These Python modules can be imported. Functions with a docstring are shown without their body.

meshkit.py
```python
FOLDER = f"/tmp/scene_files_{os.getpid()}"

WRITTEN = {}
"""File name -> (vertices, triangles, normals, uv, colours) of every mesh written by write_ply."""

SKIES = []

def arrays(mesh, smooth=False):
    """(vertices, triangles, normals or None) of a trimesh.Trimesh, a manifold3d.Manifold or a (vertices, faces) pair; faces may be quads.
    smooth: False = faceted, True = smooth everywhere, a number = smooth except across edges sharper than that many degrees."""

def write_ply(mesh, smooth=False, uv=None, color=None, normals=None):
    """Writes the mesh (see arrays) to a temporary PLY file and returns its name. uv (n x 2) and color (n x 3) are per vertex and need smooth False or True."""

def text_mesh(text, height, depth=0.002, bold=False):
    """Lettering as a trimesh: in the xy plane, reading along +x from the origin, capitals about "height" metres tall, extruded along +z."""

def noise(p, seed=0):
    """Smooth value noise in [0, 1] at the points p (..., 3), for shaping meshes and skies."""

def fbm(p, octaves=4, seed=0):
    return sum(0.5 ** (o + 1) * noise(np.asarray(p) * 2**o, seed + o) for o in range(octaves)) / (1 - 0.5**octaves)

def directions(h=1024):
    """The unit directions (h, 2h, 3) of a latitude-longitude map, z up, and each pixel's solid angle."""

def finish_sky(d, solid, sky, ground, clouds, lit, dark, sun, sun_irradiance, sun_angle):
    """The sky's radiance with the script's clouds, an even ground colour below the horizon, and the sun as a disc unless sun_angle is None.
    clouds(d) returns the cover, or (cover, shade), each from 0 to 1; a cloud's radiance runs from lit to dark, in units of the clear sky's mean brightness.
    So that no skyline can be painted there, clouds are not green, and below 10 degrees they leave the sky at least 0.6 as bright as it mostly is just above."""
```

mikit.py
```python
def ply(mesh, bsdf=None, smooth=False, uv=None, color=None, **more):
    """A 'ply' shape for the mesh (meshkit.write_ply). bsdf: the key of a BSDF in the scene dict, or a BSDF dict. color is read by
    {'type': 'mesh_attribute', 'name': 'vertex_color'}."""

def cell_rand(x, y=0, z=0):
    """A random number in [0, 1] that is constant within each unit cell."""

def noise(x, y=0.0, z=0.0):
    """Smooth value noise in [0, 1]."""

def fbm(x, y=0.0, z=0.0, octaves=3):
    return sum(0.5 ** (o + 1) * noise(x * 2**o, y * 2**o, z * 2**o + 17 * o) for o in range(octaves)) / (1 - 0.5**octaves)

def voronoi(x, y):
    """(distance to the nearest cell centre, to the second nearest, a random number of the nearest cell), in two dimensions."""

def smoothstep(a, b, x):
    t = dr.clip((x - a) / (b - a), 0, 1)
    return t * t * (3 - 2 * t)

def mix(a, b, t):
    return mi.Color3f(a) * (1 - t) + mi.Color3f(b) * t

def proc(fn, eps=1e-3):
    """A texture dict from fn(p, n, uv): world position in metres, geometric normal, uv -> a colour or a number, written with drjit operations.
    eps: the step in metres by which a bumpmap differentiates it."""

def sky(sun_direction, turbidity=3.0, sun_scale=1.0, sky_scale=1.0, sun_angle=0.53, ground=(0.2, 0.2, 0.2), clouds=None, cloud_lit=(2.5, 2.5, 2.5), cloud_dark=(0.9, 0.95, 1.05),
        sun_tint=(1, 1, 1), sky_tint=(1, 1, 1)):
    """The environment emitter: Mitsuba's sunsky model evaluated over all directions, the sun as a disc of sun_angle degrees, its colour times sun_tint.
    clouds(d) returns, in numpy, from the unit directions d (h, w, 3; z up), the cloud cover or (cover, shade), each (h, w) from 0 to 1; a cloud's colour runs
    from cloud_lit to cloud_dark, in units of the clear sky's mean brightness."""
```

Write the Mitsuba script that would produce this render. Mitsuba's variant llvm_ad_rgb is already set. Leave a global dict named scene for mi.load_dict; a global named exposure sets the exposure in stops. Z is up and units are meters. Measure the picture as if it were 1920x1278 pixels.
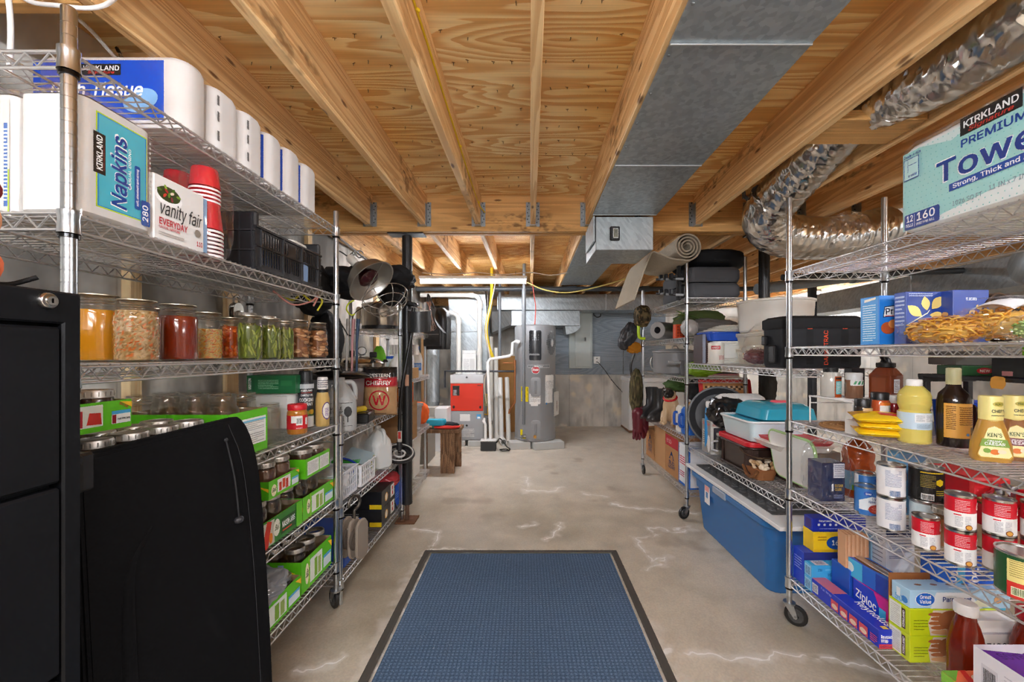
import math, random
import numpy as np, trimesh, mitsuba as mi, drjit as dr, mikit, meshkit
from shapely.geometry import Polygon
T = mi.ScalarTransform4f
random.seed(7)
rng = np.random.default_rng(7)
scene, labels = {}, {}
# ---------------------------------------------------------------- camera, lamps, exposure
F, CX, CY, EYE = 766.0, 985.0, 662.0, 1.28
scene['camera'] = {'type': 'perspective', 'fov': 2 * math.degrees(math.atan(960 / F)), 'fov_axis': 'x', 'near_clip': 0.05, 'far_clip': 60.0,
                   'to_world': T().look_at(origin=[0, 0, EYE], target=[0, 1, EYE], up=[0, 0, 1]),
                   'principal_point_offset_x': (960 - CX) / 1920.0, 'principal_point_offset_y': (639 - CY) / 1278.0}
exposure = 2.72
# shop lights: centre x, y, z, half length along x, half length along y, radiance
LAMPS = [(-0.60, 4.72, 2.095, 0.61, 0.0, 19.0), (-0.2, -0.55, 1.98, 0.61, 0.0, 27.0), (-0.2, -1.7, 1.98, 0.61, 0.0, 27.0), (2.75, 0.1, 2.08, 0.0, 0.61, 27.0), (4.15, 6.2, 2.12, 0.0, 0.4, 24.0)]
def W(px, py, y):
    """The point at depth y that stands at this place of the 1920 x 1278 frame."""
    return np.array([(px - CX) / F * y, y, EYE - (py - CY) / F * y])
# ---------------------------------------------------------------- colours and mesh building
def lin(c):
    if isinstance(c, str):
        c = [int(c[i:i + 2], 16) / 255 for i in (1, 3, 5)]
        if len(c) != 3: raise ValueError(c)
        return np.array([x / 12.92 if x < 0.04045 else ((x + 0.055) / 1.055) ** 2.4 for x in c])
    return np.asarray(c, float)
def nrm(v):
    v = np.asarray(v, float)
    return v / np.maximum(np.linalg.norm(v, axis=-1, keepdims=True), 1e-12)
class B:
    """Collects pieces of ONE part, each with its own colour and normals."""
    def __init__(s): s.v, s.f, s.n, s.c, s.k, s.cache = [], [], [], [], 0, {}
    def add(s, v, f, n, c):
        v = np.asarray(v, float); f = np.asarray(f, int)
        if not len(f): return s
        if f.shape[1] == 4: f = np.vstack([f[:, [0, 1, 2]], f[:, [0, 2, 3]]])
        c = lin(c)
        s.v.append(v); s.f.append(f + s.k); s.n.append(np.broadcast_to(n, v.shape)); s.c.append(np.broadcast_to(c, v.shape)); s.k += len(v)
        return s
    def tm(s, m, col, angle=35):
        """any trimesh"""
        if angle: m = trimesh.graph.smooth_shade(m, angle=math.radians(angle), facet_minarea=None)
        else:
            m = m.copy(); m.unmerge_vertices()
        v, f, n = meshkit.arrays(m, True)
        return s.add(v, f, n, col)
    def quad(s, a, b, c, d, col):
        a, b, c, d = (np.asarray(x, float) for x in (a, b, c, d))
        n = nrm(np.cross(b - a, d - a))
        return s.add([a, b, c, d], [[0, 1, 2, 3]], n, col)
    def box(s, c, size, col, ch=0.0, cols=None, rz=0.0, rx=0.0, ry=0.0):
        """box about c with chamfered edges; cols: colours of single faces ('+x', '-y', ...)"""
        h = np.asarray(size, float) / 2; ch = min(ch, 0.49 * 2 * min(h)); g = h - ch
        cols = cols or {}; R = rot(rx, ry, rz)
        def put(pts, col):
            p = np.array(pts) @ R.T + np.asarray(c, float)
            n = np.cross(p[1] - p[0], p[2] - p[0])
            if np.dot(n, p.mean(0) - np.asarray(c, float)) < 0: p = p[::-1]; n = -n
            s.add(p, [[0, 1, 2, 3]] if len(p) == 4 else [[0, 1, 2]], nrm(n), col)
        for ax in range(3):
            u, w = (ax + 1) % 3, (ax + 2) % 3
            for sg in (1, -1):
                q = []
                for a, b in ((-1, -1), (1, -1), (1, 1), (-1, 1)):
                    p = [0, 0, 0]; p[ax] = sg * h[ax]; p[u] = a * g[u]; p[w] = b * g[w]; q.append(p)
                put(q, cols.get(('+' if sg > 0 else '-') + 'xyz'[ax], col))
        if ch > 0:
            for ax in range(3):
                u, w = (ax + 1) % 3, (ax + 2) % 3
                for a in (1, -1):
                    for b in (1, -1):
                        q = []
                        for e, k in ((-1, 0), (1, 0), (1, 1), (-1, 1)):
                            p = [0, 0, 0]; p[ax] = e * g[ax]
                            p[u] = a * (h[u] if k == 0 else g[u]); p[w] = b * (g[w] if k == 0 else h[w]); q.append(p)
                        put(q, col)
            for a in (1, -1):
                for b in (1, -1):
                    for d in (1, -1):
                        sg = np.array([a, b, d]); put([sg * [h[0], g[1], g[2]], sg * [g[0], h[1], g[2]], sg * [g[0], g[1], h[2]]], col)
        return s
    def lathe(s, prof, col, c=(0, 0, 0), seg=24, M=None, flat=40, arc=None, sx=1.0, sy=1.0):
        """profile of (radius, z) turned about z; col: one colour or one per segment; M: 4 x 4 of the local frame; sx, sy squash it"""
        prof = np.asarray(prof, float); d = np.diff(prof, axis=0)
        nn = nrm(np.stack([d[:, 1], -d[:, 0]], 1))
        k = len(d); a0, a1 = arc or (0, 2 * math.pi)
        ang = np.linspace(a0, a1, seg + 1); cs, sn = np.cos(ang), np.sin(ang)
        single = isinstance(col, str) or np.ndim(col) == 1 and not isinstance(col[0], str)
        for i in range(k):
            if abs(d[i]).sum() < 1e-9: continue
            e = []
            for j, other in ((i, i - 1), (i + 1, i + 1)):
                n = nn[i]
                if 0 <= other < k and np.dot(nn[i], nn[other]) > math.cos(math.radians(flat)): n = nrm(nn[i] + nn[other])
                e.append(n)
            v = np.vstack([np.stack([prof[i + q, 0] * cs * sx, prof[i + q, 0] * sn * sy, np.full(seg + 1, prof[i + q, 1])], 1) for q in (0, 1)])
            n = nrm(np.vstack([np.stack([e[q][0] * cs / sx, e[q][0] * sn / sy, np.full(seg + 1, e[q][1])], 1) for q in (0, 1)]))
            j = np.arange(seg); f = np.stack([j, j + 1, j + seg + 2, j + seg + 1], 1)
            if prof[i, 0] < 1e-9: f = np.stack([j, j + seg + 2, j + seg + 1], 1)
            elif prof[i + 1, 0] < 1e-9: f = np.stack([j, j + 1, j + seg + 1], 1)
            if M is not None: v = v @ M[:3, :3].T + M[:3, 3]; n = n @ M[:3, :3].T
            s.add(v + np.asarray(c, float), f, n, col if single else col[i])
        return s
    def cyl(s, p0, p1, r, col, seg=16, r1=None, caps=True):
        p0, p1 = np.asarray(p0, float), np.asarray(p1, float); L = np.linalg.norm(p1 - p0); r1 = r if r1 is None else r1
        pr = [(r, 0), (r1, L)]
        if caps: pr = [(0, 0)] + pr + [(0, L)]
        return s.lathe(pr, col, seg=seg, M=frame(p0, p1 - p0))
    def tube(s, pts, r, col, sides=6, closed=False, caps=True):
        p = np.asarray(pts, float); n = len(p); r = np.broadcast_to(r, (n,))
        if closed: t = np.roll(p, -1, 0) - np.roll(p, 1, 0)
        else: t = np.gradient(p, axis=0)
        t = nrm(t); up = np.array([0.0, 0, 1]) if abs(t[0][2]) < 0.9 else np.array([1.0, 0, 0])
        a = np.zeros_like(p); x = nrm(np.cross(t[0], up))
        for i in range(n):
            x = nrm(x - t[i] * np.dot(x, t[i])); a[i] = x
        b = np.cross(t, a); g = np.arange(sides) * 2 * math.pi / sides
        nn = np.cos(g)[None, :, None] * a[:, None] + np.sin(g)[None, :, None] * b[:, None]
        v = p[:, None] + r[:, None, None] * nn
        i, j = np.meshgrid(np.arange(n if closed else n - 1), np.arange(sides), indexing='ij')
        i2 = (i + 1) % n
        f = np.stack([i * sides + j, i2 * sides + j, i2 * sides + (j + 1) % sides, i * sides + (j + 1) % sides], -1).reshape(-1, 4)
        f = f[:, ::-1]
        s.add(v.reshape(-1, 3), f, nn.reshape(-1, 3), col)
        if caps and not closed:
            for e, sg in ((0, -1), (n - 1, 1)):
                s.add(np.vstack([v[e], p[e]]), [[(q + 1) % sides, q, sides] if sg < 0 else [q, (q + 1) % sides, sides] for q in range(sides)], sg * t[e], col)
        return s
    def extr(s, pts, depth, col, M=None, angle=30):
        """polygon in xy extruded along z"""
        poly = pts if hasattr(pts, 'exterior') else Polygon(pts).buffer(0)
        m = trimesh.creation.extrude_polygon(poly, depth, engine='earcut')
        if M is not None: m.apply_transform(M)
        return s.tm(m, col, angle)
    def decal(s, items, face):
        """flat print: items from the functions below, face maps (u, v, lift) to points and normals"""
        for i, (v, f, col) in enumerate(items):
            p, n = face(v[:, 0], v[:, 1], 0.0004 + 0.00022 * i, f)
            if isinstance(p, tuple): p, f = p
            s.add(p, f, n, col)
        return s
    def ply(s, mat):
        if mat not in s.cache:
            v, f, n, c = np.vstack(s.v), np.vstack(s.f), np.vstack(s.n), np.vstack(s.c)
            path = meshkit.write_ply((v, f), False, None, None if mat in PLAIN else c, normals=n)
            s.cache[mat] = {'type': 'ply', 'filename': path, 'face_normals': False, 'bsdf': {'type': 'ref', 'id': mat}}
        return s.cache[mat]
def rot(rx=0, ry=0, rz=0):
    a, b, c = (math.radians(x) for x in (rx, ry, rz))
    X = np.array([[1, 0, 0], [0, math.cos(a), -math.sin(a)], [0, math.sin(a), math.cos(a)]])
    Y = np.array([[math.cos(b), 0, math.sin(b)], [0, 1, 0], [-math.sin(b), 0, math.cos(b)]])
    Z = np.array([[math.cos(c), -math.sin(c), 0], [math.sin(c), math.cos(c), 0], [0, 0, 1]])
    return Z @ Y @ X
def xf(x=0, y=0, z=0, rz=0, rx=0, ry=0, s=1.0):
    M = np.eye(4); M[:3, :3] = rot(rx, ry, rz) * s; M[:3, 3] = (x, y, z)
    return M
def frame(p, d):
    d = nrm(d); u = nrm(np.cross([0, 1.0, 0] if abs(d[1]) < 0.9 else [1.0, 0, 0], d)); M = np.eye(4)
    M[:3, 0], M[:3, 1], M[:3, 2], M[:3, 3] = u, np.cross(d, u), d, p
    return M
# ---------------------------------------------------------------- flat print
_text = {}
def glyphs(text, bold):
    if (text, bold) not in _text:
        m = meshkit.text_mesh(text, 1.0, 0.1, bold)
        keep = m.face_normals[:, 2] > 0.5
        f = m.faces[keep]; use, inv = np.unique(f, return_inverse=True)
        _text[(text, bold)] = (np.array(m.vertices[use][:, :2]), inv.reshape(-1, 3))
    return _text[(text, bold)]
def R_(x0, y0, x1, y1, col): return (np.array([[x0, y0], [x1, y0], [x1, y1], [x0, y1]], float), np.array([[0, 1, 2], [0, 2, 3]]), col)
def E_(cx, cy, rx, ry, col, n=20, a0=0.0):
    a = np.arange(n) * 2 * math.pi / n
    e = np.stack([rx * np.cos(a), ry * np.sin(a)], 1); c, q = math.cos(a0), math.sin(a0)
    return (np.vstack([e @ np.array([[c, q], [-q, c]]) + [cx, cy], [[cx, cy]]]), np.array([[i, (i + 1) % n, n] for i in range(n)]), col)
def P_(pts, col):
    v, f = trimesh.creation.triangulate_polygon(Polygon(pts).buffer(0), engine='earcut')
    return (np.asarray(v, float), np.asarray(f), col)
def T_(x, y, h, text, col, rot=0, bold=True, w=None, slant=0.0, anchor='l'):
    """text from (x, y), capitals h high, turned by rot degrees, squeezed to width w if given"""
    v, f = glyphs(text, bold); v = v * h
    wid = v[:, 0].max()
    if w is not None: v = v * [w / wid, 1]; wid = w
    v = v + np.stack([v[:, 1] * slant, 0 * v[:, 1]], 1)
    if anchor == 'c': v = v - [wid / 2, 0]
    c, q = math.cos(math.radians(rot)), math.sin(math.radians(rot))
    return (v @ np.array([[c, q], [-q, c]]) + [x, y], f, col)
def LN(x0, y0, x1, y1, n, col, fill=0.45, seed=1):
    """fine print too small to read: n rows of bars"""
    r = random.Random(seed); v, f = [], []
    dy = (y1 - y0) / n
    for i in range(n):
        y = y1 - (i + 1) * dy + dy * 0.25; xe = x0 + (x1 - x0) * r.uniform(0.7, 1.0) if i % 4 == 3 else x1
        k = len(v); v += [[x0, y], [xe, y], [xe, y + dy * fill], [x0, y + dy * fill]]; f += [[k, k + 1, k + 2], [k, k + 2, k + 3]]
    return (np.array(v, float), np.array(f), col)
def BC(x0, y0, x1, y1, col='#1a1a1a', seed=3):
    r = random.Random(seed); v, f = [], []; x = x0
    while x < x1:
        w = (x1 - x0) * r.choice((0.015, 0.03, 0.045))
        k = len(v); v += [[x, y0], [x + w, y0], [x + w, y1], [x, y1]]; f += [[k, k + 1, k + 2], [k, k + 2, k + 3]]; x += w + (x1 - x0) * r.choice((0.02, 0.035))
    return (np.array(v, float), np.array(f), col)
def plane(o, u, v, n):
    o, u, v, n = (np.asarray(x, float) for x in (o, u, v, n))
    return lambda a, b, lift, f: (o + np.outer(a, u) + np.outer(b, v) + n * lift, n)
def bface(size, face, c=None):
    """a side of a box that stands on z = 0 (or about c), seen from outside: u to the right, v up, from the lower left corner, metres"""
    w, d, h = size; o = np.array([0, 0, h / 2]) if c is None else np.asarray(c, float)
    return {'-y': plane(o + [-w / 2, -d / 2, -h / 2], [1, 0, 0], [0, 0, 1], [0, -1, 0]), '+y': plane(o + [w / 2, d / 2, -h / 2], [-1, 0, 0], [0, 0, 1], [0, 1, 0]),
            '+x': plane(o + [w / 2, -d / 2, -h / 2], [0, 1, 0], [0, 0, 1], [1, 0, 0]), '-x': plane(o + [-w / 2, d / 2, -h / 2], [0, -1, 0], [0, 0, 1], [-1, 0, 0]),
            '+z': plane(o + [-w / 2, -d / 2, h / 2], [1, 0, 0], [0, 1, 0], [0, 0, 1])}[face]
def wrap(rfun, a0, c=(0, 0, 0)):
    """round a turned thing: u = arc length from the angle a0 (degrees), v = height"""
    rf = rfun if callable(rfun) else (lambda z: np.full(np.shape(z), float(rfun)))
    def face(a, b, lift, f):
        v2, f2 = trimesh.remesh.subdivide_to_size(np.stack([a, b, 0 * a], 1), f, max(0.006, 0.22 * float(np.max(rf(b)))), max_iter=12)
        r = rf(v2[:, 1]); g = math.radians(a0) + v2[:, 0] / float(np.max(rf(np.array(b)))) 
        n = np.stack([np.cos(g), np.sin(g), 0 * g], 1)
        return (np.asarray(c, float) + n * (r + lift + 0.0003)[:, None] + np.stack([0 * g, 0 * g, v2[:, 1]], 1), f2), n
    return face
# ---------------------------------------------------------------- entries of the scene
_count = {}
def num(name):
    k = _count.get(name, -1) + 1; _count[name] = k
    return name if k == 0 else f'{name}_{k:03d}'
def lab(key, label=None, cat=None, group=None, kind=None):
    d = {k: v for k, v in (('label', label), ('category', cat), ('group', group), ('kind', kind)) if v}
    if d: labels[key] = {**labels.get(key, {}), **d}
def thing(name, label, cat, group=None, kind=None):
    key = num(name); lab(key, label, cat, group, kind)
    return key
def part(parent, name, b, mat, M=None, label=None, kind=None, **more):
    key = num(f'{parent}__{name}'); d = dict(b.ply(mat), **more)
    if M is not None: d['to_world'] = T(M)
    scene[key] = d; lab(key, label, None, None, kind)
    return key
def solo(name, b, mat, label=None, cat=None, group=None, kind=None, M=None, **more):
    key = num(name); d = dict(b.ply(mat), **more)
    if M is not None: d['to_world'] = T(M)
    scene[key] = d; lab(key, label, cat, group, kind)
    return key
def item(name, parts, M, label, cat, group=None):
    """a thing from a list of (part name, B, material[, part label[, list of sub-parts]])"""
    key = thing(name, label, cat, group)
    for p in parts:
        k = part(key, p[0], p[1], p[2], M, p[3] if len(p) > 3 else None)
        for q in (p[4] if len(p) > 4 else ()): part(k, q[0], q[1], q[2], M, q[3] if len(q) > 3 else None)
    return key
# ---------------------------------------------------------------- materials
VC = {'type': 'mesh_attribute', 'name': 'vertex_color'}
def P(rough, metallic=0.0, base=VC, spec=0.5, **k): return {'type': 'twosided', 'b': {'type': 'principled', 'base_color': base, 'roughness': rough, 'metallic': metallic, 'specular': spec, **k}}
scene['matte'] = P(0.75, spec=0.25)
scene['satin'] = P(0.38)
scene['gloss'] = P(0.13)
scene['metal'] = P(0.2, 1.0)
scene['dullmetal'] = P(0.42, 1.0)
scene['glass'] = {'type': 'thindielectric', 'int_ior': 1.6, 'specular_transmittance': {'type': 'rgb', 'value': [0.86, 0.85, 0.82]}}
scene['thickglass'] = {'type': 'dielectric', 'int_ior': 1.5}
scene['chromewire'] = P(0.3, 0.9)
scene['film'] = {'type': 'thindielectric', 'int_ior': 1.5}
PLAIN = {'glass', 'thickglass', 'film', 'plywood', 'joistwood', 'beamwood', 'pine', 'floorconcrete', 'wallconcrete', 'galvanized', 'matpile', 'foil', 'greyplywood', 'felt', 'oldwood', 'carpetback'}
noise, fbm, mix, smoothstep = mikit.noise, mikit.fbm, mikit.mix, mikit.smoothstep
def c3(h): return mi.Color3f(*[float(x) for x in lin(h)])
def stripes(t, sharp=0.75):
    q = t - dr.floor(t)
    return smoothstep(0.15, sharp, q) * (1 - smoothstep(0.93, 1.0, q))
def fn_ply(p, n, uv):
    x, y = p.x, p.y; sheet = dr.floor((y + 6.1) / 1.22)
    t = noise(x * 1.1 + sheet * 7.3, y * 6.5, sheet) * 8.0 + fbm(x * 2.2, y * 26, 3.0, octaves=2) * 1.3
    g = stripes(t)
    fine = noise(x * 5, y * 220, 1.0)
    c = mix(c3('#ecd29c'), c3('#cf9d5a'), g * 0.85)
    c = c * (0.93 + 0.14 * fine)
    big = fbm(x * 1.3 + 4, y * 1.6, sheet, octaves=3)
    c = c * mix(c3('#ffffff'), c3('#f0dcb8'), smoothstep(0.35, 0.75, big))
    d, _, r = mikit.voronoi(x * 1.1 + 3.3 * sheet, y * 1.9)
    knot = (1 - smoothstep(0.018, 0.05, d)) * dr.select(r > 0.72, 1.0, 0.0)
    return mix(c, c3('#6b3d1c'), knot * 0.85)
def longgrain(a, b, l, seed, lo, hi, dark):
    t = noise(a * 14 + seed * 3.1, b * 14 + seed, l * 0.55) * 7 + noise(a * 90, b * 90, l * 2.0) * 0.8
    c = mix(c3(hi), c3(lo), stripes(t) * 0.7) * (0.92 + 0.16 * noise(a * 300, b * 300, l * 5))
    stain = smoothstep(0.56, 0.74, fbm(a * 7 + seed * 5, b * 7, l * 1.6, octaves=3)) * smoothstep(0.45, 0.7, fbm(a * 30, b * 30 + seed, l * 16, octaves=3))
    c = mix(c, c3(dark), stain * 0.75)
    d, _, r = mikit.voronoi(l * 2.6 + seed * 1.7, (a + b) * 9 + seed * 2.3)
    knot = (1 - smoothstep(0.03, 0.10, d)) * dr.select(r > 0.72, 1.0, 0.0)
    return mix(c, c3('#5a3016'), knot * 0.8)
def fn_joist(p, n, uv): return longgrain(p.x, p.z, p.y, dr.floor(p.x / 0.406 + 0.4), '#c4945c', '#e6c18c', '#7a5632')
def fn_beam(p, n, uv): return longgrain(p.y, p.z, p.x, dr.floor(p.y * 11), '#b5854c', '#cf9f62', '#64421f')
def fn_old(p, n, uv):
    t = noise(p.x * 60, p.y * 60, p.z * 3) * 3
    return mix(mix(c3('#8d6c50'), c3('#5d422d'), stripes(t)), c3('#a58a70'), smoothstep(0.55, 0.8, fbm(p.x * 30, p.y * 30, p.z * 8, octaves=3)))
CRACKS = []
def fn_floor(p, n, uv):
    x, y = p.x, p.y
    a = fbm(x * 1.3, y * 1.3, 2.0, octaves=5); b = fbm(x * 7, y * 7, 5.0, octaves=4); f = noise(x * 160, y * 160)
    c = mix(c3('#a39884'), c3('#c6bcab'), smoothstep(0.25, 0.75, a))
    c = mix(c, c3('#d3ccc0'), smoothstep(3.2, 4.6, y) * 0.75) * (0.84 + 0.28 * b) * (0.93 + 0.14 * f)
    c = mix(c, c3('#8a7a66'), smoothstep(0.66, 0.82, fbm(x * 3.1 + 9, y * 3.1, 1.0, octaves=4)) * 0.4)
    wx = x + 0.10 * (fbm(x * 14, y * 14, 7.0, octaves=3) - 0.5); wy = y + 0.10 * (fbm(x * 14, y * 14, 19.0, octaves=3) - 0.5)
    m = mi.Float(0.0)
    for x0, y0, x1, y1, w in CRACKS:
        ex, ey = x1 - x0, y1 - y0
        t = dr.clip(((wx - x0) * ex + (wy - y0) * ey) / (ex * ex + ey * ey), 0, 1)
        d = dr.sqrt(dr.square(wx - x0 - t * ex) + dr.square(wy - y0 - t * ey))
        m = dr.maximum(m, 1 - smoothstep(w * 0.25, w, d)); m = dr.maximum(m, 0.35 * (1 - smoothstep(w, w * 4.5, d)))
    return mix(c, c3('#ece8e2'), m * smoothstep(0.15, 0.5, fbm(x * 18, y * 18, 3.0, octaves=3)))
def fn_wall(p, n, uv):
    s = p.x + p.y; z = p.z
    a = fbm(s * 1.7, z * 1.7, 1.0, octaves=5); b = fbm(s * 9, z * 5, 4.0, octaves=4)
    c = mix(c3('#b5b3ad'), c3('#dedad2'), smoothstep(0.3, 0.7, a)) * (0.82 + 0.34 * b)
    streak = smoothstep(0.5, 0.78, fbm(s * 6, z * 2.6, 8.0, octaves=4))
    c = mix(c, c3('#5f5b54'), streak * 0.4)
    pale = smoothstep(0.6, 0.78, fbm(s * 3.5 + 3, z * 3.5, 12.0, octaves=4))
    c = mix(c, c3('#e6dac4'), pale * 0.8)
    q = s / 0.61; e = dr.abs(q - dr.floor(q + 0.5)) * 0.61
    c = mix(c, c * (0.4 + 0.75 * smoothstep(0.3, 0.7, fbm(s * 5, z * 2.2, 30.0, octaves=5))) , dr.select(p.x < -1.5, 1.0, 0.0))  # the left wall is old, darker concrete
    return mix(c, c3('#54514b'), (1 - smoothstep(0.002, 0.006, e)) * 0.4)
def fn_galv(p, n, uv):
    d, e, r = mikit.voronoi((p.x + 0.6 * p.z) * 60, (p.y + 0.45 * p.z) * 60)
    return mix(c3('#8e969a'), c3('#bdc4c7'), r * 0.5 + 0.5 * fbm(p.x * 3, p.y * 3, p.z * 3, octaves=3))
def fn_mat(p, n, uv):
    x, y = p.x, p.y
    rib = 0.5 - 0.5 * dr.cos(x * (2 * math.pi / 0.0175)); row = 0.5 - 0.5 * dr.cos(y * (2 * math.pi / 0.0175))
    f = noise(x * 420, y * 420); big = fbm(x * 2.5, y * 2.5, 2.0, octaves=3)
    c = mix(c3('#213852'), c3('#7187a3'), 0.1 + 0.5 * rib * row + 0.45 * f) * (0.85 + 0.3 * big)
    sp = dr.select(noise(x * 260 + 5, y * 260) > 0.955, 1.0, 0.0) * dr.select(noise(x * 55, y * 55, 3.0) > 0.55, 1.0, 0.0)
    return mix(c, c3('#d5d8d8'), sp * 0.6)
def fn_matbump(p, n, uv): return 0.5 * dr.cos(p.x * (2 * math.pi / 0.0175)) * dr.cos(p.y * (2 * math.pi / 0.0175))
def fn_greyply(p, n, uv):
    t = noise(p.x * 1.2, p.z * 6.0, 2.0) * 8 + fbm(p.x * 2, p.z * 26, 3.0, octaves=2) * 1.2
    return mix(c3('#8a959f'), c3('#7b8690'), stripes(t)) * (0.85 + 0.3 * fbm(p.x * 2, p.z * 2, octaves=3))
def fn_felt(p, n, uv): return mix(c3('#050506'), c3('#0e0e11'), noise(p.x * 300, p.y * 300, p.z * 300)) 
def fn_carpet(p, n, uv): return mix(c3('#8f8473'), c3('#b8ad9b'), noise(p.x * 260, p.y * 260, p.z * 260) * 0.6 + 0.4 * fbm(p.x * 6, p.y * 6, p.z * 6, octaves=3))
def tex(fn, rough, metallic=0.0, spec=0.4, **k): return P(rough, metallic, mikit.proc(fn), spec, **k)
scene['plywood'] = tex(fn_ply, 0.6, spec=0.3)
scene['joistwood'] = tex(fn_joist, 0.6, spec=0.3)
scene['beamwood'] = tex(fn_beam, 0.6, spec=0.3)
scene['pine'] = tex(lambda p, n, uv: longgrain(p.x, p.y, p.z, dr.floor(p.y * 3), '#cfa878', '#e6cda0', '#94683c'), 0.7, spec=0.2)
scene['blackpaint'] = P(0.45, spec=0.2)
scene['oldwood'] = tex(fn_old, 0.7, spec=0.3)
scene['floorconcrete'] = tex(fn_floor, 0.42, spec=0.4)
scene['wallconcrete'] = tex(fn_wall, 0.85, spec=0.2)
scene['galvanized'] = tex(fn_galv, 0.42, 0.8)
scene['foil'] = P(0.16, 1.0, {'type': 'rgb', 'value': [0.72, 0.7, 0.67]})
scene['greyplywood'] = tex(fn_greyply, 0.5)
scene['felt'] = tex(fn_felt, 0.85, spec=0.12, sheen=0.12)
scene['carpetback'] = tex(fn_carpet, 0.9, spec=0.1)
scene['matpile'] = {'type': 'twosided', 'b': {'type': 'bumpmap', 'arbitrary': mikit.proc(fn_matbump, eps=1e-3), 'scale': 0.007,
                    'b': {'type': 'principled', 'base_color': mikit.proc(fn_mat), 'roughness': 0.9, 'specular': 0.15}}}
def fl(px, py):
    s = (py - CY) / EYE
    return (px - CX) / s, F / s
def crack(pts, w):
    q = [fl(*p) for p in pts]
    for a, b in zip(q[:-1], q[1:]): CRACKS.append((a[0], a[1], b[0], b[1], w))
crack([(1217, 1187), (1251, 1224), (1326, 1230), (1422, 1237), (1451, 1224), (1480, 1228), (1540, 1236), (1620, 1243), (1690, 1275)], 0.011)
crack([(1297, 989), (1263, 995), (1217, 987), (1238, 1003), (1188, 1007), (1217, 1037), (1226, 1053), (1250, 1045), (1238, 1062), (1205, 1066)], 0.010)
crack([(776, 991), (817, 995), (821, 1011), (809, 1028), (800, 1037), (780, 1080)], 0.012)
crack([(809, 1030), (859, 1030), (900, 1033)], 0.01)
crack([(1051, 980), (1048, 992), (1038, 1003), (1016, 1010)], 0.011)
crack([(988, 895), (985, 921), (1042, 920), (1050, 915)], 0.016)
crack([(1095, 924), (1134, 930)], 0.016); crack([(1150, 942), (1180, 952), (1265, 957), (1310, 962)], 0.014)
crack([(976, 985), (1000, 982)], 0.014)
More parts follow.
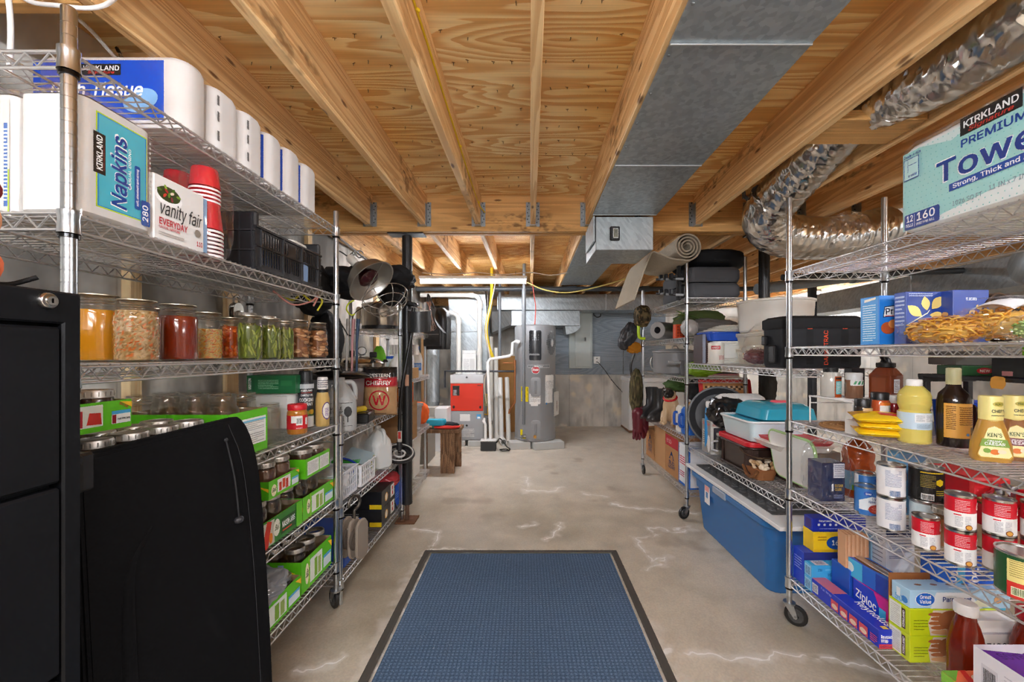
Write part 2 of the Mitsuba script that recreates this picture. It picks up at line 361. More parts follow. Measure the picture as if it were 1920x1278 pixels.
crack([(790, 1065), (740, 1168), (690, 1262)], 0.02); crack([(1215, 1178), (1258, 1268)], 0.02)
crack([(640, 1235), (600, 1252), (560, 1262)], 0.008)
# ---------------------------------------------------------------- the room
XL, XR, YB, YF, ZJ, ZS = -1.62, 4.75, 7.16, -3.1, 2.225, 2.46
def slab(name, c, s, mat, label=None, **k):
    return solo(name, B().box(c, s, '#ffffff', **k), mat, label, kind='structure')
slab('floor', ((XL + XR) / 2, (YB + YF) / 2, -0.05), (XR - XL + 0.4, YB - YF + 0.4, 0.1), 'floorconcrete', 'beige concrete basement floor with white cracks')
slab('wall_left', (XL - 0.1, (YB + YF) / 2, 1.25), (0.2, YB - YF + 0.4, 2.5), 'wallconcrete', 'bare concrete wall behind the left shelves')
slab('wall_right', (XR + 0.1, (YB + YF) / 2, 1.25), (0.2, YB - YF + 0.4, 2.5), 'wallconcrete', 'bare concrete wall behind the right shelves')
slab('wall_back', ((XL + XR) / 2, YB + 0.1, 1.25), (XR - XL, 0.2, 2.5), 'wallconcrete', 'stained concrete wall behind the water heater')
slab('wall_front', ((XL + XR) / 2, YF - 0.1, 1.25), (XR - XL, 0.2, 2.5), 'wallconcrete')
slab('ceiling', ((XL + XR) / 2, (YB + YF) / 2, ZS + 0.08), (XR - XL + 0.4, YB - YF + 0.4, 0.1), 'plywood', 'plywood subfloor on open wooden joists')
r = random.Random(5)
y = -3.66
row = 0
while y < YB + 0.2:
    x = 0.045 - 2.44 + 1.22 * (row % 2)
    while x < XR + 0.2:
        x0, x1, y0, y1 = max(x, XL), min(x + 2.44, XR), max(y, YF), min(y + 1.22, YB)
        if x1 - x0 > 0.05 and y1 - y0 > 0.05:
            part('ceiling', 'plywood_sheet', B().box(((x0 + x1) / 2, (y0 + y1) / 2, ZS + 0.012), (x1 - x0 - 0.004, y1 - y0 - 0.004, 0.024), '#ffffff'), 'plywood')
        x += 2.44
    y += 1.22; row += 1
def jx(k, y): return 0.045 + 0.405 * k + 0.0115 * (y - 2.1)
YJ = 3.05   # front face of the beam
for k in range(-4, 12):
    for (y0, y1) in ((YF, YJ), (YJ + 0.135, YB)):
        xm = jx(k, (y0 + y1) / 2)
        if xm + 0.02 > XR or xm - 0.05 < XL: continue
        j = part('ceiling', 'joist', B().box((xm, (y0 + y1) / 2, (ZJ + ZS) / 2), (0.038, y1 - y0, ZS - ZJ), '#ffffff', ch=0.003, rz=-math.degrees(0.0115)), 'joistwood')
        ye = y1 if y1 == YJ else y0; sg = -1 if y1 == YJ else 1
        if abs(xm) < 3.2:   # steel joist hanger at the beam
            h = B(); xe = jx(k, ye); ym = ye + sg * 0.027
            h.box((xe, ym, ZJ - 0.002), (0.046, 0.05, 0.003), '#a9adae')
            for q in (-1, 1):
                h.box((xe + q * 0.0205, ym, ZJ + 0.08), (0.002, 0.05, 0.165), '#a9adae')
                h.box((xe + q * 0.036, ye + sg * 0.0015, ZJ + 0.09), (0.03, 0.003, 0.18), '#8f9496')
                for z in np.arange(0.02, 0.17, 0.024): h.box((xe + q * (0.030 + 0.010 * (int(z / 0.024) % 2)), ye + sg * 0.004, ZJ + z + 0.01), (0.008, 0.003, 0.008), '#3c3f41')
            part(j, 'hanger', h, 'dullmetal')
part('ceiling', 'beam', B().box(((XL + XR) / 2, YJ + 0.0225, 2.325), (XR - XL, 0.045, 0.27), '#ffffff', ch=0.003), 'beamwood', label='built-up wooden beam across the basement')
for q in (1, 2): part('ceiling', 'beam_ply', B().box(((XL + XR) / 2, YJ + 0.0225 + q * 0.045, 2.332 - 0.004 * q), (XR - XL, 0.044, 0.256), '#ffffff', ch=0.003), 'beamwood')
def block(k, y0, y1, z0, z1):
    xa, xb = jx(k, y0) + 0.0215, jx(k + 1, y0) - 0.0215
    part('ceiling', 'blocking', B().box(((xa + xb) / 2, (y0 + y1) / 2, (z0 + z1) / 2), (xb - xa, y1 - y0, z1 - z0), '#ffffff', ch=0.003), 'beamwood')
block(-4, 1.10, 1.14, ZJ, ZS); block(3, 1.66, 1.86, ZJ + 0.005, ZJ + 0.045); block(5, 2.2, 2.24, ZJ, ZS)
nb = B()
for y in np.arange(0.75, 3.0, 0.152):
    for k in range(-4, 5):
        xa, xb = jx(k, y), jx(k + 1, y)
        if k in (2,): continue
        for q in (0.14, 0.36, 0.58, 0.8):
            if r.random() < 0.8:
                x = xa + (xb - xa) * (q + r.uniform(-0.05, 0.05)); yy = y + r.uniform(-0.02, 0.02)
                nb.cyl((x, yy, ZS), (x + r.uniform(-0.004, 0.004), yy, ZS - r.uniform(0.008, 0.016)), 0.0016, '#4a3a2c', seg=4, r1=0.0008)
                if r.random() < 0.5: nb.box((x, yy, ZS - 0.0005), (0.014, 0.003, 0.0012), '#7a5228', rz=r.uniform(-30, 30))
part('ceiling', 'nail_tips', nb, 'matte', kind='stuff', label='nail tips poking through the plywood')
for y, w, d, lightc in ((1.66, 0.05, 0.04, 0), (2.23, 0.09, 0.025, 1), (3.02, 0.06, 0.03, 1), (0.9, 0.05, 0.04, 0), (4.4, 0.09, 0.03, 1)):
    part('wall_left', 'furring_strip', B().box((XL + d / 2, y, 1.14), (d, w, 2.28), '#ffffff', ch=0.002), 'pine')
solo('trim_1', B().box((1.5, YB - 0.2, 2.15), (6.3, 0.05, 0.12), '#ffffff'), 'joistwood', kind='structure')
gb = B()
gb.box((1.45, YB - 0.012, 1.47), (2.0, 0.024, 1.12), '#ffffff', ch=0.002)
part('wall_back', 'backer_board', gb, 'greyplywood', label='grey painted plywood board behind the electrical panel')
# ---------------------------------------------------------------- lamps
def shop_light(x, y, z, hx, hy, rad, label):
    key = thing('shop_light', label, 'light')
    lx, ly = (hx + 0.01, 0.055) if hx else (0.055, hy + 0.01)
    h = B().box((x, y, z + 0.055), (2 * lx, 2 * ly, 0.035), '#e8e8e6', ch=0.008)
    part(key, 'housing', h, 'satin')
    for q in (-0.8, 0.8):
        p = np.array([x + q * hx, y + q * hy, z + 0.07]); part(key, 'hanging_wire', B().tube([p, p + [0, 0, ZJ - p[2]]], 0.002, '#777777'), 'metal')
    t = B(); d = np.array([hx, hy, 0.0]); o = np.array([x, y, z + 0.012])
    t.cyl(o - d, o + d, 0.0245, '#ffffff', seg=16)
    part(key, 'tube', t, 'matte', emitter={'type': 'area', 'radiance': {'type': 'rgb', 'value': [rad * c for c in (0.97, 1.0, 1.06)]}})
for q, l in zip(LAMPS, ('bright white tube light hung under the joists by the furnace', 'white tube light on the joists behind the doorway', 'second white tube light on the joists behind the doorway', 'white tube light over the right side of the basement', 'short white tube light in the far right corner')):
    shop_light(*q, l)
# ---------------------------------------------------------------- wire shelving
CH, CH2 = '#ccd2d8', '#f0f1f2'
def zig(a, b, dz, pitch):
    a, b = np.asarray(a, float), np.asarray(b, float); n = max(2, int(round(np.linalg.norm(b - a) / pitch)))
    return [a + (b - a) * (i / n) + [0, 0, dz if i % 2 else 0] for i in range(n + 1)]
def shelf_parts(x0, x1, y0, y1, z):
    """rails with zigzag all round, two trusses below, surface wires across"""
    f, d = B(), B(); dz = 0.034
    cs = [(x0, y0), (x1, y0), (x1, y1), (x0, y1)]
    for i in range(4):
        (a, b), (c, e) = cs[i], cs[(i + 1) % 4]
        a_, b_ = np.array([a, b, z]), np.array([c, e, z]); u = nrm(b_ - a_); a_, b_ = a_ + u * 0.015, b_ - u * 0.015
        f.tube([a_, b_], 0.0034, CH2); f.tube([a_ - [0, 0, dz], b_ - [0, 0, dz]], 0.0034, CH2)
        f.tube(zig(a_ - [0, 0, dz - 0.003], b_ - [0, 0, dz - 0.003], dz - 0.006, 0.0245), 0.0022, CH2, sides=5)
    for q in (0.34, 0.67):
        x = x0 + (x1 - x0) * q
        a_, b_ = np.array([x, y0, z - 0.004]), np.array([x, y1, z - 0.004])
        f.tube([a_, b_], 0.0028, CH2); f.tube([a_ - [0, 0, dz - 0.004], b_ - [0, 0, dz - 0.004]], 0.0028, CH2)
        f.tube(zig(a_ - [0, 0, dz - 0.006], b_ - [0, 0, dz - 0.006], dz - 0.008, 0.03), 0.0019, CH2, sides=4)
    n = int((y1 - y0 - 0.02) / 0.0235)
    for i in range(n + 1):
        y = y0 + 0.012 + (y1 - y0 - 0.024) * i / n
        d.tube([(x0, y, z + 0.0045), (x1, y, z + 0.0045)], 0.0018, CH2, sides=5, caps=False)
    return f, d
def collar():
    return B().lathe([(0.0135, -0.052), (0.0165, -0.052), (0.0165, -0.045), (0.0185, -0.043), (0.0168, -0.012), (0.0182, -0.006), (0.0182, 0.004), (0.0135, 0.006)], ['#2a2a2a', '#2a2a2a', '#2a2a2a', CH, CH, CH, CH], seg=18)
COLLAR = collar()
_posts = {}
def post_mesh(z0, z1, grooves):
    k = (round(z0, 3), round(z1, 3), grooves)
    if k not in _posts:
        pr = [(0, z0), (0.0127, z0)]
        if grooves:
            for z in np.arange(z0 + 0.0254, z1 - 0.02, 0.0254): pr += [(0.0127, z - 0.0009), (0.0117, z - 0.0004), (0.0117, z + 0.0004), (0.0127, z + 0.0009)]
        pr += [(0.0127, z1 - 0.003), (0.0105, z1), (0, z1)]
        _posts[k] = B().lathe(pr, CH, seg=16, flat=25)
    return _posts[k]
def caster_parts(turn):
    s = B(); s.cyl((0, 0, 0.100), (0, 0, 0.135), 0.0115, '#b9bcbd'); s.cyl((0, 0, 0.094), (0, 0, 0.102), 0.026, '#b9bcbd')
    for q in (-1, 1):
        m = [(-0.02, 0.096), (0.02, 0.096), (0.035, 0.045), (0.03, 0.036), (0.02, 0.036)]
        M = np.eye(4); M[:3, 0], M[:3, 1], M[:3, 2], M[:3, 3] = (1, 0, 0), (0, 0, 1), (0, -1, 0), (0, q * 0.016 + 0.0015, 0)
        s.extr(m, 0.003, '#b9bcbd', M)
    s.cyl((0.027, -0.02, 0.047), (0.027, 0.02, 0.047), 0.006, '#8d8f90', seg=10)
    w = B(); M = frame((0.027, -0.012, 0.048), (0, 1, 0))
    w.lathe([(0.012, 0), (0.030, 0.0), (0.033, 0.003), (0.044, 0.003), (0.048, 0.007), (0.048, 0.017), (0.044, 0.021), (0.033, 0.021), (0.030, 0.024), (0.012, 0.024)], ['#3a3a3a', '#3a3a3a'] + ['#141414'] * 5 + ['#3a3a3a'] * 2, M=M, seg=28)
    return s, w
def rack(label, x0, x1, y0, y1, zs, posts, group=None, casters=(), turn=30, grooved=(), collars=None):
    """posts: list of (x, y, top, bottom)"""
    key = thing('wire_shelving_unit', label, 'shelf', group)
    for i, (x, y, zt, zb) in enumerate(posts):
        part(key, 'post', post_mesh(zb, zt, i in grooved), 'metal', xf(x, y, 0))
    for i, z in enumerate(zs):
        f, d = shelf_parts(x0, x1, y0, y1, z)
        k = part(key, 'shelf', f, 'chromewire'); part(k, 'wire_deck', d, 'chromewire', kind='stuff')
        for x, y, zt, zb in posts:
            if zt > z and (collars is None or True): part(k, 'collar', COLLAR, 'metal', xf(x, y, z))
    for i, (x, y) in enumerate(casters):
        s, w = caster_parts(turn)
        M = xf(x, y, 0, rz=turn + 35 * i)
        c = part(key, 'caster', s, 'dullmetal', M); part(c, 'wheel', w, 'satin', M)
    return key
LX0, LX1 = -1.375, -0.945          # left shelves: back and aisle side
L1Y0, L1Y1 = 0.846, 2.04
L1Z = (0.235, 0.55, 0.922, 1.25, 1.57, 1.905)
R1_ = rack('tall chrome wire shelving unit nearest on the left, packed with jars and paper goods', LX0, LX1, L1Y0, L1Y1, L1Z,
     [(LX1, L1Y0, 1.995, 0.13), (LX0, L1Y0, 1.995, 0.13), (LX1, L1Y1, 1.99, 0.13), (LX0, L1Y1, 1.99, 0.13)], casters=[(LX1, L1Y0), (LX0, L1Y0), (LX1, L1Y1), (LX0, L1Y1)], turn=65, grooved=(0, 2, 3))
L2Y0, L2Y1 = 2.085, 3.13
L2Z = (0.125, 0.49, 0.862)
rack('low chrome wire shelving unit on the left with milk jugs and white baskets', LX0, LX1, L2Y0, L2Y1, L2Z,
     [(LX1, L2Y0, 0.965, 0.0), (LX0, L2Y0, 0.965, 0.0), (LX1, L2Y1, 0.965, 0.0), (LX0, L2Y1, 0.965, 0.0)], grooved=(0,))
L3Y0, L3Y1 = 3.18, 4.16
L3X0, L3X1 = -1.36, -0.975
L3Z = (0.10, 0.56, 1.06, 1.465)
rack('tall chrome wire shelving unit farthest on the left, below the heat lamp', L3X0, L3X1, L3Y0, L3Y1, L3Z,
     [(L3X1, L3Y0, 1.80, 0.0), (L3X0, L3Y0, 1.80, 0.0), (-1.02, L3Y1, 1.80, 0.0), (-1.40, L3Y1, 1.80, 0.0)])
RX0, RX1 = 1.253, 1.705
R1Y0, R1Y1 = 0.72, 1.94
R1Z = (0.215, 0.635, 0.958, 1.305, 1.665)
rack('tall chrome wire shelving unit nearest on the right, stacked with canned food and boxes', RX0, RX1, R1Y0, R1Y1, R1Z,
     [(RX0, R1Y1, 2.02, 0.13), (RX1, R1Y1, 2.02, 0.13), (RX0, R1Y0, 2.02, 0.13), (RX1, R1Y0, 2.02, 0.13)], casters=[(RX0, R1Y1), (RX1, R1Y1), (RX0, R1Y0), (RX1, R1Y0)], turn=-40, grooved=(0, 1))
R3Y0, R3Y1 = 3.17, 4.36
R3Z = (0.205, 0.625, 1.085, 1.40, 1.71)
rack('tall chrome wire shelving unit farthest on the right, with folded chairs on top', RX0, RX1, R3Y0, R3Y1, R3Z,
     [(RX0, R3Y0, 2.03, 0.13), (RX1, R3Y0, 2.03, 0.13), (RX0, R3Y1, 1.95, 0.13), (RX1, R3Y1, 1.95, 0.13)], casters=[(RX0, R3Y0), (RX1, R3Y0), (RX0, R3Y1), (RX1, R3Y1)], turn=-160, grooved=(0,))
R2Z = (0.565, 1.20)
rack('two chrome wire shelves hung between the two tall units on the right', RX0, RX1, R1Y1 + 0.02, R3Y0 - 0.02, R2Z, [], grooved=())
# ---------------------------------------------------------------- more builders
def rrect(w, d, r, n=5):
    r = min(r, 0.499 * w, 0.499 * d); p = []
    for cx, cy, a in ((w / 2 - r, d / 2 - r, 0), (-w / 2 + r, d / 2 - r, 90), (-w / 2 + r, -d / 2 + r, 180), (w / 2 - r, -d / 2 + r, 270)):
        for i in range(n + 1):
            g = math.radians(a + 90 * i / n); p.append((cx + r * math.cos(g), cy + r * math.sin(g)))
    return np.array(p)
def loft_mesh(secs, n=5, capb=True, capt=True):
    """sections (w, d, r, z[, cx, cy]) of rounded rectangles joined into a skin"""
    rings = []
    for q in secs:
        w, d, r, z = q[:4]; cx, cy = (q[4], q[5]) if len(q) > 4 else (0, 0)
        p = rrect(w, d, r, n); rings.append(np.column_stack([p + [cx, cy], np.full(len(p), z)]))
    m = len(rings[0]); v = np.vstack(rings); f = []
    for i in range(len(rings) - 1):
        for j in range(m):
            a, b = i * m + j, i * m + (j + 1) % m
            f += [[a, b, b + m], [a, b + m, a + m]]
    if capb:
        v = np.vstack([v, rings[0].mean(0)]); f += [[(j + 1) % m, j, len(v) - 1] for j in range(m)]
    if capt:
        o = (len(rings) - 1) * m; v = np.vstack([v, rings[-1].mean(0)]); f += [[o + j, o + (j + 1) % m, len(v) - 1] for j in range(m)]
    return trimesh.Trimesh(v, f, process=False)
def loft(b, secs, col, n=5, capb=True, capt=True, angle=38, M=None):
    m = loft_mesh(secs, n, capb, capt)
    if M is not None: m.apply_transform(M)
    return b.tm(m, col, angle)
_ico = {}
def ico(k):
    if k not in _ico: _ico[k] = trimesh.creation.icosphere(subdivisions=k)
    return _ico[k]
def blob(b, c, size, col, amp=0.12, freq=3.0, k=3, seed=0, rz=0, rx=0, ry=0, pw=1.0, angle=None, flatbase=False):
    """a soft lump: an ellipsoid (pw < 1 squares it up) with folds"""
    m = ico(k).copy(); v = np.array(m.vertices)
    if pw != 1.0: v = np.sign(v) * np.abs(v) ** pw
    q = 1 + amp * (meshkit.fbm(v * freq + seed * 11.3, 3, seed) - 0.5) * 2
    v = v * q[:, None] * np.asarray(size, float) / 2
    if flatbase: v[:, 2] = np.maximum(v[:, 2], -size[2] * 0.42)
    v = v @ rot(rx, ry, rz).T + np.asarray(c, float)
    return b.tm(trimesh.Trimesh(v, m.faces, process=False), col, angle or 60)
def pebble(b, c, size, col, R=None, k=1):
    m = ico(k); v = np.array(m.vertices) * np.asarray(size, float) / 2
    n = nrm(np.array(m.vertices) / np.asarray(size, float))
    if R is not None: v, n = v @ R.T, n @ R.T
    return b.add(v + np.asarray(c, float), m.faces, n, col)
def sheet(b, fn, nu, nv, col, two=0.0):
    """surface fn(u, v) -> points, u and v from 0 to 1; col a colour or a function of (u, v); two: thickness"""
    u, v = np.meshgrid(np.linspace(0, 1, nu), np.linspace(0, 1, nv), indexing='ij')
    p = fn(u.ravel(), v.ravel()); e = 1e-3
    n = nrm(np.cross(fn(u.ravel() + e, v.ravel()) - fn(u.ravel() - e, v.ravel()), fn(u.ravel(), v.ravel() + e) - fn(u.ravel(), v.ravel() - e)))
    i, j = np.meshgrid(np.arange(nu - 1), np.arange(nv - 1), indexing='ij'); k = (i * nv + j).ravel()
    f = np.stack([k, k + nv, k + nv + 1, k + 1], 1)
    c = lin(col) if isinstance(col, str) else col(u.ravel(), v.ravel())
    b.add(p, f, n, c)
    if two:
        b.add(p - n * two, f[:, ::-1], -n, c)
        for s in (np.arange(nu) * nv, np.arange(nu) * nv + nv - 1, np.arange(nv), np.arange(nv) + (nu - 1) * nv):
            q = np.vstack([p[s], p[s] - n[s] * two]); h = len(s); a = np.arange(h - 1)
            b.tm(trimesh.Trimesh(q, np.vstack([np.stack([a, a + 1, a + h + 1], 1), np.stack([a, a + h + 1, a + h], 1)]), process=False), lin(col) if isinstance(col, str) else c[s[0]], 80)
    return b
def pillow(w, h, t, seed=0, crumple=0.25, power=0.5):
    """side +1 / -1 of a filled bag that stands in the xz plane, front towards -y"""
    def fn(sg):
        def g(u, v):
            U, V = np.clip(u, 0, 1), np.clip(v, 0, 1)
            e = np.clip(4 * U * (1 - U), 0, 1) ** power * np.clip(4 * V * (1 - V), 0, 1) ** power
            q = meshkit.fbm(np.stack([u * 5 + seed * 3, v * 5, np.full_like(u, sg * 2.0)], -1), 3, seed) - 0.5
            return np.stack([(u - 0.5) * w * (1 - 0.04 * e), -sg * (t / 2 * e * (1 + crumple * q) + 0.0008), v * h * 1.0 + 0.004 * q], -1)
        return g
    return fn
def bag(w, h, t, col, seed=0, n=18, crumple=0.25, power=0.5, items=(), back=None):
    b = B(); fn = pillow(w, h, t, seed, crumple, power)
    sheet(b, fn(1), n, n, col); sheet(b, lambda u, v: fn(-1)(1 - u, v), n, n, back or (col if isinstance(col, str) else (lambda u, v: col(1 - u, v))))
    def face(a, q, lift, f):
        v2, f2 = trimesh.remesh.subdivide_to_size(np.stack([a, q, 0 * a], 1), f, 0.012, max_iter=10)
        u, v = v2[:, 0] / w, v2[:, 1] / h; g = fn(1); e = 1e-3
        nn = nrm(np.cross(g(u + e, v) - g(u - e, v), g(u, v + e) - g(u, v - e)))
        return (g(u, v) + nn * (lift + 0.0012), f2), nn
    return b.decal(items, face)
def bands(*st):
    """colour by height: (top v, colour) from below"""
    def f(u, v):
        c = np.zeros((len(u), 3)); done = np.zeros(len(u), bool)
        for top, col in st:
            m = ~done & (v <= top); c[m] = lin(col); done |= m
        c[~done] = lin(st[-1][1])
        return c
    return f
def carton(w, d, h, col, faces=None, ch=0.0012, cols=None, M=None):
    """a closed printed box standing on z = 0, faces: {'-y': [print], ...}"""
    b = B().box((0, 0, h / 2), (w, d, h), col, ch=ch, cols=cols)
    for k, it in (faces or {}).items(): b.decal(it, bface((w, d, h), k))
    return b
def tray(w, d, h, col, faces=None, inside='#a58a68', t=0.003, flap=None):
    b = B()
    b.box((0, 0, t / 2), (w, d, t), inside)
    for sx, sy, ww, dd in ((1, 0, t, d), (-1, 0, t, d), (0, 1, w, t), (0, -1, w, t)):
        f = ('+x' if sx > 0 else '-x') if sx else ('+y' if sy > 0 else '-y')
        b.box((sx * (w - t) / 2, sy * (d - t) / 2, h / 2), (ww, dd, h), inside, cols={f: col, '+z': col})
    for k, it in (faces or {}).items(): b.decal(it, bface((w, d, h), k))
    return b
def tub(w, d, h, col, rim=0.008, taper=0.9, r=0.03, lid=None, wall=True):
    b = B()
    s = [(w * taper, d * taper, r, 0), (w * taper + 0.004, d * taper + 0.004, r, 0.004), (w, d, r, h - 0.012), (w + 2 * rim, d + 2 * rim, r + rim, h - 0.010), (w + 2 * rim, d + 2 * rim, r + rim, h)]
    if lid is None: s += [(w - 0.004, d - 0.004, r, h), (w * taper - 0.004, d * taper - 0.004, r, 0.006)]
    loft(b, s, col)
    return b
def lidof(w, d, h, col, rim=0.01, r=0.035, dip=0.004):
    b = B()
    loft(b, [(w + 2 * rim, d + 2 * rim, r + rim, 0), (w + 2 * rim + 0.002, d + 2 * rim + 0.002, r + rim, h * 0.7), (w + 2 * rim - 0.004, d + 2 * rim - 0.004, r + rim, h), (w - 0.01, d - 0.01, r, h), (w - 0.018, d - 0.018, r, h - dip)], col)
    return b
def slotted(b, w, h, t, M, col, cells, bar, margin):
    """an openwork panel: w x h in the local xy plane, cells (nx, ny) of holes"""
    nx, ny = cells; holes = []
    cw, chh = (w - 2 * margin + bar) / nx, (h - 2 * margin + bar) / ny
    for i in range(nx):
        for j in range(ny):
            x0, y0 = -w / 2 + margin + i * cw, -h / 2 + margin + j * chh
            holes.append([(x0, y0), (x0 + cw - bar, y0), (x0 + cw - bar, y0 + chh - bar), (x0, y0 + chh - bar)])
    p = Polygon([(-w / 2, -h / 2), (w / 2, -h / 2), (w / 2, h / 2), (-w / 2, h / 2)], holes)
    return b.extr(p, t, col, M)
def basket(w, d, h, col, cells=(9, 3), rim=0.008):
    """openwork plastic basket with a solid rim and floor"""
    b = B(); t = 0.003
    b.box((0, 0, 0.002), (w - 0.01, d - 0.01, 0.004), col)
    for ang, L, off in ((0, w, d / 2), (180, w, d / 2), (90, d, w / 2), (270, d, w / 2)):
        M = np.eye(4); Rz = rot(0, 0, ang)
        M[:3, :3] = Rz @ np.array([[1, 0, 0], [0, 0, -1], [0, 1, 0]]); M[:3, 3] = Rz @ np.array([0, -off + t, h / 2])
        slotted(b, L, h, t, M, col, (max(2, int(cells[0] * L / max(w, d))), cells[1]), 0.006, 0.014)
        b.box(Rz @ np.array([0, -off - rim / 2 + t, h]), (L + 2 * rim, rim + t, 0.007) if ang in (0, 180) else (rim + t, L + 2 * rim, 0.007), col, ch=0.002)
    return b
def ring_pts(r, n=24, M=None, z=0.0):
    a = np.arange(n) * 2 * math.pi / n; p = np.stack([r * np.cos(a), r * np.sin(a), 0 * a + z], 1)
    return p if M is None else p @ M[:3, :3].T + M[:3, 3]
def arc(c, r, a0, a1, n, u=(1, 0, 0), v=(0, 0, 1)):
    a = np.radians(np.linspace(a0, a1, n)); return np.asarray(c, float) + r * (np.cos(a)[:, None] * np.asarray(u, float) + np.sin(a)[:, None] * np.asarray(v, float))
def smooth_path(pts, n=8):
    """Catmull-Rom through the points"""
    p = np.asarray(pts, float); p = np.vstack([2 * p[0] - p[1], p, 2 * p[-1] - p[-2]]); out = []
    for i in range(1, len(p) - 2):
        for t in np.linspace(0, 1, n, endpoint=False):
            a, b, c, d = p[i - 1:i + 3]
            out.append(0.5 * (2 * b + (c - a) * t + (2 * a - 5 * b + 4 * c - d) * t * t + (3 * b - a - 3 * c + d) * t ** 3))
    return np.array(out + [p[-2]])
# ---------------------------------------------------------------- floor mat, cabinet, panel
m = thing('floor_mat', 'large blue ribbed entrance mat with dark rubber border on the concrete floor', 'mat')
mx, my0, my1, mw = -0.03, 0.80, 2.62, 1.18
part(m, 'pile', B().box((mx, (my0 + my1) / 2, 0.0055), (mw - 0.05, my1 - my0 - 0.05, 0.009), '#ffffff'), 'matpile')
rb = B()
prof = [(-0.032, 0.0005), (-0.026, 0.006), (0.0, 0.0105), (0.012, 0.0105)]
for (a, b_, L, rz) in ((mx, my0, mw, 0), (mx, my1, mw, 180), (mx + mw / 2, (my0 + my1) / 2, my1 - my0, 90), (mx - mw / 2, (my0 + my1) / 2, my1 - my0, 270)):
    Rz = rot(0, 0, rz)
    for q in range(3):
        (u0, z0), (u1, z1) = prof[q], prof[q + 1]
        pts = [Rz @ np.array([sx * (L / 2 - uu), uu, zz]) + [a, b_, 0] for sx, uu, zz in ((-1, u0, z0), (1, u0, z0), (1, u1, z1), (-1, u1, z1))]
        rb.quad(*pts, '#4a4641')
part(m, 'border', rb, 'matte', label='dark rubber border')
# black file cabinet: its drawers face the aisle
FX, FY = -0.752, 0.688
c = thing('file_cabinet', 'black steel file cabinet at the left edge with a round chrome lock', 'cabinet')
b = B()
b.box((FX - 0.35, FY - 0.22, 0.675), (0.66, 0.44, 1.35), '#090a0d', ch=0.003)
b.box((FX - 0.012, FY - 0.22, 1.3535), (0.03, 0.444, 0.052), '#090a0d', ch=0.003)
b.box((FX - 0.012, FY - 0.012, 0.67), (0.03, 0.028, 1.33), '#090a0d', ch=0.003); b.box((FX - 0.012, FY - 0.43, 0.67), (0.03, 0.028, 1.33), '#090a0d', ch=0.003)
part(c, 'body', b, 'blackpaint')
for i, (z0, z1) in enumerate(((1.072, 1.322), (0.762, 1.064), (0.452, 0.754), (0.142, 0.444))):
    d = B().box((FX - 0.008, FY - 0.222, (z0 + z1) / 2), (0.022, 0.388, z1 - z0), '#0a0b0e', ch=0.004)
    k = part(c, 'drawer', d, 'blackpaint')
    h = B().box((FX + 0.012, FY - 0.222, z0 + 0.2), (0.02, 0.12, 0.02), '#202126', ch=0.004)
    part(k, 'handle', h, 'blackpaint')
lk = B(); M = frame((FX + 0.003, FY - 0.05, 1.362), (1, 0, 0))
lk.lathe([(0.0125, 0), (0.0125, 0.006), (0.011, 0.008), (0.0075, 0.0085), (0.0070, 0.011), (0, 0.011)], '#c9c6c0', M=M, seg=24)
lk.box((FX + 0.0145, FY - 0.05, 1.362), (0.001, 0.0015, 0.007), '#111111')
part(c, 'lock', lk, 'metal', label='round chrome lock')
# cloth ornament and strap on the cabinet
o = thing('cloth_ornament', 'red and peach cloth ornament cut by the left edge, on the file cabinet', 'ornament')
b = B(); blob(b, (-0.775, 0.565, 1.47), (0.07, 0.06, 0.075), '#d99a72', amp=0.08, k=2); part(o, 'face', b, 'matte')
b = B(); blob(b, (-0.777, 0.565, 1.512), (0.074, 0.064, 0.05), '#7c1c20', amp=0.05, k=2); part(o, 'hat', b, 'matte')
b = B(); blob(b, (-0.782, 0.565, 1.405), (0.085, 0.07, 0.07), '#e2724a', amp=0.08, k=2); part(o, 'body', b, 'matte')
solo('strap', B().tube(smooth_path([(-0.79, 0.61, 1.383), (-0.785, 0.625, 1.386), (-0.775, 0.64, 1.396), (-0.77, 0.645, 1.40)]), 0.004, '#111111'), 'matte', 'short black strap end on top of the file cabinet', 'strap')
# black carpeted panel leaning against the left rack
c = thing('carpeted_panel', 'tall black carpet covered cargo panel leaning on the left shelves', 'panel')
PW = 0.535
def outline(g=0.0):
    p = [(0 + g, 0), (0 + g, 1.08 - g)]
    p += [(0.43, 1.088 - g)]
    p += list(map(tuple, np.array([(PW - 0.105 + (0.105 - g) * math.sin(a), 1.09 - 0.30 + (0.30 - g) * math.cos(a)) for a in np.radians(np.linspace(8, 88, 9))])))
    p += [(PW - g + 0.006, 0.6), (PW - g + 0.008, 0.4), (PW - g, 0.0)]
    return p
MP = np.eye(4); MP[:3, 0], MP[:3, 1], MP[:3, 2] = (0, 1, 0), (0, 0.0, 1), (1, 0, 0); MP[:3, 3] = (-0.878, 0.775, 0.004)
MP[:3, :3] = rot(0, 0, 0) @ rot(0, -3.0, 0) @ MP[:3, :3]; MP[0, 3] = -0.826
b = B()
for g, z0, z1 in ((0.0, 0.006, 0.022), (0.005, 0.002, 0.026), (0.012, 0.0, 0.028)):
    M = MP.copy(); M[:3, 3] = MP[:3, 3] + MP[:3, 2] * z0
    b.extr(outline(g), z1 - z0, '#ffffff', M)
part(c, 'board', b, 'felt')
rd = B(); pts = [(0.075, 0.02), (0.078, 0.4), (0.085, 0.72), (0.10, 0.82), (0.15, 0.885)]
pp = smooth_path([MP[:3, :3] @ np.array([x, y, 0.0245]) + MP[:3, 3] for x, y in pts])
rd.tube(pp, np.linspace(0.024, 0.005, len(pp)), '#ffffff', sides=10); part(c, 'ridge', rd, 'felt')
